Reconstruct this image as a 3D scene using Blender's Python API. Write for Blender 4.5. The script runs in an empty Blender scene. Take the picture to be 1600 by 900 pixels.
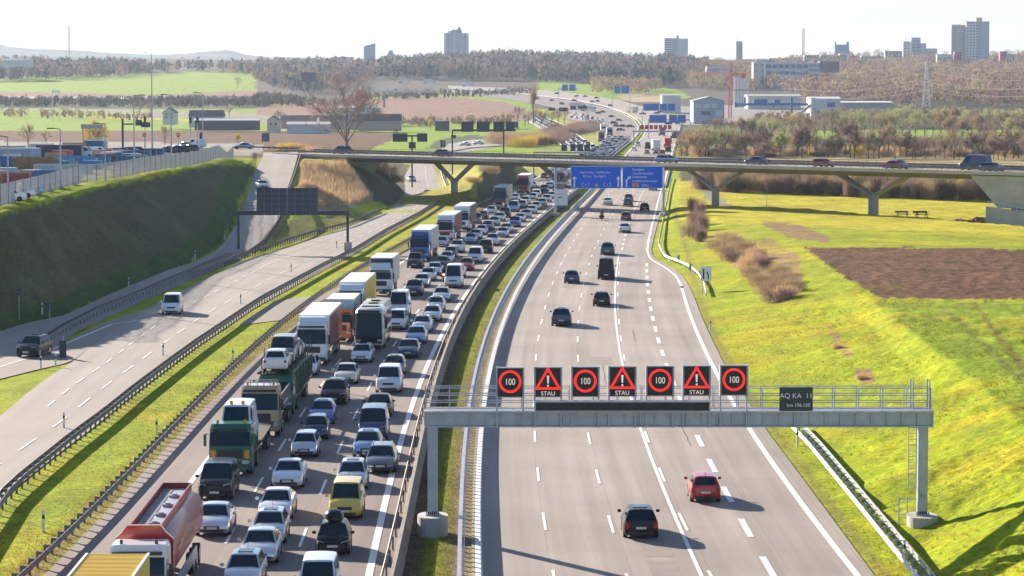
import bpy, bmesh, math, random
import numpy as np
from mathutils import Vector, Matrix, geometry, noise as mnoise

rnd = random.Random(11)
npr = np.random.RandomState(5)
SC = bpy.context.scene
COL = SC.collection
R = math.radians

# ------------------------------------------------------------------ camera
H, F = 22.8, 4410.0
PITCH = math.atan(315.0 / F)
cam = bpy.data.cameras.new('camera')
cam.sensor_width = 36.0
cam.lens = F / 1600 * 36.0
cam.clip_start = 1.0
cam.clip_end = 40000
camo = bpy.data.objects.new('camera', cam)
COL.objects.link(camo)
camo.location = (0, 0, H)
camo.rotation_euler = (math.pi / 2 - PITCH, 0, 0)
SC.camera = camo

# ------------------------------------------------------------------ light
SUNV = Vector((-1.75, 2.5, 1.0)).normalized()          # towards the sun
sl = bpy.data.lights.new('sun', 'SUN')
sl.energy = 5.0
sl.angle = R(0.55)
sl.color = (1.0, 0.87, 0.70)
so = bpy.data.objects.new('sun', sl)
COL.objects.link(so)
so.rotation_euler = SUNV.to_track_quat('Z', 'Y').to_euler()
world = bpy.data.worlds.new('World')
SC.world = world
world.use_nodes = True
nt = world.node_tree
bg = nt.nodes['Background']
sky = nt.nodes.new('ShaderNodeTexSky')
sky.sky_type = 'NISHITA'
sky.sun_disc = False
sky.sun_elevation = math.asin(SUNV.z)
sky.sun_rotation = math.atan2(SUNV.x, SUNV.y)
sky.air_density = 1.0
sky.dust_density = 0.4
sky.ozone_density = 4.0
sky.altitude = 400
# thin bright veil of cloud towards the horizon
geo = nt.nodes.new('ShaderNodeTexCoord')
sep = nt.nodes.new('ShaderNodeSeparateXYZ')
nt.links.new(geo.outputs['Generated'], sep.inputs[0])
mr = nt.nodes.new('ShaderNodeMapRange')
mr.inputs['From Min'].default_value = 0.0
mr.inputs['From Max'].default_value = 0.13
mr.inputs['To Min'].default_value = 1.0
mr.inputs['To Max'].default_value = 0.12
# the veil is thick on the sun's side of the sky and thin behind the camera
dm_ = nt.nodes.new('ShaderNodeMapRange')
dm_.inputs['From Min'].default_value = -0.6
dm_.inputs['From Max'].default_value = 0.7
dm_.inputs['To Min'].default_value = 0.12
dm_.inputs['To Max'].default_value = 1.0
nt.links.new(sep.outputs['Y'], dm_.inputs['Value'])
nt.links.new(sep.outputs['Z'], mr.inputs['Value'])
mf = nt.nodes.new('ShaderNodeMath')
mf.operation = 'MULTIPLY'
nt.links.new(mr.outputs[0], mf.inputs[0])
nt.links.new(dm_.outputs[0], mf.inputs[1])
mp = nt.nodes.new('ShaderNodeMapping')
mp.inputs['Scale'].default_value = (3, 3, 22)
nt.links.new(geo.outputs['Generated'], mp.inputs[0])
cn = nt.nodes.new('ShaderNodeTexNoise')
cn.inputs['Scale'].default_value = 2.2
cn.inputs['Detail'].default_value = 5
nt.links.new(mp.outputs[0], cn.inputs['Vector'])
cr = nt.nodes.new('ShaderNodeMapRange')
cr.inputs['From Min'].default_value = 0.3
cr.inputs['From Max'].default_value = 0.75
cr.inputs['To Min'].default_value = 4.75
cr.inputs['To Max'].default_value = 5.45
nt.links.new(cn.outputs['Fac'], cr.inputs['Value'])
veil = nt.nodes.new('ShaderNodeVectorMath')
veil.operation = 'SCALE'
veil.inputs[0].default_value = (1.0, 0.945, 0.86)
nt.links.new(cr.outputs[0], veil.inputs['Scale'])
mx = nt.nodes.new('ShaderNodeMix')
mx.data_type = 'RGBA'
nt.links.new(mf.outputs[0], mx.inputs['Factor'])
nt.links.new(sky.outputs[0], mx.inputs['A'])
nt.links.new(veil.outputs[0], mx.inputs['B'])
nt.links.new(mx.outputs['Result'], bg.inputs['Color'])
bg.inputs['Strength'].default_value = 0.066

SC.view_settings.view_transform = 'Standard'
SC.view_settings.look = 'None'
SC.view_settings.gamma = 1
SC.view_settings.use_curve_mapping = False
SC.view_settings.exposure = 1.38
SC.render.engine = 'CYCLES'
SC.cycles.max_bounces = 5
SC.cycles.diffuse_bounces = 2
SC.cycles.glossy_bounces = 2
SC.cycles.transmission_bounces = 2
SC.cycles.transparent_max_bounces = 8
SC.cycles.volume_bounces = 0
SC.cycles.use_denoising = True
SC.cycles.caustics_reflective = False
SC.cycles.caustics_refractive = False
SC.cycles.sample_clamp_indirect = 4
SC.render.film_transparent = False

# ------------------------------------------------------------------ pixels of the photo -> places
SP, CP = math.sin(PITCH), math.cos(PITCH)
def ray(px, py):
    u = (px - 800) / F; v = (450 - py) / F
    return (u, CP + v * SP, -SP + v * CP)
def at(px, py, z=0.0):
    d = ray(px, py); t = (z - H) / d[2]
    return Vector((d[0] * t, d[1] * t, z))
def atY(px, py, Y):
    d = ray(px, py); t = Y / d[1]
    return Vector((d[0] * t, Y, H + d[2] * t))
_TZ = [0, 1200, 1547, 1700, 1850, 2000, 2180, 2400, 2650, 2900, 3150, 3400, 3800, 4300, 5200, 12000]
_TH = [0, 0, 0, 1.6, 3.9, 6.9, 10.4, 14.6, 19.8, 26.1, 33.5, 40.5, 53, 64, 55, 40]
_dY = np.linspace(0, 12000, 6001)
_dH = np.interp(_dY, _TZ, _TH)
_k = np.ones(75) / 75
_dH[200:] = np.convolve(np.pad(_dH, 37, 'edge'), _k, 'valid')[200:]
def hb(Y):
    return float(np.interp(Y, _dY, _dH))
_py = np.arange(60, 206, 0.25); _pY = []
_Ys = np.arange(900, 5200, 4.0); _Hs = np.interp(_Ys, _dY, _dH)
for _p in _py:
    _d = ray(800, _p); _w = np.nonzero(H + _d[2] / _d[1] * _Ys <= _Hs)[0]
    _pY.append(_Ys[_w[0]] if len(_w) else 4300.0)
def on(px, py):
    """place on the (unbuilt) ground profile seen at this pixel"""
    d = ray(px, py)
    if py > 205:
        return at(px, py, 0)
    a = float(np.interp(py, _py, _pY))
    t = a / d[1]
    return Vector((d[0] * t, a, hb(a)))
def proj(X, Y, Z):
    dz = Z - H
    fw = Y * CP - dz * SP
    up = Y * SP + dz * CP
    return 800 + F * X / fw, 450 - F * up / fw

# ------------------------------------------------------------------ materials
_M = {}
def lin(c):
    return tuple((v / 12.92 if v <= 0.04045 else ((v + 0.055) / 1.055) ** 2.4) for v in c)
def mat(name, col, rough=0.6, metal=0.0, coat=0.0, emit=None, es=1.0, var=0.0, vs=1.0, bump=0.0, bs=8.0, spec=0.5):
    if name in _M: return _M[name]
    m = bpy.data.materials.new(name); m.use_nodes = True
    n = m.node_tree; b = n.nodes['Principled BSDF']
    b.inputs['Base Color'].default_value = (*col, 1)
    b.inputs['Roughness'].default_value = rough
    b.inputs['Metallic'].default_value = metal
    b.inputs['Specular IOR Level'].default_value = spec
    if coat:
        b.inputs['Coat Weight'].default_value = coat
        b.inputs['Coat Roughness'].default_value = 0.06
    if emit:
        b.inputs['Emission Color'].default_value = (*emit, 1)
        b.inputs['Emission Strength'].default_value = es
    if var or bump:
        tc = n.nodes.new('ShaderNodeTexCoord')
        if var:
            no = n.nodes.new('ShaderNodeTexNoise')
            no.inputs['Scale'].default_value = vs; no.inputs['Detail'].default_value = 6
            n.links.new(tc.outputs['Object'], no.inputs['Vector'])
            r = n.nodes.new('ShaderNodeMapRange')
            r.inputs['From Min'].default_value = 0.3; r.inputs['From Max'].default_value = 0.7
            r.inputs['To Min'].default_value = 1 - var; r.inputs['To Max'].default_value = 1 + var
            n.links.new(no.outputs['Fac'], r.inputs['Value'])
            s = n.nodes.new('ShaderNodeVectorMath'); s.operation = 'SCALE'
            s.inputs[0].default_value = col
            n.links.new(r.outputs[0], s.inputs['Scale'])
            n.links.new(s.outputs[0], b.inputs['Base Color'])
        if bump:
            no = n.nodes.new('ShaderNodeTexNoise'); no.inputs['Scale'].default_value = bs; no.inputs['Detail'].default_value = 4
            n.links.new(tc.outputs['Object'], no.inputs['Vector'])
            bp = n.nodes.new('ShaderNodeBump'); bp.inputs['Strength'].default_value = bump; bp.inputs['Distance'].default_value = 0.1
            n.links.new(no.outputs['Fac'], bp.inputs['Height']); n.links.new(bp.outputs[0], b.inputs['Normal'])
    _M[name] = m
    return m

M_STEEL = mat('galvanised_steel', (0.40, 0.43, 0.49), 0.45, 0.3, var=0.12, vs=2)
M_DSTEEL = mat('weathered_steel', (0.16, 0.15, 0.17), 0.6, 0.2, var=0.25, vs=1.5)
M_CONC = mat('concrete', (0.45, 0.42, 0.38), 0.85, var=0.16, vs=0.8, bump=0.2)
M_BARR = mat('barrier_concrete', (0.27, 0.235, 0.20), 0.85, var=0.25, vs=0.6, bump=0.2)
M_WHITE = mat('white_paint', (0.78, 0.78, 0.76), 0.5, var=0.05, vs=3)
M_BLACK = mat('black_plastic', (0.015, 0.015, 0.017), 0.5)
M_TYRE = mat('tyre_rubber', (0.02, 0.02, 0.021), 0.85)
M_RIM = mat('alloy_rim', (0.5, 0.5, 0.52), 0.3, 0.8)
M_GLASS = mat('dark_glass', (0.004, 0.026, 0.045), 0.07, spec=0.2)
M_LAMP = mat('headlamp_glass', (0.6, 0.62, 0.64), 0.12, spec=0.9)
M_TAIL = mat('tail_lamp_red', (0.45, 0.01, 0.012), 0.2)
M_PLATE = mat('plate_white', (0.7, 0.7, 0.66), 0.5)
M_CHASSIS = mat('chassis_grime', (0.035, 0.033, 0.034), 0.8)
M_BLUE = mat('sign_blue', (0.0, 0.13, 0.80), 0.5, spec=.2)
M_SIGNW = mat('sign_white', (0.85, 0.85, 0.85), 0.5)
M_BACK = mat('sign_back_grey', (0.035, 0.05, 0.085), 0.6)
M_LEDBK = mat('led_panel_black', (0.008, 0.008, 0.011), 0.45)
M_LEDR = mat('led_red', (0.25, 0.0, 0.0), 0.5, emit=(1.0, 0.02, 0.012), es=0.55)
M_LEDW = mat('led_white', (0.4, 0.4, 0.4), 0.5, emit=(1.0, 0.88, 0.75), es=0.22)

# ------------------------------------------------------------------ building blocks
class MB:
    def __init__(s): s.v = []; s.f = []; s.m = []
    def add(s, vs, fs, mi=0):
        o = len(s.v); s.v += [tuple(v) for v in vs]
        for f in fs: s.f.append(tuple(i + o for i in f)); s.m.append(mi)
        return s
    def box(s, c, d, mi=0, rz=0.0, taper=1.0):
        x, y, z = d[0] / 2, d[1] / 2, d[2] / 2
        vs = []
        for k, sz in ((0, -z), (1, z)):
            t = taper if k else 1.0
            for a, b in ((-x, -y), (x, -y), (x, y), (-x, y)):
                a *= t; b *= t
                vs.append((c[0] + a * math.cos(rz) - b * math.sin(rz), c[1] + a * math.sin(rz) + b * math.cos(rz), c[2] + sz))
        return s.add(vs, [(3, 2, 1, 0), (4, 5, 6, 7), (0, 1, 5, 4), (1, 2, 6, 5), (2, 3, 7, 6), (3, 0, 4, 7)], mi)
    def tube(s, a, b, r0, r1=None, n=8, mi=0, cap=True):
        r1 = r0 if r1 is None else r1
        a = Vector(a); b = Vector(b); d = (b - a).normalized()
        u = d.orthogonal().normalized(); w = d.cross(u)
        vs = []
        for p, r in ((a, r0), (b, r1)):
            for k in range(n):
                t = 2 * math.pi * (k + 0.5) / n
                vs.append(p + u * math.cos(t) * r + w * math.sin(t) * r)
        fs = [(k, (k + 1) % n, n + (k + 1) % n, n + k) for k in range(n)]
        if cap: fs += [tuple(range(n))[::-1], tuple(range(n, 2 * n))]
        return s.add(vs, fs, mi)
    def bar(s, a, b, w, h, mi=0):
        """box beam from a to b, w wide (horizontal), h high"""
        a = Vector(a); b = Vector(b); d = b - a
        if d.length < 1e-6: return s
        d.normalize()
        up = Vector((0, 0, 1))
        if abs(d.z) > 0.98: up = Vector((0, 1, 0))
        sd = d.cross(up).normalized(); u2 = sd.cross(d)
        vs = []
        for p in (a, b):
            for i, j in ((-1, -1), (1, -1), (1, 1), (-1, 1)):
                vs.append(p + sd * i * w / 2 + u2 * j * h / 2)
        return s.add(vs, [(0, 1, 2, 3), (7, 6, 5, 4), (0, 4, 5, 1), (1, 5, 6, 2), (2, 6, 7, 3), (3, 7, 4, 0)], mi)
    def loft(s, rings, mi=0, cap=True, closed=True):
        n = len(rings[0]); vs = [p for r in rings for p in r]; fs = []
        for i in range(len(rings) - 1):
            for k in range(n if closed else n - 1):
                a = i * n + k; b = i * n + (k + 1) % n
                fs.append((a, b, b + n, a + n))
        if cap:
            fs.append(tuple(range(n))[::-1]); fs.append(tuple(range((len(rings) - 1) * n, len(rings) * n)))
        return s.add(vs, fs, mi)
    def slab(s, q, t, mi=0, inset=(0, 0, 0, 0)):
        """thin slab on the quad q (A bottom-left, B bottom-right, C top-right, D top-left), t proud of it"""
        A, B, C, D = [Vector(p) for p in q]
        l, r, bo, to = inset
        def P(u, v): return (A * (1 - u) + B * u) * (1 - v) + (D * (1 - u) + C * u) * v
        p = [P(l, bo), P(1 - r, bo), P(1 - r, 1 - to), P(l, 1 - to)]
        nrm = (B - A).cross(D - A).normalized()
        vs = [x - nrm * 0.01 for x in p] + [x + nrm * t for x in p]
        return s.add(vs, [(3, 2, 1, 0), (4, 5, 6, 7), (0, 1, 5, 4), (1, 2, 6, 5), (2, 3, 7, 6), (3, 0, 4, 7)], mi)
    def mesh(s, name, mats, smooth=False, bevel=0.0):
        me = bpy.data.meshes.new(name)
        me.from_pydata(s.v, [], s.f)
        for m in mats: me.materials.append(m)
        if len(mats) > 1: me.polygons.foreach_set('material_index', s.m)
        bm = bmesh.new(); bm.from_mesh(me)
        bmesh.ops.recalc_face_normals(bm, faces=bm.faces)
        if bevel:
            bmesh.ops.bevel(bm, geom=[e for e in bm.edges if len(e.link_faces) == 2 and e.calc_face_angle(0) > 0.35], offset=bevel, segments=2, affect='EDGES', clamp_overlap=True)
        bm.to_mesh(me); bm.free()
        if smooth:
            me.polygons.foreach_set('use_smooth', [True] * len(me.polygons))
            me.set_sharp_from_angle(angle=R(38))
        me.update()
        return me
    def build(s, name, mats, parent=None, smooth=False, bevel=0.0, loc=None):
        if not isinstance(mats, (list, tuple)): mats = [mats]
        return link(name, s.mesh(name, mats, smooth, bevel), parent, loc)

def link(name, data, parent=None, loc=None):
    o = bpy.data.objects.new(name, data); COL.objects.link(o)
    if parent: o.parent = parent
    if loc is not None: o.location = loc
    return o
USED = set()
def tag(o, label=None, cat=None, group=None, kind=None):
    if label:
        o['label'] = label; USED.add(label)
    if cat: o['category'] = cat
    if group: o['group'] = group
    if kind: o['kind'] = kind
    return o
def empty(name, loc=(0, 0, 0), rz=0.0, label=None, cat=None, group=None):
    o = bpy.data.objects.new(name, None); COL.objects.link(o)
    o.empty_display_size = 0.3
    o.location = loc; o.rotation_euler = (0, 0, rz)
    return tag(o, label, cat, group)
KIDS = {}
def kids(o):
    return [c for c in COL.objects if c.parent == o]
def freeze(root):
    """remember a finished prototype's tree so that copying is quick"""
    KIDS.clear()
    t = {}
    for o in COL.objects:
        if o.parent: t.setdefault(o.parent.name, []).append(o)
    return t
def clone(root, tree, parent=None, paint=None):
    c = root.copy(); COL.objects.link(c)
    if parent: c.parent = parent
    if paint and c.type == 'MESH':
        for s in c.material_slots:
            if s.material and s.material.name.startswith('paint'):
                s.link = 'OBJECT'; s.material = paint
    for k in tree.get(root.name, []):
        clone(k, tree, c, paint)
    return c
def text_mb(txt, size, depth=0.01, align='CENTER', space=1.0):
    cu = bpy.data.curves.new('lettering', 'FONT')
    cu.body = txt; cu.size = size; cu.extrude = depth; cu.align_x = align; cu.space_character = space
    o = bpy.data.objects.new('lettering', cu); COL.objects.link(o)
    dg = bpy.context.evaluated_depsgraph_get()
    me = bpy.data.meshes.new_from_object(o.evaluated_get(dg))
    bpy.data.objects.remove(o); bpy.data.curves.remove(cu)
    return me
def text(txt, size, loc, m, parent, name='lettering', rx=math.pi / 2, rz=0.0, align='CENTER', sx=1.0):
    me = text_mb(txt, size, 0.008, align)
    me.materials.clear(); me.materials.append(m)
    o = link(name, me, parent, loc)
    o.rotation_euler = (rx, 0, rz); o.scale = (sx, 1, 1)
    return o

# ------------------------------------------------------------------ road lines, read off the photo and fitted
def fit(pts, deg=4, z=0.0, lo=None, hi=None):
    P = [at(x, y, z) for x, y in pts]
    Y = np.array([p.y for p in P]); X = np.array([p.x for p in P])
    u = np.log(Y)
    c = np.polyfit(u, X / Y, deg)
    y0, y1 = (lo or Y.min()), (hi or Y.max())
    def fn(y):
        if y < y0:
            s = (fn(y0 + 4) - fn(y0)) / 4
            return fn(y0) + (y - y0) * s
        if y > y1:
            s = (fn(y1) - fn(y1 - 4)) / 4
            return fn(y1) + (y - y1) * s
        return float(np.polyval(c, math.log(y)) * y)
    return fn
X_LE = fit([(748, 900), (749, 740), (753, 680), (762, 600), (770, 550), (786, 500), (803, 460), (823, 431), (855, 385), (878, 355), (904, 326), (918, 312), (934, 297), (957, 275)])
X_A = fit([(864, 893), (851, 816), (840, 740), (836, 680), (838, 555), (842, 526), (847, 500), (853, 477), (859, 457), (865, 439.5), (872, 423), (878, 410), (884, 397), (890.5, 386), (896, 375.7), (902.5, 366), (909, 357), (915, 348.5), (921, 341), (925, 334.5), (954, 300)])
X_B = fit([(978, 895), (955, 819), (933, 744), (920, 683), (904, 557), (903, 527.5), (904, 500), (906, 479), (909, 458), (913, 440), (917, 424), (921, 411), (925, 397), (930, 386), (934, 376), (939, 366), (944, 358), (949, 350), (953, 342), (957, 336), (980, 300)])
X_C = fit([(1110, 897), (1066, 815), (1035, 741), (1009, 682), (976, 557), (970, 527), (967.5, 502), (965.5, 479), (965.5, 459), (966, 441), (967, 425), (969, 408), (970.5, 390), (973.6, 376.6), (976, 370), (985, 349), (990, 335), (999, 311.6), (1004, 301)])
X_CS = fit([(1095, 897), (1067, 837), (1035, 757), (1002, 675), (973, 568), (967, 540), (962, 500), (961, 470), (961.5, 445), (966, 405)])
X_E = fit([(1340, 900), (1175, 675), (1110, 567), (1097.5, 539), (1085, 507.5), (1075, 480), (1066, 450), (1062, 440)], 3)
X_D = fit([(1200, 885), (1163, 821), (1135, 770), (1110, 722), (1092, 686), (1039.5, 567), (1034, 549.5), (1029, 529.5), (1024, 512), (1020.5, 496), (1017, 479.5), (1014.5, 467), (1012, 454), (1011, 442), (1011, 432), (1011, 413)])
X_RL = fit([(578, 898), (600, 778), (632, 680), (665, 578), (681, 543), (716, 478), (731, 454), (785, 389), (833, 345), (852, 331), (889, 301), (912, 283)], 4)
X_BAR = fit([(611, 925), (643, 805), (660, 684), (678, 617), (699, 550), (738, 474), (764, 433), (800, 389), (819, 370), (864, 332), (900, 302), (925, 282)], 4)
X_G2 = fit([(20, 921), (100, 845), (175, 773), (250, 698), (320, 619), (390, 551), (450, 501), (525, 448), (575, 417), (630, 383), (731, 331), (760, 316), (806, 291)], 4)
X_LP = fit([(67, 900), (125, 840), (185, 782), (282, 675), (345, 610), (425, 540), (532, 455), (640, 392), (748, 331), (790, 307)], 4)
X_RR = fit([(717, 933), (722, 800), (730, 692), (738, 615), (754, 560), (777, 500), (800, 447), (836, 404), (868, 360), (900, 326), (916, 312)], 4)

def curve(fn, y0, y1, step=6.0, z=0.0, off=0.0):
    out = []; y = y0
    while y < y1 + 0.01:
        s = (fn(y + 1) - fn(y - 1)) / 2
        k = 1 / math.sqrt(1 + s * s)
        out.append(Vector((fn(y) + off * k, y - off * s * k, z)))
        y += step
    return out
def lane(off):
    """centre line of a jam lane: off metres left of the right-hand edge line"""
    def fn(y):
        s = (X_RL(y + 1) - X_RL(y - 1)) / 2
        return X_RL(y) - off * math.sqrt(1 + s * s)
    return fn

# ------------------------------------------------------------------ shape of the land
def zr(Y):                                   # slip road climbing to the bridge
    t = min(max((Y - 385) / 182.0, 0), 1)
    return 8.95 * t
def at_ramp(px, py, dz=0.0):
    lo, hi = 250.0, 640.0
    d = ray(px, py)
    f = lambda Y: H + d[2] / d[1] * Y - (zr(Y) + dz)
    for _ in range(40):
        m = (lo + hi) / 2
        if f(m) > 0: lo = m
        else: hi = m
    t = lo / d[1]
    return Vector((d[0] * t, lo, zr(lo) + dz))
CT = []
def dens(P, step=7.0):
    out = [P[0]]
    for a, b in zip(P[:-1], P[1:]):
        n = max(1, int((b - a).length / step))
        for i in range(1, n + 1): out.append(a.lerp(b, i / n))
    return out
def ctl(P, step=7.0):
    CT.extend(dens([Vector(p) for p in P], step))
G = lambda L, z=0.0: [at(x, y, z) for x, y in L]
Zr = lambda L: [at(x, y, z) for x, y, z in L]
G0 = -0.06
# left embankment
ctl([(-110, 60, G0), (-75, 190, G0), (-60, 228, G0)] + G([(0, 517), (35, 505), (100, 492), (175, 457), (265, 420), (300, 410), (332, 395), (350, 381)], G0))
ctl([at_ramp(x, y, -0.12) for x, y in [(352, 378), (370, 350), (382, 318), (392, 288), (400, 265), (407, 252), (411, 243)]])
ctl([(-96, 236, 13), (-72, 262, 13.5), (-59, 279, 13.2), (-62, 292, 11)] + Zr([(0, 333, 9.9), (62, 315, 9.9), (162, 289, 9.9), (250, 271, 9.7), (337, 252, 9.6), (366, 250, 9.4)]))
ctl(Zr([(0, 322, 10.2), (60, 305, 10.2), (125, 286, 10.2), (175, 279, 10.2), (275, 262, 10), (365, 247, 9.6), (388, 249, 9.3)]))
ctl([at_ramp(x, y, 0.25) for x, y in [(390, 300), (399, 270), (404, 256)]])
ctl([at_ramp(x, y, 0.35) for x, y in [(378, 318), (386, 290), (396, 262)]])
ctl([(-140, 330, 10.2), (-140, 640, 10), (-118, 640, 10), (-90, 640, 9.6), (-60, 630, 9.2), (-50, 600, 9.0), at(411, 241, 8.9)], 12)
ctl([(-160, 680, G0), (-118, 672, G0), (-60, 660, G0), (-30, 640, G0), (-10, 620, G0)], 12)
ctl([(-170, 300, 10), (-170, 640, 10)], 20)
ctl([(-240, 200, G0), (-240, 700, G0)], 30)
# slip road right edge, wedge of grass, reeds, abutment cone
ctl(G([(200, 474), (300, 441), (355, 416), (405, 392), (417, 388), (490, 368), (545, 353), (595, 333), (620, 317), (633, 306), (633, 292), (632, 275), (643, 262), (655, 250), (668, 240)], G0))
ctl([at_ramp(x, y, -0.12) for x, y in [(402, 385), (432, 345), (441, 318), (450, 292), (456, 275), (460, 262), (465, 245)]])
ctl(Zr([(480, 249, 8.6), (505, 248, 8.5), (540, 251, 8.0), (556, 258, 7.0), (560, 262, 6.4), (571, 287, 3.9), (582, 312, 1.5), (592, 328, 0.3)]))
ctl(Zr([(490, 290, 5.4), (500, 310, 3.2), (520, 325, 1.6), (475, 330, 2.2)]))
ctl([(-42, 600, 8.9), (-30, 596, 7), (-24, 592, 3), (-20, 590, 0)])
# mound between the two roads at the bridge
ctl(G([(690, 306), (692, 300), (687, 286), (683, 273), (671, 259), (690, 245)], G0))
ctl(Zr([(720, 305, 1.4), (730, 297, 2.6), (743, 284, 3.8), (753, 270, 4.6), (770, 256, 5.0), (795, 246, 4.6)]), 5)
ctl(G([(746, 322), (762, 312), (786, 302), (808, 290), (828, 278), (848, 264), (866, 254)], G0), 5)
# right bank and meadow
RF = [(1367, 900), (1200, 675), (1130, 566), (1110, 525), (1095, 492), (1085, 465), (1077, 447), (1067, 432), (1055, 421), (1025, 405), (1019, 390), (1023, 370), (1032, 340), (1037, 315), (1040, 298), (1043, 285), (1048, 268)]
ctl([at(x + 4, y, G0) for x, y in RF])
ctl(Zr([(1500, 1100, .1), (1440, 850, .1), (1400, 800, .1), (1290, 720, .1), (1190, 600, .1), (1150, 520, .15), (1115, 455, .25), (1088, 410, .35), (1062, 380, .4), (1056, 345, .6), (1060, 310, .8), (1062, 290, .6), (1064, 272, G0)]))
ctl(Zr([(1720, 1020, 1.8), (1640, 850, 2.2), (1560, 740, 2.4), (1480, 640, 2.2), (1400, 550, 2.0), (1330, 490, 1.9), (1240, 430, 1.6), (1180, 390, 1.5), (1120, 340, 1.4), (1105, 318, 1.4)]), 9)
ctl(Zr([(1880, 1000, 3.4), (1690, 780, 3.4), (1598, 660, 3.3), (1508, 582, 3.2), (1412, 509, 3.0), (1350, 460, 2.6), (1260, 385, 2.1), (1190, 350, 1.8)]), 9)
ctl(Zr([(1900, 860, 3.6), (1900, 500, 3.1), (1900, 372, 1.7)]), 15)
cr_ = Zr([(1900, 372, 1.6), (1600, 353, 1.3), (1525, 347, 1.2), (1450, 339, 1.2), (1375, 336, 1.2), (1307, 329, 1.4), (1240, 324, 1.6), (1175, 321, 1.7), (1122, 316, 1.6)])
ctl(cr_, 9); ctl([p + Vector((2, 11, -p.z - 0.3)) for p in cr_], 12)
ctl([(70, 900, G0), (300, 900, G0), (300, 100, G0), (10, 60, G0), (-110, 60, G0), (-240, 60, G0), (-240, 900, G0), (0, 900, G0)], 60)
ctl(curve(X_LE, 110, 560, 12, G0)); ctl(curve(X_G2, 110, 560, 12, G0))

_res = geometry.delaunay_2d_cdt([Vector((p.x, p.y)) for p in CT], [], [], 0, 0.05)
_v2 = np.array([(v.x, v.y) for v in _res[0]])
_vz = np.array([CT[o[0]].z for o in _res[3]])
_tri = np.array([f for f in _res[2]])
def land(X, Y):
    X = np.asarray(X, float); Y = np.asarray(Y, float)
    Zo = np.interp(Y, _dY, _dH) + G0
    order = np.argsort(Y); Ys = Y[order]; Xs = X[order]
    for t in _tri:
        z3 = _vz[t]
        if abs(z3 - G0).max() < 1e-3: continue
        p = _v2[t]
        i0, i1 = np.searchsorted(Ys, [p[:, 1].min(), p[:, 1].max() + 1e-6])
        if i1 <= i0: continue
        x = Xs[i0:i1]; y = Ys[i0:i1]
        d = (p[1, 1] - p[2, 1]) * (p[0, 0] - p[2, 0]) + (p[2, 0] - p[1, 0]) * (p[0, 1] - p[2, 1])
        if abs(d) < 1e-9: continue
        a = ((p[1, 1] - p[2, 1]) * (x - p[2, 0]) + (p[2, 0] - p[1, 0]) * (y - p[2, 1])) / d
        b = ((p[2, 1] - p[0, 1]) * (x - p[2, 0]) + (p[0, 0] - p[2, 0]) * (y - p[2, 1])) / d
        c = 1 - a - b
        m = (a >= -1e-6) & (b >= -1e-6) & (c >= -1e-6)
        idx = order[i0:i1][m]
        Zo[idx] = a[m] * z3[0] + b[m] * z3[1] + c[m] * z3[2]
    return Zo
_gx, _gy = np.arange(-180, 181, 1.0), np.arange(60, 720, 1.0)
_GX, _GY = np.meshgrid(_gx, _gy)
_GZ = land(_GX.ravel(), _GY.ravel()).reshape(_GX.shape)
def landf(X, Y):
    X = np.asarray(X, float); Y = np.asarray(Y, float)
    i = np.clip(X + 180, 0, 359.99); j = np.clip(Y - 60, 0, 658.99); i0 = i.astype(int); j0 = j.astype(int); fi = i - i0; fj = j - j0
    z = (_GZ[j0, i0] * (1 - fi) + _GZ[j0, i0 + 1] * fi) * (1 - fj) + (_GZ[j0 + 1, i0] * (1 - fi) + _GZ[j0 + 1, i0 + 1] * fi) * fj
    return np.where((Y > 718) | (abs(X) > 179), np.interp(Y, _dY, _dH) + G0, z)
def landz(x, y): return float(landf([x], [y])[0])
def hit(px, py, zmax=12.0):
    """first point of the land seen at this pixel"""
    d = ray(px, py)
    if d[2] < 0:
        Y1 = min(5200.0, H / -d[2] * d[1] + 3)
    else: Y1 = 5200.0
    Y0 = max(110.0, (H - zmax) / max(-d[2], 1e-4) * d[1] - 5)
    Y0 = min(Y0, 1300.0)
    Ys = np.concatenate([np.linspace(Y0, min(Y1, 1300), 700), np.linspace(1300, 5200, 900)]) if Y1 > 1300 else np.linspace(Y0, Y1, 900)
    Xs = Ys * d[0] / d[1]; Zs = H + Ys * d[2] / d[1]
    L = landf(Xs, Ys)
    w = np.nonzero(Zs <= L)[0]
    i = w[0] if len(w) else len(Ys) - 1
    return Vector((Xs[i], Ys[i], L[i]))

def inpoly(px, py, poly):
    n = len(poly); r = np.zeros(px.shape, bool)
    j = n - 1
    for i in range(n):
        xi, yi = poly[i]; xj, yj = poly[j]
        c = ((yi > py) != (yj > py)) & (px < (xj - xi) * (py - yi) / ((yj - yi) or 1e-9) + xi)
        r ^= c; j = i
    return r

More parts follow.
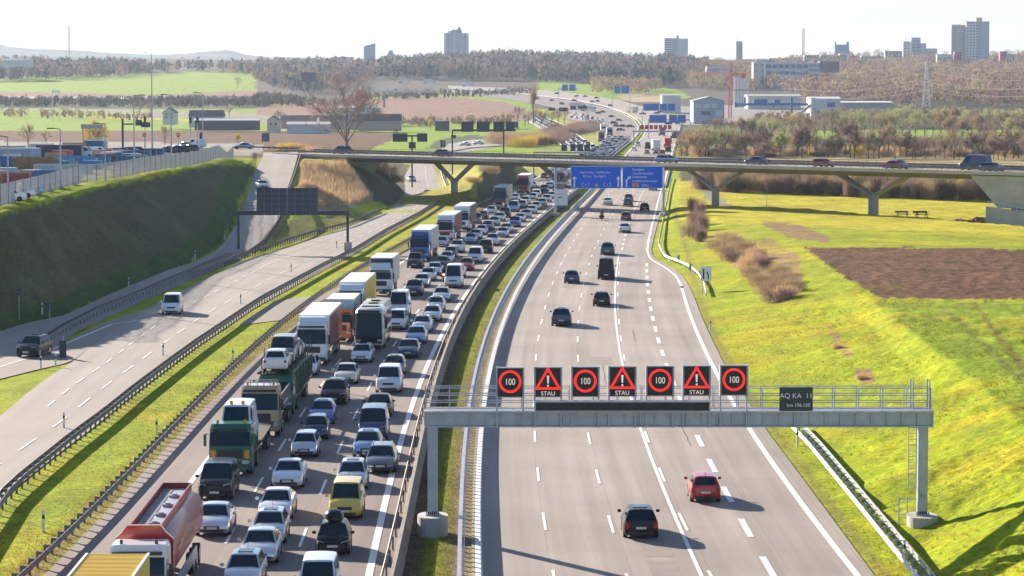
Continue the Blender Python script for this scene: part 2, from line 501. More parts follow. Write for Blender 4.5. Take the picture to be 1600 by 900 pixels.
# ---- colours of the ground, by region
GR = (0.30, 0.36, 0.003); GR2 = (0.22, 0.34, 0.01); YG = (0.36, 0.35, 0.06)
DG = (0.075, 0.11, 0.03); SOIL = (0.125, 0.060, 0.028); SOILF = (0.27, 0.155, 0.11); TAN = (0.42, 0.33, 0.19)
DRY = (0.30, 0.20, 0.09); WOOD = (0.10, 0.085, 0.06); PALE = (0.30, 0.28, 0.19); MEAD = (0.50, 0.45, 0.02)
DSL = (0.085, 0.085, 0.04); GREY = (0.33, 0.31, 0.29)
REG = [
 ([(-400, 60), (2000, 60), (2000, 170), (-400, 170)], WOOD, 0),
 ([(-400, 118), (700, 112), (830, 150), (830, 240), (-400, 240)], GR2, 0),
 ([(-400, 128), (110, 127), (210, 121), (250, 116), (290, 112), (340, 112), (375, 119), (392, 130), (385, 140), (330, 143), (250, 149), (120, 146), (-400, 139)], GR2, 0),
 ([(-400, 139), (120, 145), (235, 149), (330, 144), (390, 141), (420, 148), (420, 158), (-400, 158)], SOILF, 1),
 ([(-400, 152), (420, 150), (430, 170), (-400, 172)], DG, 0),  # far bank, its shadow painted in as dark ground
 ([(-400, 170), (90, 169), (330, 174), (430, 178), (600, 176), (600, 196), (430, 196), (330, 184), (90, 182), (-400, 182)], PALE, 0),
 ([(-400, 172), (60, 171), (210, 178), (210, 181), (60, 182), (-400, 180)], GR2, 0),
 ([(400, 166), (520, 160), (600, 153), (700, 151), (790, 160), (832, 176), (815, 190), (700, 192), (560, 188), (400, 180)], SOILF, 1),
 ([(-400, 182), (95, 183), (150, 184), (330, 192), (400, 195), (540, 198), (700, 196), (770, 188), (830, 196), (862, 214), (700, 240), (-400, 240)], GR2, 0),
 ([(120, 183), (330, 190), (330, 187), (150, 180)], (0.5, 0.38, 0.05), 0),
 ([(-400, 204), (400, 204), (560, 206), (625, 209), (612, 219), (590, 228), (556, 246), (-400, 246)], SOIL, 1),
 ([(665, 232), (690, 216), (735, 211), (765, 214), (735, 224), (700, 236)], DG, 0),
 ([(430, 60), (900, 60), (960, 128), (830, 150), (700, 148), (590, 151), (520, 158), (400, 164), (400, 105)], WOOD, 0),
 ([(840, 126), (960, 132), (1060, 140), (1080, 152), (1040, 160), (940, 156), (840, 142)], GR2, 0),
 ([(962, 148), (1035, 147), (1036, 160), (985, 160)], TAN, 1),
 ([(1060, 165), (1300, 160), (1300, 200), (1060, 200)], GREY, 0),
 ([(1280, 166), (1900, 164), (1900, 262), (1060, 262), (1060, 196), (1280, 190)], DG, 0),
 ([(1380, 204), (1900, 200), (1900, 214), (1380, 216)], GR2, 0),
 ([(1180, 206), (1400, 203), (1400, 216), (1180, 218)], GR2, 0),
 ([(1540, 172), (1900, 176), (1900, 192), (1560, 186)], TAN, 0),
 ([(1060, 243), (1900, 242), (1900, 268), (1060, 268)], (0.40, 0.31, 0.14), 0),
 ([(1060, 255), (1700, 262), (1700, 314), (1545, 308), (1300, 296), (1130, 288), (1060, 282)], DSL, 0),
 ([(1060, 282), (1130, 289), (1300, 297), (1545, 309), (1900, 320), (1900, 380), (1060, 346)], MEAD, 0),
 ([(1120, 287), (1300, 294), (1560, 307), (1700, 312), (1700, 318), (1560, 313), (1300, 300), (1120, 291)], TAN, 0),
 # under and left of the bridge
 ([(642, 250), (730, 246), (745, 262), (748, 282), (742, 300), (752, 318), (700, 340), (640, 330)], YG, 0),
 ([(745, 246), (845, 248), (830, 278), (790, 305), (752, 320), (742, 300), (752, 280)], DSL, 0),  # right flank of the mound, its shade mixed into the dark tone
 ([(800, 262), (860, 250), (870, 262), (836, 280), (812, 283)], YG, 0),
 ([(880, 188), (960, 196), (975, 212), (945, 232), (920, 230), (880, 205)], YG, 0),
 ([(540, 250), (566, 257), (620, 250), (640, 258), (634, 304), (612, 322), (584, 314)], DSL, 0),  # slope beside the abutment, coloured dark for its shaded side
 ([(466, 252), (540, 256), (552, 275), (584, 314), (560, 322), (500, 330), (462, 322), (466, 290)], (0.4, 0.29, 0.18), 0),
 ([(405, 392), (432, 345), (500, 338), (590, 330), (545, 356), (430, 388)], (0.27, 0.26, 0.045), 0),
 # left embankment: thin dry grass, with the slope's shade put into its colour
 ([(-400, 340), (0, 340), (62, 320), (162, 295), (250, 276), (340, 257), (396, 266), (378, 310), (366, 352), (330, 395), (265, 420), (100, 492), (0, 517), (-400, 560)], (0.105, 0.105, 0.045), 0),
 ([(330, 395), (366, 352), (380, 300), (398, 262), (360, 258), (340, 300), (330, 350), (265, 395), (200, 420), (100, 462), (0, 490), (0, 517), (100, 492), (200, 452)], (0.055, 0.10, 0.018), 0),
 # the yard
 ([(-400, 250), (-400, 318), (0, 318), (60, 301), (125, 283), (175, 276), (275, 259), (365, 244), (411, 240), (411, 226), (150, 222), (-400, 215)], GREY, 0),
 # meadow on the right
 ([(1255, 386), (1700, 390), (1700, 469), (1378, 466), (1345, 448), (1300, 420)], SOIL, 1),
 ([(1190, 345), (1245, 350), (1300, 372), (1290, 380), (1230, 370), (1192, 352)], DRY, 0),
 ([(1390, 467), (1700, 470), (1900, 900), (1720, 800), (1598, 662), (1508, 584), (1412, 511)], (0.24, 0.33, 0.006), 0),
 ([(1516, 472), (1524, 472), (1600, 566), (1700, 690), (1694, 696), (1595, 584)], (0.20, 0.19, 0.02), 0),
 ([(1468, 478), (1476, 478), (1600, 590), (1700, 720), (1690, 724), (1590, 600)], (0.20, 0.23, 0.02), 0),
 ([(1075, 281), (1086, 280), (1112, 300), (1146, 322), (1128, 324), (1102, 310)], PALE, 0),
 ([(1290, 500), (1325, 540), (1338, 556), (1322, 560), (1300, 530)], DRY, 0),
 ([(1335, 578), (1358, 575), (1368, 596), (1345, 600)], DRY, 0),
 ([(1140, 385), (1200, 372), (1250, 400), (1250, 455), (1215, 478), (1175, 440), (1120, 395)], DRY, 0),
]
cols = np.arange(-320, 1925, 4.5)
rows = [F * H / (y - 135.0) for y in np.arange(1120, 205, -2.2)]
y_ = 206.0
while rows[-1] < 1700: rows.append(rows[-1] + 9)
while rows[-1] < 4400: rows.append(rows[-1] + 24)
rows += [4500, 4700, 5000, 5500, 6500, 9000, 12000]
rows = np.array(rows)
TX = (cols[None, :] - 800) / F * rows[:, None]
TY = np.repeat(rows[:, None], len(cols), 1)
Xf, Yf = TX.ravel(), TY.ravel()
Zf = land(Xf, Yf)
# low unevenness of banks and meadows
def vnoise(X, Y, s, seed):
    r = np.random.RandomState(seed); T = r.rand(256, 256)
    x = X / s; y = Y / s
    xi = np.floor(x).astype(int); yi = np.floor(y).astype(int)
    fx = x - xi; fy = y - yi
    fx = fx * fx * (3 - 2 * fx); fy = fy * fy * (3 - 2 * fy)
    g = lambda a, b: T[a % 256, b % 256]
    return (g(xi, yi) * (1 - fx) + g(xi + 1, yi) * fx) * (1 - fy) + (g(xi, yi + 1) * (1 - fx) + g(xi + 1, yi + 1) * fx) * fy
_px, _py2 = proj(Xf, Yf, Zf)
_rmp = inpoly(_px, _py2, [(335, 392), (352, 352), (366, 318), (378, 288), (390, 262), (400, 238), (476, 238), (470, 275), (460, 318), (448, 345), (414, 392)])
Zf = Zf - 0.35 * _rmp
amp = np.clip((Zf - 0.1) / 1.2, 0, 1) * (Yf < 640) * (~_rmp)
Zf = Zf + amp * ((vnoise(Xf, Yf, 9, 1) - 0.5) * 0.22 + (vnoise(Xf, Yf, 2.6, 2) - 0.5) * 0.09 + (vnoise(Xf, Yf, 0.9, 3) - 0.5) * 0.10 * (Yf < 330))
_fx, _fy = proj(Xf, Yf, Zf)
_soil = inpoly(_fx, _fy, [(1255, 386), (1700, 390), (1700, 469), (1378, 466), (1345, 448), (1300, 420)])
Zf = Zf + _soil * ((vnoise(Xf + Yf * .2, Yf, 1.1, 31) - .5) * .2 + (vnoise(Xf * 3, Yf * .7, 2.0, 32) - .5) * .16)
Zf = Zf + amp * (Yf < 330) * (~_soil) * ((vnoise(Xf, Yf, .55, 33) - .5) * .16 + np.clip(vnoise(Xf, Yf, 1.7, 34) - .72, 0, 1) * .8)
PX, PY = proj(Xf, Yf, Zf)
jx = (vnoise(Xf, Yf, 3, 4) - 0.5) * 6 + (vnoise(Xf, Yf, 40, 14) - 0.5) * 5 * (Yf > 400); jy = (vnoise(Xf, Yf, 3, 5) - 0.5) * 3 * (Yf < 500) + (vnoise(Xf, Yf, 60, 24) - 0.5) * 2.0 * (Yf > 700)
C3 = np.zeros((len(Xf), 4)); C3[:] = (*GR, 0)
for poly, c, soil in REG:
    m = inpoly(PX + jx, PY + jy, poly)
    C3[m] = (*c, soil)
# dry, yellow patches in the near grass and along the verges
yel = np.array([0.43, 0.37, 0.005])
w = np.clip((vnoise(Xf, Yf, 14, 6) + 0.6 * vnoise(Xf, Yf, 3.1, 7) - 0.80) * 2.4, 0, 0.7) * (Yf < 620) * (C3[:, 3] == 0) * (C3[:, 0] > 0.2)
C3[:, :3] = C3[:, :3] * (1 - w[:, None]) + yel * w[:, None]
def along(fn):
    ys = np.arange(105, 640, 5.0); xs = np.array([fn(y) for y in ys])
    return np.interp(Yf, ys, xs)
near = Yf < 600
def band(a, b, c, soft=0.5, k=1.0):
    """ground colour between two lines that run with the road"""
    global C3
    m = np.clip(np.minimum(Xf - a, b - Xf) / soft, 0, 1) * near * k
    C3[:, :3] = C3[:, :3] * (1 - m[:, None]) + np.array(c) * m[:, None]
xg2, xlp, xbar, xrr, xle = along(X_G2), along(X_LP), along(X_BAR), along(X_RR), along(X_LE)
band(xg2 - 0.6, xlp + 0.3, (0.23, 0.17, 0.07), 0.8, 0.8)
band(xbar, xrr, (0.19, 0.20, 0.015), 0.3, 0.8)
band(xbar, xbar + 1.3, (0.11, 0.085, 0.05), 0.3)  # brown scrub plus the barrier's cast shadow, both in the ground colour
band(xrr - 1.0, xrr, (0.21, 0.14, 0.07), 0.5, 0.8)
band(xrr - 0.7, xle - 0.2, (0.24, 0.17, 0.12), 0.4)
xpe = along(fit([(1367, 900), (1200, 675), (1130, 566), (1110, 525), (1095, 492), (1085, 465)], 2))
band(xpe, xpe + 1.1, (0.20, 0.13, 0.06), 0.7, 0.75 )

nc, nr = len(cols), len(rows)
vs = np.column_stack([Xf, Yf, Zf])
ii = (np.arange(nr - 1)[:, None] * nc + np.arange(nc - 1)[None, :]).ravel()
fs = np.column_stack([ii, ii + 1, ii + nc + 1, ii + nc])
def npmesh(name, V, Fc, n=4):
    me = bpy.data.meshes.new(name)
    me.vertices.add(len(V)); me.vertices.foreach_set('co', np.asarray(V, dtype=np.float32).ravel())
    me.loops.add(len(Fc) * n); me.loops.foreach_set('vertex_index', np.asarray(Fc, dtype=np.int32).ravel())
    me.polygons.add(len(Fc)); me.polygons.foreach_set('loop_start', np.arange(0, len(Fc) * n, n, dtype=np.int32))
    me.update(); me.validate()
    return me
me = npmesh('ground', vs, fs)
ca = me.color_attributes.new('soilcolour', 'FLOAT_COLOR', 'POINT')
ca.data.foreach_set('color', C3.astype(np.float32).ravel())
me.polygons.foreach_set('use_smooth', [True] * len(me.polygons))

gm = bpy.data.materials.new('ground_cover'); gm.use_nodes = True
n = gm.node_tree; b = n.nodes['Principled BSDF']; b.inputs['Roughness'].default_value = 0.95; b.inputs['Specular IOR Level'].default_value = 0.1
at_ = n.nodes.new('ShaderNodeAttribute'); at_.attribute_name = 'soilcolour'
tc = n.nodes.new('ShaderNodeTexCoord')
def NZ(scale, detail=4, rough=0.6, src='Object', stretch=None):
    x = n.nodes.new('ShaderNodeTexNoise'); x.inputs['Scale'].default_value = scale; x.inputs['Detail'].default_value = detail; x.inputs['Roughness'].default_value = rough
    if stretch:
        mp = n.nodes.new('ShaderNodeMapping'); mp.inputs['Scale'].default_value = stretch
        n.links.new(tc.outputs[src], mp.inputs[0]); n.links.new(mp.outputs[0], x.inputs['Vector'])
    else: n.links.new(tc.outputs[src], x.inputs['Vector'])
    return x.outputs['Fac']
def MR(v, a, b_, c, d):
    x = n.nodes.new('ShaderNodeMapRange'); x.inputs['From Min'].default_value = a; x.inputs['From Max'].default_value = b_
    x.inputs['To Min'].default_value = c; x.inputs['To Max'].default_value = d; n.links.new(v, x.inputs['Value']); return x.outputs[0]
def MUL(a, b_):
    x = n.nodes.new('ShaderNodeMath'); x.operation = 'MULTIPLY'; n.links.new(a, x.inputs[0]); n.links.new(b_, x.inputs[1]); return x.outputs[0]
n1 = MR(NZ(1.9, 5, 0.75), 0.3, 0.7, 0.55, 1.4)
n2 = MR(NZ(0.12, 3), 0.35, 0.65, 0.82, 1.15)
n3 = MR(NZ(0.45, 5, 0.7, stretch=(1, 0.35, 1)), 0.3, 0.7, 0.75, 1.2)
sc_ = MUL(MUL(n1, n2), n3)
vm = n.nodes.new('ShaderNodeVectorMath'); vm.operation = 'SCALE'
n.links.new(at_.outputs['Color'], vm.inputs[0]); n.links.new(sc_, vm.inputs['Scale'])
hs = n.nodes.new('ShaderNodeHueSaturation')
n.links.new(vm.outputs[0], hs.inputs['Color'])
n.links.new(MR(NZ(0.7, 4), 0.3, 0.7, 0.478, 0.52), hs.inputs['Hue'])
soil_ = MR(NZ(1.5, 6, 0.85, stretch=(.8, .5, 1)), 0.38, 0.62, 0.3, 1.8)
sm = n.nodes.new('ShaderNodeVectorMath'); sm.operation = 'SCALE'
n.links.new(hs.outputs[0], sm.inputs[0]); n.links.new(soil_, sm.inputs['Scale'])
mxs = n.nodes.new('ShaderNodeMix'); mxs.data_type = 'RGBA'
n.links.new(at_.outputs['Alpha'], mxs.inputs['Factor']); n.links.new(hs.outputs[0], mxs.inputs['A']); n.links.new(sm.outputs[0], mxs.inputs['B'])
n.links.new(mxs.outputs['Result'], b.inputs['Base Color'])
bp = n.nodes.new('ShaderNodeBump'); bp.inputs['Distance'].default_value = 0.22; bp.inputs['Strength'].default_value = 0.75
n.links.new(NZ(2.6, 5, 0.7), bp.inputs['Height']); n.links.new(bp.outputs[0], b.inputs['Normal'])
me.materials.append(gm)
tag(link('ground', me), kind='structure')

# ------------------------------------------------------------------ pavements
def road_mat(name, col, var=0.1):
    m = bpy.data.materials.new(name); m.use_nodes = True
    t = m.node_tree; b = t.nodes['Principled BSDF']; b.inputs['Roughness'].default_value = 0.8; b.inputs['Specular IOR Level'].default_value = 0.35
    tc = t.nodes.new('ShaderNodeTexCoord'); uv = t.nodes.new('ShaderNodeUVMap')
    def nz(src, sc, mapping, det=5):
        mp = t.nodes.new('ShaderNodeMapping'); mp.inputs['Scale'].default_value = mapping
        x = t.nodes.new('ShaderNodeTexNoise'); x.inputs['Scale'].default_value = sc; x.inputs['Detail'].default_value = det
        t.links.new(src, mp.inputs[0]); t.links.new(mp.outputs[0], x.inputs['Vector']); return x.outputs['Fac']
    def mr(v, a, b_, c, d):
        x = t.nodes.new('ShaderNodeMapRange'); x.inputs['From Min'].default_value = a; x.inputs['From Max'].default_value = b_
        x.inputs['To Min'].default_value = c; x.inputs['To Max'].default_value = d; t.links.new(v, x.inputs['Value']); return x.outputs[0]
    def mul(a, b_):
        x = t.nodes.new('ShaderNodeMath'); x.operation = 'MULTIPLY'; t.links.new(a, x.inputs[0]); t.links.new(b_, x.inputs[1]); return x.outputs[0]
    a = mr(nz(uv.outputs[0], 1.0, (0.9, 0.012, 1)), 0.3, 0.7, 1 - var, 1 + var)     # wear running along the lanes
    c = mr(nz(tc.outputs['Object'], 0.08, (1, 1, 1)), 0.3, 0.7, 1 - var * .6, 1 + var * .6)
    d = mr(nz(tc.outputs['Object'], 7.0, (1, 1, 1), 3), 0.3, 0.7, 0.92, 1.08)
    br = t.nodes.new('ShaderNodeTexBrick')        # slab joints
    br.inputs['Scale'].default_value = 1; br.inputs['Brick Width'].default_value = 3.75; br.inputs['Row Height'].default_value = 7.5
    br.inputs['Mortar Size'].default_value = 0.035; br.offset = 0
    br.inputs['Color1'].default_value = (1, 1, 1, 1); br.inputs['Color2'].default_value = (.95, .95, .95, 1); br.inputs['Mortar'].default_value = (.82, .8, .78, 1)
    t.links.new(uv.outputs[0], br.inputs['Vector'])
    s = t.nodes.new('ShaderNodeVectorMath'); s.operation = 'SCALE'; s.inputs[0].default_value = col
    t.links.new(mul(mul(a, c), d), s.inputs['Scale'])
    mm = t.nodes.new('ShaderNodeVectorMath'); mm.operation = 'MULTIPLY'
    t.links.new(s.outputs[0], mm.inputs[0]); t.links.new(br.outputs['Color'], mm.inputs[1])
    t.links.new(mm.outputs[0], b.inputs['Base Color'])
    return m
M_RC = road_mat('pale_motorway_concrete', (0.32, 0.272, 0.245), 0.22)
M_RJ = road_mat('worn_motorway_surface', (0.215, 0.172, 0.16), 0.2)
M_RA = road_mat('ramp_asphalt', (0.30, 0.265, 0.24), .14)
M_LINE = mat('road_marking_white', (0.80, 0.79, 0.76), 0.6, var=0.1, vs=1.2)

def ribbon(name, L, Rr, m, z=0.0, nx=1, step=None):
    """road sheet between two equally long lists of points"""
    V = []; UV = []; v = 0
    for i, (a, b) in enumerate(zip(L, Rr)):
        if i: v += ((L[i] + Rr[i]) / 2 - (L[i - 1] + Rr[i - 1]) / 2).length
        w = (b - a).length
        for k in range(nx + 1):
            t = k / nx
            p = a.lerp(b, t); V.append((p.x, p.y, p.z + z)); UV.append((t * w, v))
    Fc = [(i * (nx + 1) + k, i * (nx + 1) + k + 1, (i + 1) * (nx + 1) + k + 1, (i + 1) * (nx + 1) + k) for i in range(len(L) - 1) for k in range(nx)]
    # a small edge so that the sheet is a real layer
    me = bpy.data.meshes.new(name); me.from_pydata(V, [], Fc)
    uvl = me.uv_layers.new(name='UVMap')
    for p in me.polygons:
        for li in p.loop_indices: uvl.data[li].uv = UV[me.loops[li].vertex_index]
    me.materials.append(m)
    return tag(link(name, me), kind='structure')
def pairs(fnL, fnR, y0, y1, step=5.0, z=0.0):
    ys = np.arange(y0, y1 + .1, step)
    return [Vector((fnL(y), y, z)) for y in ys], [Vector((fnR(y), y, z)) for y in ys]
def resample(P, n):
    P = [Vector(p) for p in P]; d = [0]
    for a, b in zip(P[:-1], P[1:]): d.append(d[-1] + (b - a).length)
    out = []
    for i in range(n):
        t = d[-1] * i / (n - 1)
        k = min(max(int(np.searchsorted(d, t)) - 1, 0), len(P) - 2)
        f = (t - d[k]) / max(d[k + 1] - d[k], 1e-6)
        out.append(P[k].lerp(P[k + 1], min(max(f, 0), 1)))
    return out
def pxpts(L, z=None):
    return [on(x, y) if z is None else at(x, y, z) for x, y in L]

# outbound carriageway (right): left edge a little outside the edge line, right edge of the pavement
PE = [(1600, 1215), (1480, 1055), (1367, 900), (1282, 785), (1200, 675), (1130, 566), (1110, 525), (1095, 492), (1085, 465), (1077, 447), (1067, 432), (1055, 421), (1040, 412), (1025, 405), (1019, 397), (1018, 388), (1020, 378), (1024, 362), (1030, 340), (1036, 315), (1041, 292), (1047, 268), (1050, 250)]
pe = [at(x, y) for x, y in PE]
ys_ = np.array([p.y for p in pe]); xs_ = np.array([p.x for p in pe])
X_PE = lambda y: float(np.interp(y, ys_, xs_))
L1, R1 = pairs(lambda y: X_LE(y) - 0.35, X_PE, 100, 640, 3.0)
ribbon('road', L1, R1, M_RC, 0.0, 4)
# jammed carriageway
L2, R2_ = pairs(X_LP, lambda y: X_BAR(y) - 0.25, 100, 640, 4.0)
ribbon('road', L2, R2_, M_RJ, 0.0, 4)
# ramp road on the left (two lanes)
rl = [(-700, 1120), (-420, 905), (-160, 745), (0, 650), (52, 606), (90, 580), (113, 566)]
L3 = pxpts(rl, 0) + pxpts([(160, 528), (200, 497), (300, 447), (375, 409), (450, 387), (545, 354), (600, 333), (620, 317), (633, 306), (633, 292), (632, 275), (640, 262), (655, 250), (672, 240), (700, 228), (740, 218)], 0)
R3 = pxpts([(-220, 1120), (-100, 940), (-40, 840), (0, 782), (60, 733), (100, 702), (150, 665), (200, 623), (300, 547), (400, 480), (500, 425), (550, 399), (600, 368), (640, 346), (672, 324), (690, 307), (692, 299), (687, 286), (683, 273), (676, 259), (690, 248), (715, 240), (760, 232), (800, 226)], 0)
def match(L, Rr, n=110):
    return resample(L, n), resample(Rr, n)
def crossmatch(L, Rr, n=110):
    """pair the points of two edges that lie opposite one another"""
    A = resample(L, n); Bd = resample(Rr, n * 6); out = []; k0 = 0
    for a in A:
        k = min(range(k0, min(len(Bd), k0 + 160)), key=lambda q: (Bd[q] - a).length)
        out.append(Bd[k]); k0 = k
    return A, out
ribbon('road', *crossmatch(R3, L3, 140)[::-1], M_RA, 0.004, 2)
# slip road that joins it, and the piece that climbs to the bridge
SL = pxpts([(-620, 760), (-300, 622), (-120, 553), (0, 518), (35, 506), (100, 493), (175, 458), (265, 421), (300, 411), (332, 396)], 0) + [at_ramp(x, y) for x, y in [(350, 380), (370, 350), (382, 318), (392, 288), (400, 265), (407, 252), (411, 243), (412, 236)]]
SR_ = pxpts([(-560, 800), (-260, 690), (-60, 600), (0, 580), (60, 560), (120, 518), (230, 467), (300, 437), (360, 411), (390, 395)], 0) + [at_ramp(x, y) for x, y in [(405, 380), (432, 345), (441, 318), (450, 292), (456, 275), (460, 262), (465, 245), (466, 236)]]
ribbon('slip_road', *crossmatch(SL, SR_, 120), M_RA, 0.008, 2)
# paved apron where slip road and ramp road run together
ap = [(-300, 700), (-90, 622), (0, 592), (60, 577), (100, 568), (116, 562), (165, 525), (230, 482), (160, 505), (60, 556), (0, 576), (-60, 596), (-262, 687)]
bm = bmesh.new(); bm.faces.new([bm.verts.new(at(x, y, 0.012)) for x, y in ap]); bmesh.ops.triangulate(bm, faces=bm.faces)
me = bpy.data.meshes.new('road'); bm.to_mesh(me); bm.free(); me.materials.append(M_RA); tag(link('road', me), kind='structure')
# maintenance crossing in the grass
bm = bmesh.new(); bm.faces.new([bm.verts.new(at(x, y, 0.0)) for x, y in [(372, 508), (430, 470), (500, 461), (545, 440), (520, 462), (440, 500)]]); bmesh.ops.triangulate(bm, faces=bm.faces)
me = bpy.data.meshes.new('path'); bm.to_mesh(me); bm.free(); me.materials.append(M_RA); tag(link('path', me), kind='structure')

# far stretch of the motorway, behind the bridge
def far(L, Rr, m, name='road', dz=0.25, n=90):
    a = resample(pxpts(L), n); b = resample(pxpts(Rr), n)
    for p in a + b: p.z = hb(p.y)
    return ribbon(name, a, b, m, dz, 6)
FL_L = [(812, 293), (838, 278), (862, 264), (915, 246), (934, 229), (945, 212), (947, 200), (938, 190), (915, 181), (880, 172.5), (840, 163), (800, 156), (740, 150), (690, 146)]
FL_R = [(910, 293), (925, 276), (938, 262), (965, 240), (987, 222), (998, 209), (999, 198), (992, 188), (976, 179), (959, 173.2), (937, 167), (892, 158), (843, 151.5), (780, 145), (700, 140.5)]
FR_L = [(938, 293), (949, 276), (959, 262), (978, 240), (1003, 215), (1008, 202), (1001, 189), (985, 179.5), (961, 171.5), (938, 165), (893, 156), (843, 150), (780, 143.5), (700, 139)]
FR_R = [(1041, 293), (1045, 276), (1049, 262), (1054, 236), (1059, 217), (1063, 203), (1066, 192), (1052, 182), (1022, 172), (995, 165), (967, 157), (915, 149), (859, 142), (780, 137.5), (700, 134)]
far(FL_L, FL_R, M_RJ); far(FR_L, FR_R, M_RC)
CJ_L = [(905, 247), (885, 230), (870, 219), (859, 209), (845, 199), (828, 190), (815, 186)]
CJ_R = [(945, 243), (925, 231), (905, 219), (892, 209), (876, 198), (852, 187), (835, 183)]
far(CJ_L, CJ_R, M_RA, dz=0.3)
far([(880, 186), (905, 190), (925, 198)], [(885, 174), (915, 180), (945, 190)], M_RA, dz=0.3, n=20)
far([(690, 240), (735, 232), (790, 228)], [(700, 226), (740, 219), (775, 222)], M_RA, dz=0.3, n=20)
far([(-100, 154), (200, 156), (420, 157)], [(-100, 151), (200, 152.5), (420, 153)], M_RA, dz=0.6, n=30)

# ---- painted lines
def strip(V, Fc, P, w, z):
    for i in range(len(P) - 1):
        a, b = P[i], P[i + 1]; d = (b - a); d.z = 0
        if d.length < 1e-4: continue
        nrm = Vector((-d.y, d.x, 0)).normalized() * w / 2
        o = len(V)
        V += [(a + nrm), (a - nrm), (b - nrm), (b + nrm)]
        Fc.append((o, o + 1, o + 2, o + 3))
def lines(name, items, z=0.02):
    V = []; Fc = []
    for P, w, dash in items:
        if not dash: strip(V, Fc, P, w, z); continue
        on_, per, ph = dash
        d = [0]
        for a, b in zip(P[:-1], P[1:]): d.append(d[-1] + (b - a).length)
        def pt(t):
            k = min(max(int(np.searchsorted(d, t)) - 1, 0), len(P) - 2)
            return P[k].lerp(P[k + 1], (t - d[k]) / max(d[k + 1] - d[k], 1e-6))
        t = ph
        while t + on_ < d[-1]:
            strip(V, Fc, [pt(t), pt(t + on_ / 2), pt(t + on_)], w, z); t += per
    me = bpy.data.meshes.new(name)
    me.from_pydata([(p[0], p[1], p[2] + z) for p in V], [], Fc)
    me.materials.append(M_LINE)
    return tag(link(name, me), kind='structure')
def Yof(py): return at(800, py).y
cv = lambda fn, a, b: curve(fn, a, b, 3.0)
def phase(y_known, y0, per):      # dash phase so that a dash starts at y_known
    return (y_known - y0) % per
it = [(cv(X_LE, 100, 620), 0.34, None),
      (cv(X_A, 100, 620), 0.16, (6, 18, phase(Yof(752.5), 100, 18))),
      (cv(X_B, 100, 620), 0.16, (6, 18, phase(Yof(756), 100, 18))),
      (cv(X_C, 100, Yof(405)), 0.16, (6, 18, phase(Yof(753), 100, 18))),
      (cv(X_CS, 100, Yof(395)), 0.2, None),
      (cv(X_C, Yof(392), 620), 0.3, (6, 12, 2)),
      (cv(X_D, 100, Yof(410)), 0.34, (6, 12, phase(Yof(557), 100, 12))),
      (cv(X_E, 100, Yof(446)), 0.34, None)]
E2 = [(1066, 450), (1057.5, 432.5), (1050, 426), (1042.5, 420), (1032, 414), (1020, 408), (1014, 401), (1011.5, 392), (1013, 378), (1018, 355), (1024, 333), (1028, 315), (1033, 296), (1040, 270)]
it.append((resample(G(E2), 60), 0.3, None))
lines('road_markings', it)
it = [(cv(X_RL, 100, 620), 0.36, None),
      (cv(lane(3.75), 100, 620), 0.15, (6, 18, phase(Yof(773), 100, 18))),
      (cv(lane(7.5), 100, 620), 0.15, (6, 18, phase(Yof(769), 100, 18))),
      (cv(lane(11.5), 100, 620), 0.34, None)]
lines('road_markings', it)
rc = crossmatch(R3, L3, 140)
mid = [a.lerp(b, 0.5) for a, b in zip(*rc)]
# dashes of the two-lane ramp road
q1 = [rc[0][i].lerp(rc[1][i], 0.36) for i in range(140)]; q2 = [rc[0][i].lerp(rc[1][i], 0.66) for i in range(140)]
lines('road_markings', [(q1, 0.15, (6, 12, 3)), ([p for p in q2 if p.y > 190 and p.y < 620], 0.15, (4, 8, 5)), (pxpts([(-200, 642), (0, 574), (57, 556), (115, 532), (175, 507), (235, 498)], 0), 0.2, None)], 0.03)
def midf(L, Rr, f, n=80):
    a = resample(pxpts(L), n); b = resample(pxpts(Rr), n)
    out = [p.lerp(q, f) for p, q in zip(a, b)]
    for p in out: p.z = hb(p.y)
    return out
lines('road_markings', [(midf(FR_L, FR_R, f), w, ds) for f, w, ds in [(.04, .4, None), (.27, .2, (6, 18, 0)), (.5, .2, (6, 18, 5)), (.73, .2, (6, 18, 9)), (.96, .4, None)]] + [(midf(FL_L, FL_R, f), w, ds) for f, w, ds in [(.05, .4, None), (.27, .2, (6, 18, 0)), (.5, .2, (6, 18, 5)), (.73, .2, (6, 18, 9)), (.96, .4, None)]], 0.35)

# dark sealed joints and cracks across the ramp road and the outbound lanes
M_SEAL = mat('bitumen_seal', (0.10, 0.085, 0.075), 0.7)
V = []; Fc = []
sr = random.Random(12)
for i in (24, 33, 41, 52, 60, 71, 84):
    a, b_ = rc[0][i], rc[1][i]; f0 = sr.choice((0, .34, .66)); f1 = sr.choice((.34, .66, 1)); f0, f1 = min(f0, f1 - .3), f1
    P = [a.lerp(b_, f0 + (f1 - f0) * t / 8) + Vector((0, sr.uniform(-.08, .08), 0)) for t in range(9)]
    strip(V, Fc, P, .09, .02)
for i in range(16):
    y = 110 * (420 / 110) ** sr.random(); fn = sr.choice((X_A, X_B, X_C, lane(3.75), lane(7.5), lane(11.4))); x0 = sr.uniform(.3, 3)
    P = [Vector((fn(y + t) + x0 + sr.uniform(-.05, .05), y + t, 0)) for t in np.arange(0, sr.uniform(5, 16), 1.5)]
    strip(V, Fc, P, .06, .012)
me = bpy.data.meshes.new('road_joint_seals'); me.from_pydata([tuple(v) if len(v) == 3 else v for v in V], [], Fc); me.materials.append(M_SEAL)
for v_ in me.vertices: v_.co.z += 0.013
tag(link('road_joint_seals', me), kind='structure')
V = []; Fc = []
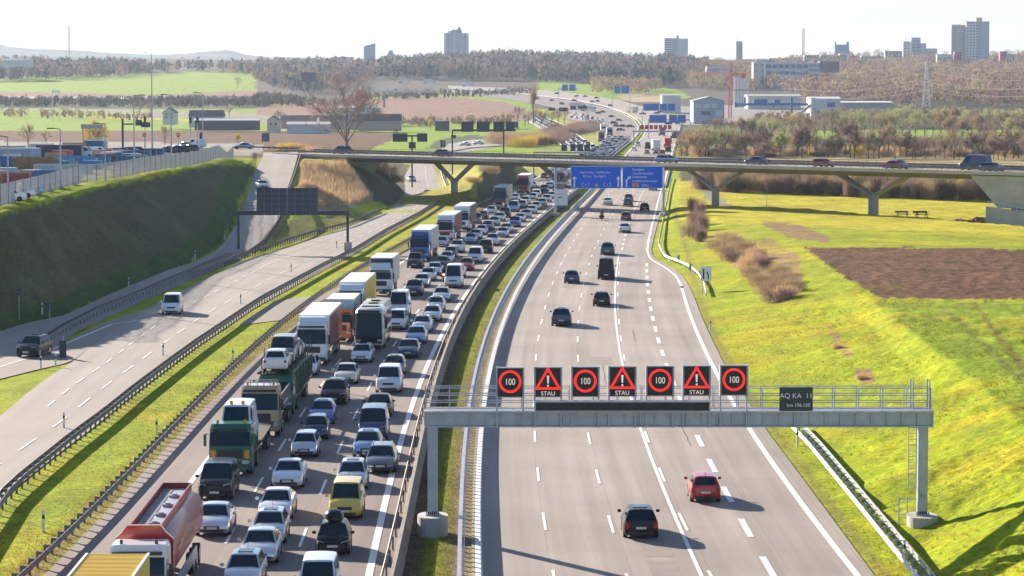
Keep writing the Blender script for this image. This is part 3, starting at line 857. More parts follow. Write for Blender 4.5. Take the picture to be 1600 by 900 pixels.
for i in range(9):      # old rectangular repairs
    y = 125 * (400 / 125) ** sr.random(); fn = sr.choice((X_A, X_B, X_C, lane(3.75), lane(7.5))); x = fn(y) + sr.uniform(.4, 1.2); w_ = sr.uniform(1.2, 2.3); l_ = sr.uniform(3, 9)
    strip(V, Fc, [Vector((fn(y) + 1.9, y, 0)), Vector((fn(y + l_) + 1.9, y + l_, 0))], w_, 0)
me = bpy.data.meshes.new('road_patches'); me.from_pydata([(v[0], v[1], .008) for v in V], [], Fc); me.materials.append(mat('road_patch', (0.25, 0.205, 0.185), .8, var=.15, vs=.8))
tag(link('road_patches', me), kind='structure')

# ------------------------------------------------------------------ guard rails
W_PROF = [(0.0, -0.155), (0.035, -0.13), (0.045, -0.08), (0.0, -0.03), (0.0, 0.03), (0.045, 0.08), (0.035, 0.13), (0.0, 0.155), (-0.02, 0.15), (-0.02, -0.15)]
def rail_beam(mb, P, h, off=0.0, side=1):
    rings = []
    for i, p in enumerate(P):
        a = P[max(i - 1, 0)]; b = P[min(i + 1, len(P) - 1)]
        d = (b - a); d.z = 0; d.normalize()
        nr = Vector((d.y, -d.x, 0)) * side
        rings.append([p + nr * (off + x) + Vector((0, 0, h + z)) for x, z in W_PROF])
    mb.loft(rings)
def guard_rail(P, label, posts=2.0, h=0.62, side=1, mate=M_DSTEEL, double=False, spacer=0.0, group='steel guard rails along the carriageways', top=None):
    """P: line on the ground; a rail beam with its posts"""
    root = empty('guard_rail', P[0], 0, label, 'guard rail', group)
    o0 = P[0]
    Q = [p - o0 for p in P]
    m = MB(); rail_beam(m, Q, h, 0.06 + spacer, side)
    if double: rail_beam(m, Q, h, 0.06 + spacer, -side)
    if top:
        for i in range(len(Q) - 1): m.bar(Q[i] + Vector((0, 0, top)), Q[i + 1] + Vector((0, 0, top)), 0.10, 0.07)
    m.build('rail', mate, root)
    pm = MB().box((0, 0, (h + 0.1) / 2 - 0.1), (0.09, 0.12, h + 0.3))
    if spacer: pm.box((0, 0, h + 0.02), (0.05 if spacer > .3 else .1, 2 * spacer + 0.16, 0.06 if spacer > .3 else .12)) if double else pm.box((0, -spacer * side / 2, h), (0.08, spacer, 0.16))
    if top: pm.box((0, 0, top / 2), (0.10, 0.10, top))
    pmesh = pm.mesh('post', [mate])
    d = [0]
    for a, b in zip(Q[:-1], Q[1:]): d.append(d[-1] + (b - a).length)
    t = posts / 2; k = 0; n_ = 0; rest = MB()
    while t < d[-1]:
        while k < len(Q) - 2 and d[k + 1] < t: k += 1
        p = Q[k].lerp(Q[k + 1], (t - d[k]) / max(d[k + 1] - d[k], 1e-6)); dd = Q[k + 1] - Q[k]
        rz = math.atan2(dd.y, dd.x)
        if n_ < 98:
            o = link('post', pmesh, root, p); o.rotation_euler = (0, 0, rz)
        else:
            rest.box((p.x, p.y, p.z + (h + 0.1) / 2 - 0.1), (0.12, 0.12, h + 0.3))
        n_ += 1; t += posts
    if rest.v:
        tag(rest.build('post', mate, root), kind='stuff')
    return root
yy = lambda fn, a, b, z=0.0: curve(fn, a, b, 4.0, z)
guard_rail(yy(lambda y: X_G2(y), 112, 620), 'dark steel guard rail with wide spacer blocks at the verge of the jammed carriageway', 2.0, 0.66, 1, spacer=0.36)
# rail between ramp road and verge: follows right edge of the ramp road
g1 = pxpts([(-60, 866), (0, 779), (100, 697), (150, 660), (200, 619), (250, 581), (300, 544), (400, 476), (500, 421), (550, 396), (600, 365), (650, 339), (675, 323), (693, 309), (697, 300), (691, 285), (687, 272), (680, 259)], 0)
g1 = [p + Vector((0.5, 0, 0)) for p in resample(g1, 120)]
guard_rail(g1, 'long steel guard rail curving along the right edge of the two-lane ramp road', 2.0, 0.68, 1, double=True, spacer=0.16)
g3 = resample(pxpts([(68, 541), (100, 520), (150, 494), (225, 463), (300, 430), (360, 404)], 0), 40)
guard_rail(g3, 'double steel guard rail on the strip between the slip road and the ramp road', 2.0, 0.68, 1, double=True, spacer=0.22)
g4 = resample(pxpts([(300, 436), (360, 411), (425, 389), (490, 368), (545, 354), (596, 333)], 0), 46)
guard_rail(g4, 'steel guard rail at the left edge of the ramp road below the grass wedge', 2.0, 0.66, -1)
g5 = resample([p + Vector((0.4, 0, 0)) for p in pxpts([(345, 416), (385, 400)], 0) + [at_ramp(x, y) for x, y in [(408, 383), (425, 360), (434, 345), (443, 318), (452, 292), (458, 275), (462, 262), (467, 247)]]], 40)
guard_rail(g5, 'steel guard rail climbing with the slip road towards the bridge', 2.0, 0.66, -1)
# median: outbound double-beam barrier
def super_rail(P, label):
    root = empty('guard_rail', P[0], 0, label, 'guard rail', 'steel guard rails along the carriageways')
    Q = [p - P[0] for p in P]
    m = MB(); rail_beam(m, Q, 0.66, 0.18, 1)
    m.build('lower_rail', M_STEEL, root)
    m = MB()
    for i in range(len(Q) - 1): m.bar(Q[i] + Vector((0, 0, 1.02)), Q[i + 1] + Vector((0, 0, 1.02)), 0.2, 0.24)
    m.build('top_beam', M_STEEL, root)
    pm = MB().box((0, 0, 0.5), (0.10, 0.14, 1.06)).mesh('post', [M_STEEL])
    rest = MB(); c = 0
    d = [0]
    for a, b in zip(Q[:-1], Q[1:]): d.append(d[-1] + (b - a).length)
    t = 0.6; k = 0
    while t < d[-1]:
        while k < len(Q) - 2 and d[k + 1] < t: k += 1
        p = Q[k].lerp(Q[k + 1], (t - d[k]) / max(d[k + 1] - d[k], 1e-6))
        if c < 98: link('post', pm, root, p)
        else: rest.box((p.x, p.y, 0.5), (0.14, 0.14, 1.06))
        t += 1.33; c += 1
    tag(rest.build('post', M_STEEL, root), kind='stuff')
super_rail(yy(X_RR, 108, 640), 'tall bright double-beam steel barrier on the free-flowing side of the median')
# concrete barrier on the jammed side
P = yy(X_BAR, 106, 640)
m = MB(); prof = [(-0.30, 0), (-0.27, 0.10), (-0.12, 0.35), (-0.09, 0.92), (0.09, 0.92), (0.12, 0.35), (0.27, 0.10), (0.30, 0)]
rings = []
for i, p in enumerate(P):
    a = P[max(i - 1, 0)]; b = P[min(i + 1, len(P) - 1)]; dd = (b - a).normalized(); nr = Vector((dd.y, -dd.x, 0))
    rings.append([p + nr * x + Vector((0, 0, z)) for x, z in prof])
m.loft(rings)
tag(m.build('concrete_barrier', M_BARR), 'long low concrete barrier wall between the jam and the green median', 'barrier')
m = MB(); Q = [p + Vector((-0.5, 0, 0.62)) for p in P]; rail_beam(m, [p - P[0] for p in Q], 0, 0, -1)
r_ = empty('guard_rail', P[0], 0, 'thin steel rail running close in front of the concrete median barrier', 'guard rail', 'steel guard rails along the carriageways')
m.build('rail', M_DSTEEL, r_)
pm = MB().box((0, 0, 0.32), (0.08, 0.1, 0.66)).mesh('post', [M_DSTEEL])
for i in range(1, min(96, len(P))): link('post', pm, r_, P[i] - P[0] + Vector((-0.42, 0, 0)))
# outbound right side
gr = resample([at(x, y, 0) + Vector((1.6, 0, 0)) for x, y in [(1470, 1010), (1400, 935), (1350, 868), (1290, 786), (1230, 705), (1204, 676)]], 20)
guard_rail(gr, 'bright ladder-like guard rail on the grass at the right edge of the outbound road', 2.0, 0.62, -1, M_STEEL, double=True, spacer=0.32)
gr = resample([landp for landp in [Vector((p.x + 0.9, p.y, 0)) for p in G([(1091, 466), (1088, 450), (1080, 434), (1068, 424), (1050, 415), (1030, 408), (1024, 400), (1020, 388), (1022, 374), (1028, 350), (1034, 322), (1039, 300), (1044, 280)])]], 60)
guard_rail(gr, 'curved steel guard rail around the grass nose below the right bank', 4.0, 0.62, -1, M_STEEL)
# rail of the far median
for q, lb in ((([(987, 224), (998, 210), (1003, 204), (1001, 196), (995, 189), (980, 179.6), (961, 172.5), (938, 166), (893, 157.2), (843, 151), (790, 145.6)]), 'pale guard rail along the median far behind the bridge'),
              (([(856, 187), (880, 197), (897, 209), (910, 219), (930, 231), (945, 241)]), 'pale guard rail beside the far collector road full of cars'),
              (([(827, 192), (842, 201), (856, 211), (867, 221), (880, 232)]), 'far guard rail left of the packed collector road')):
    PP = resample(pxpts(q), 60)
    root = empty('guard_rail', PP[0], 0, lb, 'guard rail')
    m = MB()
    for a, b in zip(PP[:-1], PP[1:]): m.bar(a - PP[0] + Vector((0, 0, 0.75)), b - PP[0] + Vector((0, 0, 0.75)), 0.12, 0.32)
    m.build('rail', M_WHITE, root)
    m = MB()
    for a in PP[::1]: m.box((*(a - PP[0]).xy, a.z - PP[0].z + 0.2), (0.2, 0.2, 1.0))
    tag(m.build('post', M_STEEL, root), kind='stuff')

# ------------------------------------------------------------------ the road bridge
BD = Vector((1, -1, 0)).normalized()        # along the bridge, towards the right
BN = Vector((-1, -1, 0)).normalized()       # towards the camera side
ZD = 8.95
def bpt(px, off=0.0, z=ZD):
    """point on the bridge axis seen in column px, moved off metres to the near side"""
    Yc = 543.0 / (1 + (px - 800) / F)
    return Vector(((px - 800) / F * Yc, Yc, z)) + BN * off
M_DECK = mat('bridge_concrete', (0.29, 0.25, 0.215), 0.85, var=0.2, vs=0.35, bump=0.15)
M_FASC = mat('bridge_edge_concrete', (0.50, 0.46, 0.40), 0.85, var=0.14, vs=0.5)
M_PIER = mat('pier_concrete', (0.34, 0.35, 0.36), 0.85, var=0.15, vs=0.3)
br = empty('road_bridge', bpt(800, 0, 0), 0, 'long slender concrete road bridge on Y-shaped piers crossing the motorway', 'bridge')
o0 = bpt(800, 0, 0)
a, b = bpt(462), bpt(1760)
def prism_along(prof, a, b, m=None):
    m = m or MB()
    rings = []
    for p in (a, b): rings.append([p - o0 + BN * x + Vector((0, 0, z)) for x, z in prof])
    return m.loft(rings)
prism_along([(-6, -0.05), (6, -0.05), (6.0, -0.42), (4.2, -0.60), (2.6, -1.35), (-2.6, -1.35), (-4.2, -0.60), (-6, -0.42)], a, b).build('deck', M_DECK, br)
m = MB()
prism_along([(5.4, 0.12), (6.25, 0.12), (6.25, -0.45), (5.95, -0.45), (5.95, -0.045), (5.4, -0.045)], a, b, m)
prism_along([(-5.4, 0.12), (-6.25, 0.12), (-6.25, -0.45), (-5.95, -0.45), (-5.95, -0.045), (-5.4, -0.045)], a, b, m)
m.build('edge_beam', M_FASC, br)
prism_along([(-5.35, 0.0), (5.35, 0.0), (5.35, -0.045), (-5.35, -0.045)], a, b).build('carriageway', M_RA, br)
nrail = int((b - a).length / 2.0)
for off, nm in ((6.1, 'parapet_railing'), (-6.1, 'parapet_railing')):
    m = MB()
    for z in (1.05, 0.75, 0.45): m.bar(a - o0 + BN * off + Vector((0, 0, z)), b - o0 + BN * off + Vector((0, 0, z)), 0.05, 0.05)
    for i in range(nrail + 1):
        p = a.lerp(b, i / nrail) - o0 + BN * off; m.box((p.x, p.y, p.z + 0.55), (0.06, 0.06, 1.0))
    m.build(nm, M_DSTEEL, br)
for off in (5.1, -5.1):
    m = MB(); m.bar(a - o0 + BN * off + Vector((0, 0, 0.62)), b - o0 + BN * off + Vector((0, 0, 0.62)), 0.1, 0.3)
    for i in range(nrail // 2 + 1):
        p = a.lerp(b, i / (nrail // 2)) - o0 + BN * off; m.box((p.x, p.y, p.z + 0.3), (0.1, 0.1, 0.6))
    m.build('crash_rail', M_DSTEEL, br)
for px, zb, zs, arm in ((710, -0.2, 4.3, 5.2), (876, -0.2, 4.6, 5.0), (1118, 1.0, 4.4, 6.6), (1365, 0.4, 4.2, 7.4)):
    c = bpt(px, 0, 0) - o0; m = MB(); w = 1.25
    def ring(cx, z, hw, hd):  # hw along the bridge, hd across
        return [c + BD * (cx + sx * hw) + BN * sy * hd + Vector((0, 0, z)) for sx, sy in ((-1, -1), (1, -1), (1, 1), (-1, 1))]
    hd_ = 0.85 if px == 1365 else 0.5
    m.loft([ring(0, zb - 1, 0.46, hd_), ring(0, zs, 0.46, hd_)])
    for s in (-1, 1):
        m.loft([ring(s * 0.05, zs - 0.45, 0.38, hd_ * .97), ring(s * 0.32, zs + 0.05, 0.42, hd_ * .97), ring(s * arm, ZD - 1.20, 0.46, hd_ * .97)])
    m.build('pier', M_PIER, br)
# abutments at both ends
m = MB()
def apt(px, off, z): return bpt(px, off, z) - o0
m.loft([[apt(498, 5.6, ZD - 0.6), apt(498, -5.6, ZD - 0.6), apt(504, -5.6, 5.5), apt(504, 5.6, 5.5)], [apt(572, 5.6, ZD - 0.6), apt(572, -5.6, ZD - 0.6), apt(548, -5.6, 4.4), apt(548, 5.6, 4.4)]])
m.build('abutment', M_PIER, br)
m = MB()
m.loft([[apt(1548, 5.8, ZD - 0.6), apt(1548, -5.8, ZD - 0.6), apt(1592, -5.8, 3.2), apt(1592, 5.8, 3.2)], [apt(1760, 5.8, ZD - 0.6), apt(1760, -5.8, ZD - 0.6), apt(1760, -5.8, 3.2), apt(1760, 5.8, 3.2)]])
m.loft([[apt(1580, 7.0, -0.5), apt(1580, 6.2, -0.5), apt(1580, 6.2, 3.4), apt(1580, 7.0, 3.4)], [apt(1760, 9.0, -0.5), apt(1760, 8.2, -0.5), apt(1760, 8.2, 1.6), apt(1760, 9.0, 1.6)]])
m.box(tuple(apt(1676, 0, 1.3)), (16, 11, 4.2), rz=-math.pi / 4)
m.build('abutment', M_FASC, br)
m = MB()
for i in range(9):
    p = apt(1580 + i * 10, 6.4 + i * .2, 3.3 - i * .15); m.box((p.x, p.y, p.z + 0.5), (0.05, 0.05, 1.1))
for z in (0.5, 1.0): m.bar(apt(1580, 6.4, 3.3 + z), apt(1660, 8.0, 2.1 + z), 0.05, 0.05)
m.build('stair_railing', M_WHITE, br)

# ------------------------------------------------------------------ variable-message gantry in front
GY = at(677, 833, 0).y
gx = lambda px: (px - 800) / F * GY * 1.0
def gp(px, py):  # on the gantry's own plane
    return atY(px, py, GY)
ga = empty('sign_gantry', (0, GY, 0), 0, 'grey steel gantry with seven lit motorway displays spanning the outbound road', 'gantry')
def L_(p): return (p.x, p.y - GY, p.z)
xl, xr = gp(664, 650).x, gp(1456, 650).x
zt, zb_ = gp(1000, 642).z, gp(1000, 665).z
for px, w in ((676, 0.52), (1441, 0.5)):
    x = gp(px, 740).x; m = MB()
    m.box((x, 0, (zb_ + 0.9) / 2), (w, 0.55, zb_ - 0.9))
    m.box((x, 0, 0.98), (w + 0.18, 0.75, 0.08))
    c = m.build('column', M_STEEL, ga, bevel=0.03)
    mb = MB()
    for i in range(7): mb.tube((x - 0.3 + i * 0.1, -0.32, 1.0), (x - 0.3 + i * 0.1, -0.32, 1.16), 0.025, n=6)
    mb.build('anchor_bolts', M_BLACK, c)
    m = MB(); rings = []
    for z in (-0.6, 0.95):
        rings.append([Vector((x + 0.78 * (1 if math.cos(t) > 0 else -1) * abs(math.cos(t)) ** 0.6, 1.15 * math.sin(t) - 0.1, z)) for t in [2 * math.pi * k / 28 for k in range(28)]])
    m.loft(rings); m.build('footing', M_CONC, ga, smooth=False)
m = MB()
m.box(((xl + xr) / 2, 0, (zt + zb_) / 2), (xr - xl, 0.7, zt - zb_ - 0.1))
m.box(((xl + xr) / 2, -0.06, zt), (xr - xl + 0.1, 1.0, 0.08)); m.box(((xl + xr) / 2, -0.02, zb_), (xr - xl + 0.05, 0.84, 0.08))
m.build('beam', M_STEEL, ga)
n_ = 33; sm_ = MB().box((0, -0.39, (zt + zb_) / 2), (0.06, 0.1, zt - zb_ - 0.14)).mesh('stiffener', [M_STEEL])
for i in range(n_ + 1):
    link('stiffener', sm_, ga, (xl + (xr - xl) * i / n_, 0, 0))
# catwalk with its railing, behind the displays
m = MB(); m.box(((xl + xr) / 2, 0.95, zt + 0.02), (xr - xl, 1.0, 0.05)); m.build('walkway', M_DSTEEL, ga)
m = MB()
for yv in (0.45, 1.45):
    for z in (0.38, 0.75, 1.12): m.bar((xl, yv, zt + z), (xr, yv, zt + z), 0.045, 0.045)
    for i in range(22): m.box((xl + (xr - xl) * i / 21, yv, zt + 0.56), (0.05, 0.05, 1.12))
for x in (xr - 0.9, xr - 0.05):
    for yv in (0.5, 1.4): m.box((x, yv, zt + 0.75), (0.07, 0.07, 1.5))
m.build('railing', M_STEEL, ga)
m = MB()  # caged ladder at the right column
lx = gp(1427, 700).x
for sx in (-0.2, 0.2): m.bar((lx + sx, 0.3, 2.2), (lx + sx, 0.3, zt), 0.04, 0.04)
for i in range(16): m.bar((lx - 0.2, 0.3, 2.4 + i * 0.3), (lx + 0.2, 0.3, 2.4 + i * 0.3), 0.03, 0.03)
m.build('ladder', M_STEEL, ga)
m = MB(); fx = gp(1410, 810).x
for sx in (-0.12, 0.3): m.box((fx + sx, 0.5, 0.9), (0.06, 0.06, 1.8))
for z in (0.9, 1.7): m.bar((fx - 0.12, 0.5, z), (fx + 1.1, 0.2, z), 0.04, 0.04)
m.build('handrail', M_STEEL, ga)
for k, px in enumerate((797, 856, 914, 971.5, 1030, 1087, 1145)):
    c = gp(px, 595); z1 = gp(px, 573 - (k > 0) * (k * 0.6)).z; z0 = gp(px, 618 - k * 0.5).z; x = c.x; w = gp(px + 19, 595).x - gp(px - 19, 595).x
    zc = (z0 + z1) / 2; hh = z1 - z0; yf = -0.75
    d = MB().box((x, yf + 0.2, zc), (w + 0.10, 0.34, hh + 0.06)).build('display_board', M_STEEL, ga)
    for sx in (-1, 1):
        m = MB(); m.box((x + sx * (w / 2 + 0.07), yf + 0.16, zc), (0.07, 0.5, hh + 0.1))
        m.box((x + sx * (w / 2 + 0.05), -0.47, (z0 + zb_) / 2 + 0.05), (0.08, 0.1, z0 - zb_ + 0.2))
        m.build('bracket', M_STEEL, d)
    MB().box((x, yf + 0.02, zc), (w, 0.04, hh - 0.04)).build('led_panel', M_LEDBK, d)
    yl = yf - 0.004
    if k % 2 == 0:
        m = MB(); cz = zc + 0.05; n_ = 40
        for rr, r0 in ((0.575, 0.455),):
            o_ = [(x + rr * math.cos(2 * math.pi * i / n_), cz + rr * math.sin(2 * math.pi * i / n_)) for i in range(n_)]
            i_ = [(x + r0 * math.cos(2 * math.pi * i / n_), cz + r0 * math.sin(2 * math.pi * i / n_)) for i in range(n_)]
            m.loft([[Vector((p[0], yl, p[1])) for p in o_], [Vector((p[0], yl, p[1])) for p in i_]], cap=False)
        m.build('red_ring', M_LEDR, d)
        text('100', 0.46, (x, yl, cz - 0.16), M_LEDW, d, 'speed_number', sx=0.78)
    else:
        m = MB(); cz = zc + 0.02
        def tri(r): return [Vector((x + r * math.sin(t) * 1.0, yl, cz + r * math.cos(t) * 1.0)) for t in (0, 2 * math.pi / 3, 4 * math.pi / 3)]
        m.loft([tri(0.78), tri(0.55)], cap=False); m.build('warning_triangle', M_LEDR, d)
        m = MB().loft([[Vector((x - .06, yl, cz + .32)), Vector((x + .06, yl, cz + .32)), Vector((x + .06, yl + .01, cz + .32)), Vector((x - .06, yl + .01, cz + .32))], [Vector((x - .035, yl, cz - .08)), Vector((x + .035, yl, cz - .08)), Vector((x + .035, yl + .01, cz - .08)), Vector((x - .035, yl + .01, cz - .08))]])
        m.box((x, yl, cz - 0.2), (0.09, 0.012, 0.09)); m.build('exclamation_mark', M_LEDW, d)
        text('STAU', 0.30, (x, yl, z0 + 0.07), M_LEDW, d, 'lettering', sx=1.0)
c1, c2 = gp(835, 632), gp(1108, 632); z1, z0 = gp(970, 624).z, gp(970, 640).z
w_ = MB().box(((c1.x + c2.x) / 2, -0.78, (z0 + z1) / 2), (c2.x - c1.x, 0.3, z1 - z0)).build('text_display', M_STEEL, ga)
MB().box(((c1.x + c2.x) / 2, -0.95, (z0 + z1) / 2), (c2.x - c1.x - 0.14, 0.03, z1 - z0 - 0.12)).build('led_panel', M_LEDBK, w_)
c1, c2 = gp(1216, 620), gp(1268, 620); z1, z0 = gp(1240, 603).z, gp(1240, 640).z
M_NB = mat('number_board_dark', (0.035, 0.045, 0.055), 0.5)
nb = MB().box(((c1.x + c2.x) / 2, -0.6, (z0 + z1) / 2), (c2.x - c1.x, 0.06, z1 - z0)).build('number_board', M_NB, ga, bevel=0.01)
text('AQ KA  11', 0.36, ((c1.x + c2.x) / 2, -0.64, z0 + 0.66), M_SIGNW, nb)
text('km 196.150', 0.25, ((c1.x + c2.x) / 2 + 0.12, -0.64, z0 + 0.22), M_SIGNW, nb)
text('11', 0.3, (gp(1441, 770).x, -0.285, gp(1441, 777).z), M_BLACK, ga)

# ------------------------------------------------------------------ blue direction-sign gantry
def arrow_up(m, x, z0, z1, y, w=0.16, head=0.36):
    m.box((x, y, (z0 + z1 - head) / 2), (w, 0.02, z1 - z0 - head))
    m.add([(x - head * .75, y - .01, z1 - head), (x + head * .75, y - .01, z1 - head), (x, y - .01, z1), (x - head * .75, y + .01, z1 - head), (x + head * .75, y + .01, z1 - head), (x, y + .01, z1)], [(0, 1, 2), (5, 4, 3), (0, 3, 4, 1), (1, 4, 5, 2), (2, 5, 3, 0)])
BY = 497.0
p0, p1 = atY(892, 259.5, BY), atY(1036, 294.5, BY)
bgy = empty('direction_sign_gantry', (p0.x, BY, 0), 0, 'motorway gantry with big blue direction signs just in front of the bridge', 'gantry')
lx = lambda px: atY(px, 280, BY).x - p0.x
zz = lambda py: atY(960, py, BY).z
W = p1.x - p0.x; zt, zb_ = p0.z, p1.z
legL, legR = lx(868), lx(1037)
for x in (legL, legR):
    z_ = landz(p0.x + x, BY)
    MB().tube((x, 0.5, z_ - 0.4), (x, 0.5, zt - 0.4), 0.2, n=10).build('column', M_STEEL, bgy)
    MB().tube((x, 0.5, z_ - 0.5), (x, 0.5, z_ + 0.6), 0.75, n=14).build('footing', M_CONC, bgy)
m = MB()
for z in (zt - 0.8, zb_ + 0.9): m.bar((legL, 0.5, z), (legR, 0.5, z), 0.3, 0.3)
for i in range(17):
    x = legL + (legR - legL) * i / 17; x2 = legL + (legR - legL) * (i + 1) / 17
    m.bar((x, 0.5, zt - 0.8), (x2, 0.5, zb_ + 0.9), 0.08, 0.08)
m.build('truss_beam', M_STEEL, bgy)
xs = lx(971.5)
for nm, xa, xb in (('direction_sign', 0, xs - 0.1), ('direction_sign', xs + 0.1, W)):
    s = MB().box(((xa + xb) / 2, 0.08, (zt + zb_) / 2), (xb - xa, 0.10, zt - zb_)).build(nm, M_SIGNW, bgy)
    MB().box(((xa + xb) / 2, 0.02, (zt + zb_) / 2), (xb - xa - 0.16, 0.03, zt - zb_ - 0.16)).build('blue_face', M_BLUE, s)
    yt = -0.006
    if xa == 0:
        text('Karlsruhe  Heilbronn', 0.62, (lx(930), yt, zz(271)), M_SIGNW, s)
        text('Kreuz  Stuttgart', 0.62, (lx(929), yt, zz(277)), M_SIGNW, s)
        m = MB(); arrow_up(m, lx(897.5), zz(292), zz(275), yt, 0.24, 0.55); arrow_up(m, lx(966), zz(292), zz(275), yt, 0.24, 0.55)
        arrow_up(m, lx(932), zz(292), zz(286.5), yt, 0.2, 0.42); m.bar((lx(928.5), yt, zz(289.6)), (lx(935.5), yt, zz(289.6)), 0.02, 0.16)
        m.build('arrow', M_SIGNW, s)
        for px in (915, 949):
            m = MB()
            for a_, b_ in (((-0.55, -0.28), (-0.3, -0.28)), ((0.3, -0.28), (0.55, -0.28)), ((-0.55, 0.28), (-0.3, 0.28)), ((0.3, 0.28), (0.55, 0.28)), ((-0.55, -0.28), (-0.62, 0)), ((-0.62, 0), (-0.55, 0.28)), ((0.55, -0.28), (0.62, 0)), ((0.62, 0), (0.55, 0.28))):
                m.bar((lx(px) + a_[0], yt, zz(288.6) + a_[1]), (lx(px) + b_[0], yt, zz(288.6) + b_[1]), 0.02, 0.07)
            m.build('route_symbol', M_SIGNW, s); text('8', 0.5, (lx(px), yt, zz(290.6)), M_SIGNW, s)
    else:
        for t_, py, sz in (('Stuttgart', 266.5, 0.6), ('Tübingen/Reutlingen', 272.3, 0.5), ('Filderstadt', 278.2, 0.6), ('Leinfelden-Echterdingen', 284.2, 0.5), ('1000 m', 291.2, 0.5)):
            text(t_, sz, (lx(988 if 'm' != t_[-1] else 1002), yt, zz(py)), M_SIGNW, s, align='LEFT', sx=0.9 if sz < .55 else 1)
        MB().box((lx(993), yt, zz(288.8)), (1.15, 0.02, 0.62)).build('route_symbol', mat('route_orange', (0.75, 0.33, 0.02), 0.5), s)
        text('27', 0.5, (lx(993), yt - 0.02, zz(290.6)), M_BLACK, s)
        m = MB(); m.box((lx(979), yt, (zz(292) + zz(281)) / 2), (0.24, 0.02, zz(281) - zz(292))); m.bar((lx(979) - .05, yt, zz(281.6)), (lx(983), yt, zz(277.5)), 0.02, 0.24)
        m.add([(lx(981), yt - .01, zz(276.2)), (lx(986), yt - .01, zz(275)), (lx(985), yt - .01, zz(280)), (lx(981), yt + .01, zz(276.2)), (lx(986), yt + .01, zz(275)), (lx(985), yt + .01, zz(280))], [(0, 2, 1), (3, 4, 5), (0, 1, 4, 3), (1, 2, 5, 4), (2, 0, 3, 5)])
        m.build('arrow', M_SIGNW, s)
m = MB().box((lx(876.5), 0.1, (zz(296) + zz(321)) / 2), (lx(887) - lx(866), 0.12, zz(296) - zz(321)))
ls = m.build('lane_sign', M_SIGNW, bgy)
m = MB(); m.bar((lx(871.5), 0.03, zz(319)), (lx(871.5), 0.03, zz(309)), 0.02, 0.14); m.bar((lx(871.5), 0.03, zz(309)), (lx(879), 0.03, zz(307.5)), 0.02, 0.14)
m.bar((lx(867), 0.03, zz(303)), (lx(886), 0.03, zz(303)), 0.02, 0.05)
m.build('arrow', M_BLACK, ls)

def small_gantry(label, Y, legs, boards, beam, mt=M_BACK, frame=None, fins=True, face=None, name='sign_gantry', ladder=False):
    """gantry whose signs are given as px boxes; seen from behind"""
    x0 = atY(legs[0][0], legs[0][1], Y)
    r = empty(name, (x0.x, Y, hb(Y)), 0, label, 'gantry')
    X = lambda px: atY(px, 300, Y).x - x0.x
    Z = lambda py: atY(800, py, Y).z - hb(Y)
    sc = max(0.12, 0.6 * Y / 1200)
    for px, py in legs:
        c = MB().box((X(px), 0, Z(beam[1]) / 2), (0.34, 0.34, Z(beam[1]))).build('column', M_BACK if not frame else frame, r)
    MB().box(((X(beam[2]) + X(beam[3])) / 2, 0, (Z(beam[0]) + Z(beam[1])) / 2), (X(beam[3]) - X(beam[2]), 0.5, Z(beam[0]) - Z(beam[1]))).build('beam', frame or M_BACK, r)
    for q in boards:
        a_, b_, c_, d_ = q[:4]; mm = q[4] if len(q) > 4 else mt
        s = MB().box(((X(a_) + X(c_)) / 2, -0.45, (Z(b_) + Z(d_)) / 2), (X(c_) - X(a_), 0.12, Z(b_) - Z(d_))).build('sign_panel', mm, r)
        if fins:
            m = MB()
            for i in range(1, 5): m.bar((X(a_) + .1, -0.53, Z(b_) + (Z(d_) - Z(b_)) * i / 5), (X(c_) - .1, -0.53, Z(b_) + (Z(d_) - Z(b_)) * i / 5), 0.05, 0.07)
            for i in range(0, 5): m.bar((X(a_) + (X(c_) - X(a_)) * i / 4, -0.56, Z(b_)), (X(a_) + (X(c_) - X(a_)) * i / 4, -0.56, Z(d_)), 0.09, 0.04)
            m.build('stiffening_rib', M_DSTEEL, s)
    return r, X, Z
r, X, Z = small_gantry('dark sign gantry over the ramp road, its two panels seen from behind', 391.0, [(372, 388), (543, 397)], [(402, 293.5, 448, 336), (449.5, 293.5, 497, 336)], (329, 336, 370, 546))
m = MB()
for z in (317, 321.5, 326): m.bar((X(368), 0.3, Z(z)), (X(543), 0.3, Z(z)), 0.05, 0.05)
for i in range(23): m.bar((X(368) + (X(543) - X(368)) * i / 22, 0.3, Z(329)), (X(368) + (X(543) - X(368)) * i / 22, 0.3, Z(317)), 0.05, 0.05)
m.build('railing', M_DSTEEL, r)
MB().box((X(543.5), 0, 0.45), (1.0, 1.2, 1.6)).build('footing', M_CONC, r, bevel=0.03)

# signs behind the bridge, seen from behind
small_gantry('cantilever sign post behind the bridge with two dark panels', 640, [(644, 233)], [(614, 208.5, 637, 221.5), (652, 208.5, 668, 221.5), (639, 222, 650, 232)], (211, 213.5, 625, 660), fins=False)
small_gantry('long dark sign gantry over the ramp beyond the bridge', 700, [(707, 215), (787, 214)], [(721, 190, 740, 206), (745, 190, 765, 206), (771, 190, 787, 206), (790, 190, 804, 204), (705, 211, 713, 216)], (202, 205, 706, 806), fins=False)
M_FB = mat('far_sign_blue', (0.01, 0.16, 0.55), 0.5)
small_gantry('nearer of the two far blue direction-sign gantries', 1225, [(1013, 220), (1078, 220)], [(1014, 179.5, 1041, 192, M_FB), (1045, 179.5, 1057, 192, M_FB), (1058, 179.5, 1071, 192, M_FB)], (186, 188, 1012, 1078), fins=False, frame=M_STEEL)
small_gantry('blue direction-sign gantry right behind the nearer blue one', 1440, [(1003, 205), (1062, 205)], [(1005, 162, 1029, 173, M_FB), (1031, 162, 1042, 173, M_FB), (1043, 162, 1054, 173, M_FB)], (168, 170, 1003, 1062), fins=False, frame=M_STEEL)
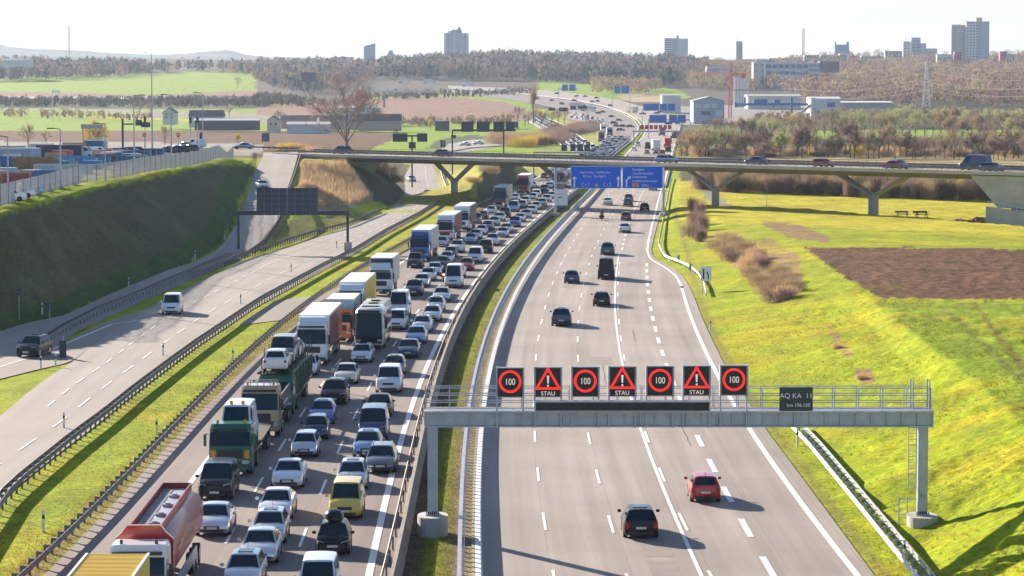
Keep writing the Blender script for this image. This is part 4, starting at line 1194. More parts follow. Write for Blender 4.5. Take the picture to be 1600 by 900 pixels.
small_gantry('far blue double sign left of the silos above the motorway', 1900, [(956, 158), (984, 158)], [(960, 135, 969, 146, M_FB), (971, 134, 982, 146, M_FB)], (141, 143, 955, 985), fins=False, frame=M_STEEL)
small_gantry('farthest blue double sign in front of the forest', 2150, [(873, 142), (901, 142)], [(878, 132, 887, 142, M_FB), (889, 132, 899, 142, M_FB)], (138, 140, 872, 902), fins=False, frame=M_STEEL)
M_FRED = mat('far_led_red', (0.55, 0.04, 0.05), 0.5)
small_gantry('far gantry with a row of small red lit displays', 1075, [(990, 228), (1064, 228)], [(1000 + i * 7.2, 195.5, 1005.5 + i * 7.2, 202, M_FRED) for i in range(7)], (204, 206.5, 988, 1066), fins=False, frame=M_STEEL)
r, X, Z = small_gantry('gantry with dark boards standing just behind the bridge railing', 720, [(834, 260), (951, 260)], [(877, 225.5, 886, 236), (891, 225.5, 899, 236), (902, 225.5, 911, 236), (913, 225.5, 922, 236)], (237, 239.5, 834, 951), fins=False, frame=M_STEEL)
m = MB()
for z in (229.5, 233): m.bar((X(834), 0.3, Z(z)), (X(877), 0.3, Z(z)), 0.08, 0.08)
for i in range(14): m.bar((X(834) + (X(877) - X(834)) * i / 13, 0.3, Z(237)), (X(834) + (X(877) - X(834)) * i / 13, 0.3, Z(229)), 0.06, 0.06)
m.build('railing', M_STEEL, r)
small_gantry('grey overhead panels beside the bare trees along the far ramp', 1350, [(856, 178), (917, 178)], [(857, 168, 867, 173), (873, 168, 887, 174), (891, 166, 900, 171), (903, 165, 917, 170)], (170, 171.5, 856, 918), fins=False, frame=M_STEEL)
small_gantry('grey sign bridge at the left end of the far motorway', 1500, [(789, 208), (808, 208)], [(779, 190, 788, 204), (790, 190, 810, 199), (808, 202, 826, 211)], (199, 201, 780, 812), fins=False, frame=M_STEEL)
small_gantry('far overhead sign frame with dark panels on the left horizon', 2300, [(470, 131), (497, 131)], [(472, 113, 495, 127)], (126, 128, 470, 498), fins=False)
small_gantry('pale overhead frame above the far left motorway', 1700, [(84, 157), (95, 157)], [(83, 141, 96, 145, M_SIGNW)], (145, 146, 83, 96), fins=False, frame=M_WHITE)

# ------------------------------------------------------------------ small roadside things
def post_sign(px, py, boards, label, h, m=M_BACK, name='road_sign', cat='sign', posts=(0,), on_land=True, w=0.08):
    p = hit(px, py) if on_land else at(px, py, 0)
    r = empty(name, p, 0, label, cat); s = (p - Vector((0, 0, H))).y / F
    for q in posts: MB().tube((q * s, 0, -0.3), (q * s, 0, h), w / 2, n=8).build('post', M_STEEL, r)
    for (x0, x1, z0, z1, mm) in boards:
        b_ = MB().box(((x0 + x1) / 2 * s, -0.08, (z0 + z1) / 2 * s), ((x1 - x0) * s, 0.04, (z1 - z0) * s)).build('sign_panel', mm, r)
    return r, s
r, s = post_sign(1103, 458, [(-8.5, 8.5, 19, 42, M_SIGNW)], 'white lane-change sign with dark arrow on two posts right of the road', 1.8 + 0.8, posts=(-5, 5))
m = MB(); m.box((-4.0 * s, -0.12, 30 * s), (0.16, 0.02, 16 * s)); m.box((3.6 * s, -0.12, 25.5 * s), (0.13, 0.02, 7 * s)); m.bar((3.6 * s, -0.12, 28.5 * s), (1.2 * s, -0.12, 33.5 * s), 0.02, 0.12)
m.build('arrow', M_BLACK, r)
post_sign(99, 560, [(-6, 5, 0.5, 28, M_BACK)], 'tall dark sign board seen from behind on the grass nose', 1.9, w=0.1)
post_sign(78, 517, [(-7, 0, 32, 44, M_BACK), (1, 7, 32, 44, M_BACK)], 'pair of dark sign backs on one thin post by the slip road', 2.5)
post_sign(30, 500, [(-3, 3, 44, 50, M_BACK), (-3, 3, 38, 43, M_BACK)], 'thin post with two small dark signs at the foot of the shaded bank', 3.1)
post_sign(1198, 322, [(-3, 3, 19, 23, M_BACK)], 'lonely thin sign post in the mown meadow behind the bank', 2.4)
post_sign(415, 222, [(-6, 6, 0.5, 14, M_BACK)], 'dark sign back standing in the brown field left of the bare tree', 2.0)
post_sign(692, 231, [(-4, 0, 1, 12, M_BACK), (0.6, 4, 1, 12, M_BACK)], 'narrow dark sign backs beside the green slope beyond the bridge', 2.0)
def chevron(px, py, lb):
    r, s = post_sign(px, py, [(-2, 2, 5, 15, M_SIGNW)], lb, 1.4, name='marker_board', cat='marker board')
    m = MB()
    for k in range(3): m.bar((-1.8 * s, -0.12, (6 + k * 3) * s), (1.8 * s, -0.12, (8 + k * 3) * s), 0.02, 0.1)
    m.build('stripes', M_BLACK, r)
chevron(1060, 414, 'striped marker board on the grass, the upper of the two'); chevron(1078.5, 427, 'striped marker board just above the white lane-change sign')
DP = [(1110, 517, 'delineator post at the right verge below the bushes'), (1246, 697, 'delineator post at the start of the ladder-like rail'), (1413, 880, 'delineator post beside the ladder-like rail near the gantry footing'), (64, 577, 'left one of the two white delineators on the grass nose'), (87, 574, 'right one of the two white delineators on the grass nose'), (201, 449, 'white delineator at the foot of the shaded bank, nearest the camera'), (305, 405, 'white delineator in the middle of the shaded bank foot'), (351, 373, 'white delineator farthest up the shaded bank foot'), (66, 492, 'leaning white delineator beside the paired sign backs'), (100, 670, 'grey delineator standing on the long guard rail, nearest the camera'), (255, 556, 'grey delineator on the long guard rail above the green lorry'), (376, 475, 'grey delineator on the long guard rail beside the crossing'), (455, 426, 'grey delineator on the long guard rail left of the gantry footing'), (526, 388, 'grey delineator on the long guard rail beside the dark gantry column'), (68, 832, 'pale square delineator on the dark verge rail at the lower left'), (245, 680, 'delineator on the dark verge rail near the green lorry'), (364, 565, 'pale delineator on the dark verge rail beside the car transporter'), (632, 307, 'white delineator by the ramp road just before the bridge')]
dm = MB().loft([[Vector((x * .06, y * .05, z)) for x, y in ((-1, -1), (1, -1), (1, 1), (-1, 1))] for z in (-.2, .95)] + [[Vector((x * .06, y * .05, z)) for x, y, z in ((-1, -1, 1.0), (1, -1, 1.0), (1, 1, 1.1), (-1, 1, 1.1))]]).mesh('shaft', [M_WHITE])
bm_ = MB().box((0, 0, 0.8), (0.125, 0.105, 0.2)).mesh('black_band', [M_BLACK])
for px, py, lb in DP:
    p = hit(px, py)
    r = empty('delineator_post', p, 0, lb, 'delineator', 'roadside delineator posts')
    link('shaft', dm, r); link('black_band', bm_, r)

# ------------------------------------------------------------------ vehicles
PAINT = {
 'white': (0.80, 0.81, 0.82), 'silver': (0.66, 0.68, 0.70), 'grey': (0.16, 0.17, 0.19), 'dark grey': (0.055, 0.06, 0.07), 'black': (0.012, 0.013, 0.016),
 'blue': (0.02, 0.12, 0.42), 'dark blue': (0.010, 0.025, 0.11), 'light blue': (0.30, 0.44, 0.62), 'red': (0.50, 0.015, 0.02), 'dark red': (0.20, 0.012, 0.02),
 'cream': (0.66, 0.63, 0.54), 'yellow': (0.80, 0.52, 0.04), 'purple': (0.13, 0.035, 0.12), 'green': (0.0, 0.13, 0.07), 'teal': (0.02, 0.10, 0.12), 'brown': (0.16, 0.09, 0.06), 'tan': (0.52, 0.36, 0.20), 'orange': (0.65, 0.16, 0.02)}
def paint(c):
    metal = 0.5 if c in ('silver', 'light blue') else (0.45 if c in ('grey', 'blue', 'teal') else 0.0)
    dk = max(PAINT[c]) < .09
    return mat('paint_' + c.replace(' ', '_'), PAINT[c], 0.30, metal, coat=0.2 if dk else 0.6, spec=0.15 if dk else 0.5)
M_WHEELS = [M_TYRE, M_RIM]
def wheel_parts(root, x, y, r=0.32, w=0.22, rim=True, parent=None, n=16):
    t = MB().tube((-w / 2, 0, 0), (w / 2, 0, 0), r, n=n).build('wheel', M_TYRE, parent or root, bevel=0.0)
    t.location = (x, y, r)
    if rim:
        s = 1 if x > 0 else -1
        MB().tube((s * (w / 2 - .03), 0, 0), (s * (w / 2 + .012), 0, 0), r * 0.62, n=12).build('rim', M_RIM, t)
    return t
SPEC = dict(
 #          L     W     H     hood belt  hoodL wsL  rearL deckL deckZ
 saloon=(4.75, 1.83, 1.44, 0.90, 0.95, 1.22, 0.85, 0.80, 0.72, 1.00),
 hatchback=(4.15, 1.76, 1.48, 0.93, 0.97, 1.00, 0.80, 0.40, 0.14, 0.98),
 estate=(4.70, 1.82, 1.48, 0.91, 0.96, 1.18, 0.85, 0.42, 0.16, 0.98),
 small=(3.65, 1.66, 1.45, 0.90, 0.95, 0.72, 0.62, 0.34, 0.10, 0.96),
 suv=(4.60, 1.90, 1.70, 1.08, 1.12, 1.12, 0.72, 0.42, 0.14, 1.12),
 minivan=(4.95, 1.92, 1.88, 1.12, 1.16, 0.90, 0.95, 0.30, 0.08, 1.16),
 van=(5.60, 2.00, 2.55, 1.22, 1.28, 0.78, 0.80, 0.14, 0.04, 1.30),
 lowvan=(4.95, 1.92, 1.98, 1.12, 1.20, 0.72, 0.85, 0.18, 0.05, 1.20),
 caddy=(4.40, 1.79, 1.82, 1.02, 1.08, 0.85, 0.78, 0.20, 0.06, 1.08),
 jeep=(4.20, 1.82, 1.82, 1.12, 1.16, 1.35, 0.28, 0.12, 0.10, 1.14),
 pickup=(5.30, 1.95, 1.88, 1.16, 1.20, 1.30, 0.60, 0.22, 1.75, 1.16))
def car_shapes(kind, glass_back=True):
    L, W, Hh, hz, bz, hl, wl, rl, dl, dz = SPEC[kind]
    w = W / 2; cl = 0.20
    def ring(y, zt, ws, cr=0.0, lift=0.0):
        c = cl + lift; a = w * ws; hh = zt - c
        return [Vector((x, y, z)) for x, z in ((-a * .90, c), (-a * .985, c + .10), (-a, c + hh * .45), (-a * .985, zt - .16), (-a * .93, zt - .045), (-a * .55, zt + cr), (a * .55, zt + cr), (a * .93, zt - .045), (a * .985, zt - .16), (a, c + hh * .45), (a * .985, c + .10), (a * .90, c))]
    body = MB()
    nz_ = hz - 0.20
    rings = [ring(0.0, nz_ - .18, .80, 0, .12), ring(.06, nz_ - .04, .87, 0, .04), ring(.30, nz_ + .06, .955, .02), ring(hl * .6, hz - .03, .985, .03), ring(hl, hz, 1.0, .035), ring(hl + .3, bz, 1.0), ring(L * .55, bz + .01, 1.0), ring(L - dl - .25, bz + .03, .995), ring(L - dl - .02, dz, .985, .01)]
    if dl > .3: rings += [ring(L - .25, dz - .02, .955, .01), ring(L - .04, dz - .08, .90, 0, .04), ring(L, dz - .28, .84, 0, .1)]
    else: rings += [ring(L - .04, dz - .06, .93, 0, .05), ring(L, dz - .3, .87, 0, .1)]
    body.loft(rings)
    # roof shell
    yA, yB, yC, yD = hl - .02, hl + wl, L - dl - rl, L - dl + .0
    if kind == 'pickup': yD = L - dl; yC = yD - rl
    k0, k1 = w * .925, w * (.70 if kind not in ('van', 'minivan', 'lowvan', 'jeep', 'caddy') else .80)
    zr_ = Hh; zb = bz - .07
    base = [Vector((-k0, yA, hz - .06)), Vector((k0, yA, hz - .06)), Vector((k0, yD, (dz if dl > .3 else bz) - .05)), Vector((-k0, yD, (dz if dl > .3 else bz) - .05))]
    top = [Vector((-k1 * .97, yB, zr_ - .07)), Vector((k1 * .97, yB, zr_ - .07)), Vector((k1 * .97, yC, zr_ - .08)), Vector((-k1 * .97, yC, zr_ - .08))]
    def crn(sx, y, z): return Vector((sx, y, z))
    up = MB()
    up.add(base + top, [(0, 1, 5, 4), (1, 2, 6, 5), (2, 3, 7, 6), (3, 0, 4, 7)])
    kx = k1 * .97; ym = (yB + yC) / 2
    rr = [[Vector((-kx, yB, zr_ - .07)), Vector((-kx * .72, yB + .04, zr_ - .03)), Vector((0, yB + .02, zr_ - .015)), Vector((kx * .72, yB + .04, zr_ - .03)), Vector((kx, yB, zr_ - .07))],
          [Vector((-kx * 1.01, ym, zr_ - .05)), Vector((-kx * .75, ym, zr_ - .005)), Vector((0, ym, zr_ + .015)), Vector((kx * .75, ym, zr_ - .005)), Vector((kx * 1.01, ym, zr_ - .05))],
          [Vector((-kx, yC, zr_ - .08)), Vector((-kx * .72, yC - .03, zr_ - .035)), Vector((0, yC - .02, zr_ - .02)), Vector((kx * .72, yC - .03, zr_ - .035)), Vector((kx, yC, zr_ - .08))]]
    up.loft(rr, cap=False, closed=False)
    up.add([rr[0][0], rr[0][1], rr[0][2], rr[0][3], rr[0][4]], [(0, 1, 2, 3, 4)]); up.add(rr[2], [(4, 3, 2, 1, 0)])
    body.add(up.v, up.f)
    B, T = base, top
    ws = MB().slab([B[0], B[1], T[1], T[0]], .018, inset=(.055, .055, .10, .05))
    rw = MB().slab([B[2], B[3], T[3], T[2]], .018, inset=(.09, .09, .18 if dl <= .3 else .22, .07))
    sides = []
    for s in (0, 1):
        q = [B[3], B[0], T[0], T[3]] if s == 0 else [B[1], B[2], T[2], T[1]]
        A_, B_, C_, D_ = q; m = MB()
        segs = ((.04, .30), (.325, .62), (.645, .93)) if kind not in ('van', 'small', 'pickup', 'jeep') else (((.07, .28),) if kind == 'van' else ((.06, .47), (.50, .93)))
        if kind == 'lowvan': segs = ((.06, .26),)
        for f0, f1 in segs:
            if s == 0: f0, f1 = 1 - f1, 1 - f0
            m.slab(q, .016, inset=(f0, 1 - f1, .16, .09))
        sides.append(m)
    return body, ws, rw, sides, (L, W, Hh, hz, bz, w, nz_, dl, dz, cl, yA, yB, yC, yD, kx)
def make_car(kind, colour='silver', rails=False):
    body, ws, rw, sides, (L, W, Hh, hz, bz, w, nz_, dl, dz, cl, yA, yB, yC, yD, kx) = car_shapes(kind)
    r = empty(kind)
    P = paint(colour)
    body.build('body', P, r, smooth=True, bevel=0.02)
    ws.build('windscreen', M_GLASS, r)
    if kind not in ('van',): rw.build('rear_window', M_GLASS, r)
    for m in sides: m.build('side_window', M_GLASS, r)
    wr = 0.31 if kind not in ('suv', 'van', 'pickup', 'jeep', 'minivan') else 0.36
    for x in (-1, 1):
        for y in (min(.95, L * .2), L - min(1.0, L * .22)):
            wheel_parts(r, x * (w - .105), y, wr, .22)
            MB().tube((x * (w - .02), y, wr + .01), (x * (w + .004), y, wr + .01), wr + .055, n=16).build('wheel_arch', M_BLACK, r)
        hd = MB(); zh = nz_ - .115
        hd.loft([[Vector((x * (w * .50), .022, zh - .05)), Vector((x * (w * .84), .075, zh - .03)), Vector((x * (w * .92), .32, zh + .06)), Vector((x * (w * .88), .26, zh + .15)), Vector((x * (w * .52), .045, zh + .085))],
                 [Vector((x * (w * .50), .20, zh - .05)), Vector((x * (w * .80), .25, zh - .03)), Vector((x * (w * .86), .40, zh + .02)), Vector((x * (w * .84), .36, zh + .10)), Vector((x * (w * .52), .22, zh + .05))]])
        hd.build('headlight', M_LAMP, r)
        tl = MB(); zt_ = (dz - .28 if kind not in ('van', 'lowvan', 'minivan', 'caddy') else bz - .05)
        hh = .16 if dl > .3 else .30
        tl.box((x * w * .80, L - .015, zt_), (.22 if dl > .3 else .16, .09, hh)); tl.build('tail_light', M_TAIL, r)
        mm = MB().box((x * (w + .11), yA + .30, bz + .07), (.20, .11, .15)); mm.build('wing_mirror', P if kind != 'van' else M_BLACK, r, bevel=.03)
    MB().box((0, .012, nz_ - .20), (w * .86, .06, .16)).build('grille', M_BLACK, r, bevel=.012)
    MB().box((0, .028, cl + .14), (w * 1.3, .07, .13)).build('air_intake', M_BLACK, r)
    for x in (-1, 1): MB().box((x * (w - .02), L * .5, cl + .07), (.07, L * .48, .12)).build('side_sill', M_BLACK, r)
    if kind in ('suv', 'hatchback'): MB().box((0, (yB + yC) / 2 - .1, Hh + .006), (kx * 1.15, (yC - yB) * .5, .03)).build('sunroof', M_GLASS, r)
    MB().tube((0, yC - .15, Hh - .02), (0, yC + .05, Hh + .18), .012, n=5).build('aerial', M_BLACK, r)
    MB().box((0, -.025, cl + .28), (.52, .02, .11)).build('number_plate', M_PLATE, r)
    MB().box((0, L + .012, dz - .36 if dl > .3 else cl + .38), (.52, .02, .11)).build('number_plate', M_PLATE, r)
    MB().box((0, L - .02, cl + .1), (w * 1.5, .09, .16)).build('rear_bumper_trim', M_BLACK, r)
    if rails or kind in ('estate',):
        for x in (-1, 1):
            MB().box((x * kx * .9, (yB + yC) / 2, Hh + .005), (.045, (yC - yB) * .92, .05)).build('roof_rail', M_BLACK if rails else M_RIM, r)
    if kind == 'pickup':
        MB().box((0, L - dl / 2 - .05, dz + .02), (w * 1.6, dl - .3, .06)).build('load_bed', M_BLACK, r)
    return r
def simple_car(kind):
    body, ws, rw, sides, d = car_shapes(kind)
    L, W = d[0], d[1]; w = d[5]; m = MB(); m.v = list(body.v); m.f = list(body.f); m.m = [0] * len(body.f)
    for x in [ws, rw] + sides: m.add(x.v, x.f, 1)
    for x in (-1, 1):
        for y in (L * .2, L * .8): m.tube((x * (w - .2), y, .31), (x * (w + .01), y, .31), .33, n=8, mi=2)
        m.box((x * w * .72, .06, d[6] - .1), (.3, .16, .13), 3); m.box((x * w * .8, L - .02, d[8] - .25), (.16, .08, .2), 4)
    m.box((0, .0, d[9] + .16), (w * 1.3, .09, .2), 2)
    me = m.mesh(kind, [paint('silver'), M_GLASS, M_TYRE, M_LAMP, M_TAIL], smooth=True)
    return me
def heading(fn, y, away=False):
    s = (fn(y + 3) - fn(y - 3)) / 6
    dx, dy = (s, 1) if away else (-s, -1)
    return math.atan2(dx, -dy)

PROTO = {}
for k in SPEC:
    o = make_car(k); PROTO[k] = o
FREE = dict.fromkeys(PROTO, True)
TREE = {}
KW = {'small': 'small hatchback', 'suv': 'SUV', 'minivan': 'people carrier', 'van': 'high-roof van', 'lowvan': 'low-roof van', 'caddy': 'boxy family van', 'jeep': 'boxy off-roader', 'pickup': 'pickup truck'}
CATG = {'saloon': 'car', 'hatchback': 'car', 'estate': 'car', 'small': 'car', 'suv': 'car', 'minivan': 'minivan', 'van': 'van', 'lowvan': 'van', 'caddy': 'van', 'jeep': 'car', 'pickup': 'pickup truck'}
def put_car(kind, colour, loc, rz, label, group=None):
    global TREE
    if not TREE: TREE = freeze(None)
    c = clone(PROTO[kind], TREE, paint=paint(colour))
    c.location = loc; c.rotation_euler = (0, 0, rz)
    for k in ('label', 'group'):
        if k in c: del c[k]
    tag(c, label, CATG[kind], group)
    return c
# (ground line y of the front bumper, lane, kind, colour)   lane 3 next to the median
JAM = [
 (948, 3, 'caddy', 'white'), (869, 3, 'small', 'black'), (813, 3, 'caddy', 'yellow'), (767, 3, 'hatchback', 'silver'), (741, 3.35, 'estate', 'grey'), (716, 3, 'hatchback', 'light blue'),
 (689, 3, 'lowvan', 'dark blue'), (653, 2.95, 'saloon', 'dark grey'), (615, 2.95, 'minivan', 'white'), (588, 2.9, 'hatchback', 'grey'), (560, 3, 'saloon', 'dark blue'), (538, 3, 'saloon', 'light blue'),
 (520, 3, 'hatchback', 'white'), (503, 3.05, 'hatchback', 'white'), (488, 3, 'hatchback', 'silver'), (472, 2.95, 'saloon', 'silver'), (450, 3, 'van', 'white'), (434, 2.85, 'estate', 'silver'), (423, 2.9, 'hatchback', 'red'),
 (411, 3, 'lowvan', 'white'), (396, 3, 'jeep', 'black'), (384, 2.95, 'suv', 'white'), (371, 3, 'hatchback', 'white'), (364, 2.95, 'saloon', 'silver'), (355, 3, 'suv', 'blue'), (347, 2.95, 'saloon', 'white'), (341, 3, 'hatchback', 'silver'),
 (925, 2, 'hatchback', 'silver'), (884, 2.05, 'saloon', 'silver'), (852, 2.05, 'hatchback', 'silver'), (815, 2.0, 'saloon', 'white'), (765, 1.95, 'saloon', 'white'), (716, 2, 'small', 'silver'),
 (688, 2, 'small', 'dark blue'), (664, 2, 'hatchback', 'blue'), (634, 2, 'suv', 'black'), (601, 2, 'saloon', 'cream'), (568, 2, 'hatchback', 'silver'),
 (516, 2.3, 'caddy', 'white'), (497, 2.1, 'van', 'white'), (463, 2, 'suv', 'dark blue'), (449, 2, 'saloon', 'silver'), (439, 2, 'hatchback', 'white'), (430, 2, 'saloon', 'silver'), (420, 2.05, 'hatchback', 'dark grey'),
 (412, 2, 'hatchback', 'white'), (403, 1.95, 'small', 'teal'), (395, 1.95, 'suv', 'white'), (381, 2, 'hatchback', 'light blue'), (374, 2, 'saloon', 'silver'), (367, 2, 'hatchback', 'white'), (360, 2, 'saloon', 'purple'), (353, 2, 'hatchback', 'silver'), (346, 2, 'estate', 'silver'), (340, 2, 'suv', 'black'),
 (840, 1.25, 'saloon', 'silver'), (783, 1, 'minivan', 'black'), (588, 1.05, 'estate', 'silver'), (419, 1.15, 'pickup', 'dark grey'), (386, 1.1, 'small', 'silver'), (350, 1.1, 'jeep', 'grey'), (343, 1.1, 'saloon', 'dark grey'),
 # beyond, small
 (334, 3, 'saloon', 'silver'), (328, 3, 'hatchback', 'white'), (322, 3, 'saloon', 'white'), (316, 3, 'hatchback', 'silver'), (311, 3, 'saloon', 'white'), (306, 3, 'hatchback', 'silver'), (301, 3, 'saloon', 'silver'),
 (331, 2, 'lowvan', 'light blue'), (325, 2.1, 'saloon', 'silver'), (319, 2, 'estate', 'white'), (313, 2.1, 'hatchback', 'silver'), (308, 2, 'hatchback', 'white'), (301, 2.1, 'suv', 'dark blue'), (295, 2, 'saloon', 'silver'), (289, 2, 'hatchback', 'white'),
 (335, 1.1, 'hatchback', 'silver'), (328, 1.1, 'saloon', 'brown'), (314, 1.2, 'saloon', 'silver'), (309, 1.2, 'saloon', 'dark grey'), (294, 1, 'hatchback', 'white')]
# lorries, coach and bikes of the queue: (y, lane, name for labels)
BIG = [(973, 1, 'red tanker lorry'), (745, 1.0, 'green-cab lorry'), (684, 1.05, 'tan-cab lorry'), (650, 1.05, 'green car transporter'), (572, 1.0, 'white lorry with red side'), (535, 1.1, 'orange-cab lorry'), (508, 1.05, 'white lorry with yellow side'),
       (462, 1.05, 'white box lorry'), (408, 1.0, 'blue lorry'), (379, 1.0, 'white lorry with red stripe'), (362, 1.0, 'far white lorry'), (325, 1.05, 'dark blue lorry'), (303, 1.0, 'red lorry'), (547, 2, 'black coach'), (295, 2.6, 'red coach')]
LOFF = {3: 1.95, 2: 5.65, 1: 9.45}
def loff(l):
    if l >= 3: return 1.95 - (l - 3) * 3.7
    if l >= 2: return 5.65 - (l - 2) * 3.7
    return 9.45 - (l - 1) * 3.8
LN = {3: 'lane next to the median wall', 2: 'middle jam lane', 1: 'lorry lane'}
ALL = [(y, l, (c + ' ' + KW.get(k, k))) for y, l, k, c in JAM] + BIG
def lane_id(l): return 3 if l > 2.6 else (2 if l > 1.6 else 1)
def uniq(cands):
    for c in cands:
        if c not in USED and 4 <= len(c.split()) <= 16: return c
    return cands[-1]
ORD = ['first', 'second', 'third', 'fourth', 'fifth', 'sixth', 'seventh', 'eighth', 'ninth', 'tenth', 'eleventh', 'twelfth']
def jam_label(y, l, me_):
    i = lane_id(l)
    col = sorted([a for a in ALL if lane_id(a[1]) == i and a[0] > y], key=lambda a: a[0])
    beh = sorted([a for a in ALL if lane_id(a[1]) == i and a[0] < y], key=lambda a: -a[0])
    f = col[0][2] if col else None; b_ = beh[0][2] if beh else None
    side = min([a for a in ALL if lane_id(a[1]) != i], key=lambda a: abs(a[0] - y))[2]
    c = []
    if f: c.append(f'{me_} in the {LN[i]}, right behind the {f}')
    if f and b_: c.append(f'{me_} queueing between the {f} and the {b_}')
    if f and b_: c.append(f'{me_} in the {LN[i]}, level with the {side}')
    if f and b_: c.append(f'{me_} between {f} and {b_}, level with the {side}')
    if b_: c.append(f'{me_} at the near end of the {LN[i]}')
    c.append(f'{me_} far back in the jam, level with the {side}')
    c.append(f'{me_} of the {LN[i]}, number {len(col)} from the picture bottom')
    return uniq(c)
SIMPLE = {k: simple_car(k) for k in SPEC}
def put_simple(kind, colour, loc, rz, label, group, cat=None):
    o = bpy.data.objects.new(kind, SIMPLE[kind]); COL.objects.link(o)
    o.material_slots[0].link = 'OBJECT'; o.material_slots[0].material = paint(colour)
    o.location = loc; o.rotation_euler = (0, 0, rz)
    return tag(o, label, cat or CATG[kind], group)
jr = random.Random(3)
for y, l, k, c in JAM:
    fn = lane(loff(l)); Y = Yof(y)
    loc = (fn(Y) + jr.uniform(-.12, .12), Y, 0.0)
    lb = jam_label(y, l, c + ' ' + KW.get(k, k))
    rz = heading(fn, Y + 2) + jr.uniform(-.012, .012)
    if y > 337: o = put_car(k, c, loc, rz, lb, 'vehicles queueing in the traffic jam')
    else: o = put_simple(k, c, loc, rz, lb, 'vehicles queueing in the traffic jam')
    if k == 'small' and c == 'black':
        bx = MB(); n_ = 12
        bx.loft([[Vector((.50 * a_ * math.cos(2 * math.pi * i / n_), .62 * a_ * math.sin(2 * math.pi * i / n_), z)) for i in range(n_)] for z, a_ in ((-.02, .75), (.12, 1), (.34, .95), (.50, .7), (.58, .3))])
        bx = bx.build('roof_box', paint('black'), None, smooth=True)
        bx.location = Vector(loc) + Matrix.Rotation(rz, 3, 'Z') @ Vector((0, 1.75, 1.47)); bx.rotation_euler = (0, 0, rz)
        tag(bx, 'rounded black roof box strapped on the small black car', 'roof box')
# outbound cars, seen from behind: (x, y of the rear bumper, kind, colour, label)
OUT = [(1002, 843, 'hatchback', 'black', 'black hatchback with red tail lights, nearest car on the free outbound road'),
 (1103, 786, 'small', 'red', 'small red car in the right lane of the outbound road'),
 (877, 510, 'suv', 'dark blue', 'dark blue SUV alone in the left lane of the outbound road'),
 (940, 479, 'estate', 'black', 'black car in the middle outbound lane, left of the solid white line'),
 (893, 443, 'hatchback', 'dark blue', 'dark hatchback on the outbound road, left of and behind the black van'),
 (947, 437, 'van', 'black', 'tall black panel van on the outbound road'),
 (949, 399, 'suv', 'teal', 'dark green-blue SUV driving just ahead of the black van'),
 (976, 364, 'saloon', 'silver', 'silver saloon on the outbound road below the bridge shadow'),
 (978, 345, 'hatchback', 'dark red', 'dark red hatchback just below the bridge shadow on the outbound road'),
 (1007, 330, 'hatchback', 'black', 'black car sitting in the bridge shadow on the right'),
 (981, 323, 'saloon', 'dark grey', 'dark grey saloon just past the bridge shadow on the outbound road'),
 (982, 315, 'hatchback', 'grey', 'grey car directly ahead of the dark grey saloon by the bridge'),
 (949, 321, 'saloon', 'white', 'white saloon in the left outbound lane under the blue signs'),
 (1020, 298, 'saloon', 'dark grey', 'dark car in the exit lane, half hidden by the blue sign')]
fo = lambda y: X_B(y)
for x, y, k, c, lb in OUT:
    p = at(x, y, 0); L = SPEC[k][0]
    if k == 'van': p = at(x, y, 0)
    rz = heading(fo if x < 990 or y < 400 else X_D, p.y + 2, away=True)
    d = Vector((math.sin(rz), -math.cos(rz), 0))
    put_car(k, c, p + d * L, rz, lb, 'cars on the free outbound road')
# ramp road
RMP = [(267, 492, 'lowvan', 'white', 'white van with dark bumper driving down the ramp road', (.05, -1)),
       (40, 559, 'suv', 'black', 'black SUV on the slip road in the shadow of the bank', (-.16, -1)),
       (645, 284, 'saloon', 'white', 'white saloon on the ramp road beyond the bridge shadow', (.2, -1)),
       (669, 308, 'saloon', 'dark red', 'dark red car on the ramp road left of the Y pier', (.05, -1))]
for x, y, k, c, lb, dd in RMP:
    put_car(k, c, at(x, y, 0.01), math.atan2(dd[0], -dd[1]), lb)
p = at_ramp(413, 295); put_car('saloon', 'silver', p + Vector((0, 0, .02)), math.atan2(.25, 1), 'silver car on the slip road, its roof showing above the dark sign panels')
# vehicles on the bridge: (x, off side m, kind, colour, towards right?, label)
BRV = [(523, -2, 'suv', 'dark blue', 0, 'dark blue car crossing the left end of the bridge'), (678, -2, 'saloon', 'dark grey', 0, 'dark saloon on the bridge above the ramp road'),
 (1054, 2, 'estate', 'light blue', 1, 'pale blue estate on the bridge right of the blue signs'), (1171, -2, 'saloon', 'dark blue', 0, 'dark saloon on the bridge above the second Y pier from the right'),
 (1298, 2, 'hatchback', 'red', 1, 'red car on the bridge left of the rightmost Y pier'), (1388, -2, 'saloon', 'grey', 0, 'grey saloon on the bridge beside a red car'),
 (1411, 2, 'saloon', 'red', 1, 'red saloon overlapping the grey one above the rightmost Y pier'), (1512, -2, 'van', 'dark blue', 0, 'tall dark van on the bridge near its right end'),
 (1562, 2, 'hatchback', 'teal', 1, 'small teal car at the right end of the bridge')]
for x, off, k, c, tr, lb in BRV:
    p = bpt(x, off, ZD + .01); d = BD if tr else -BD
    L = SPEC[k][0]
    put_car(k, c, p + d * L / 2, math.atan2(d.x, -d.y), lb, 'vehicles crossing the road bridge')
for i, (x, y) in enumerate(((717, 229), (738, 227), (760, 222.5))):
    p = on(x, y); put_simple('saloon', 'white', (p.x, p.y, hb(p.y) + .3), math.atan2(-1, .4), ['nearest of three white cars on the far ramp', 'middle one of three white cars on the far ramp', 'farthest of three white cars on the far ramp'][i], 'white cars on the far ramp')
for k in list(PROTO):      # the prototypes themselves are not part of the place
    def rm(o):
        for c_ in TREE.get(o.name, []): rm(c_)
        bpy.data.objects.remove(o)
    rm(PROTO[k])

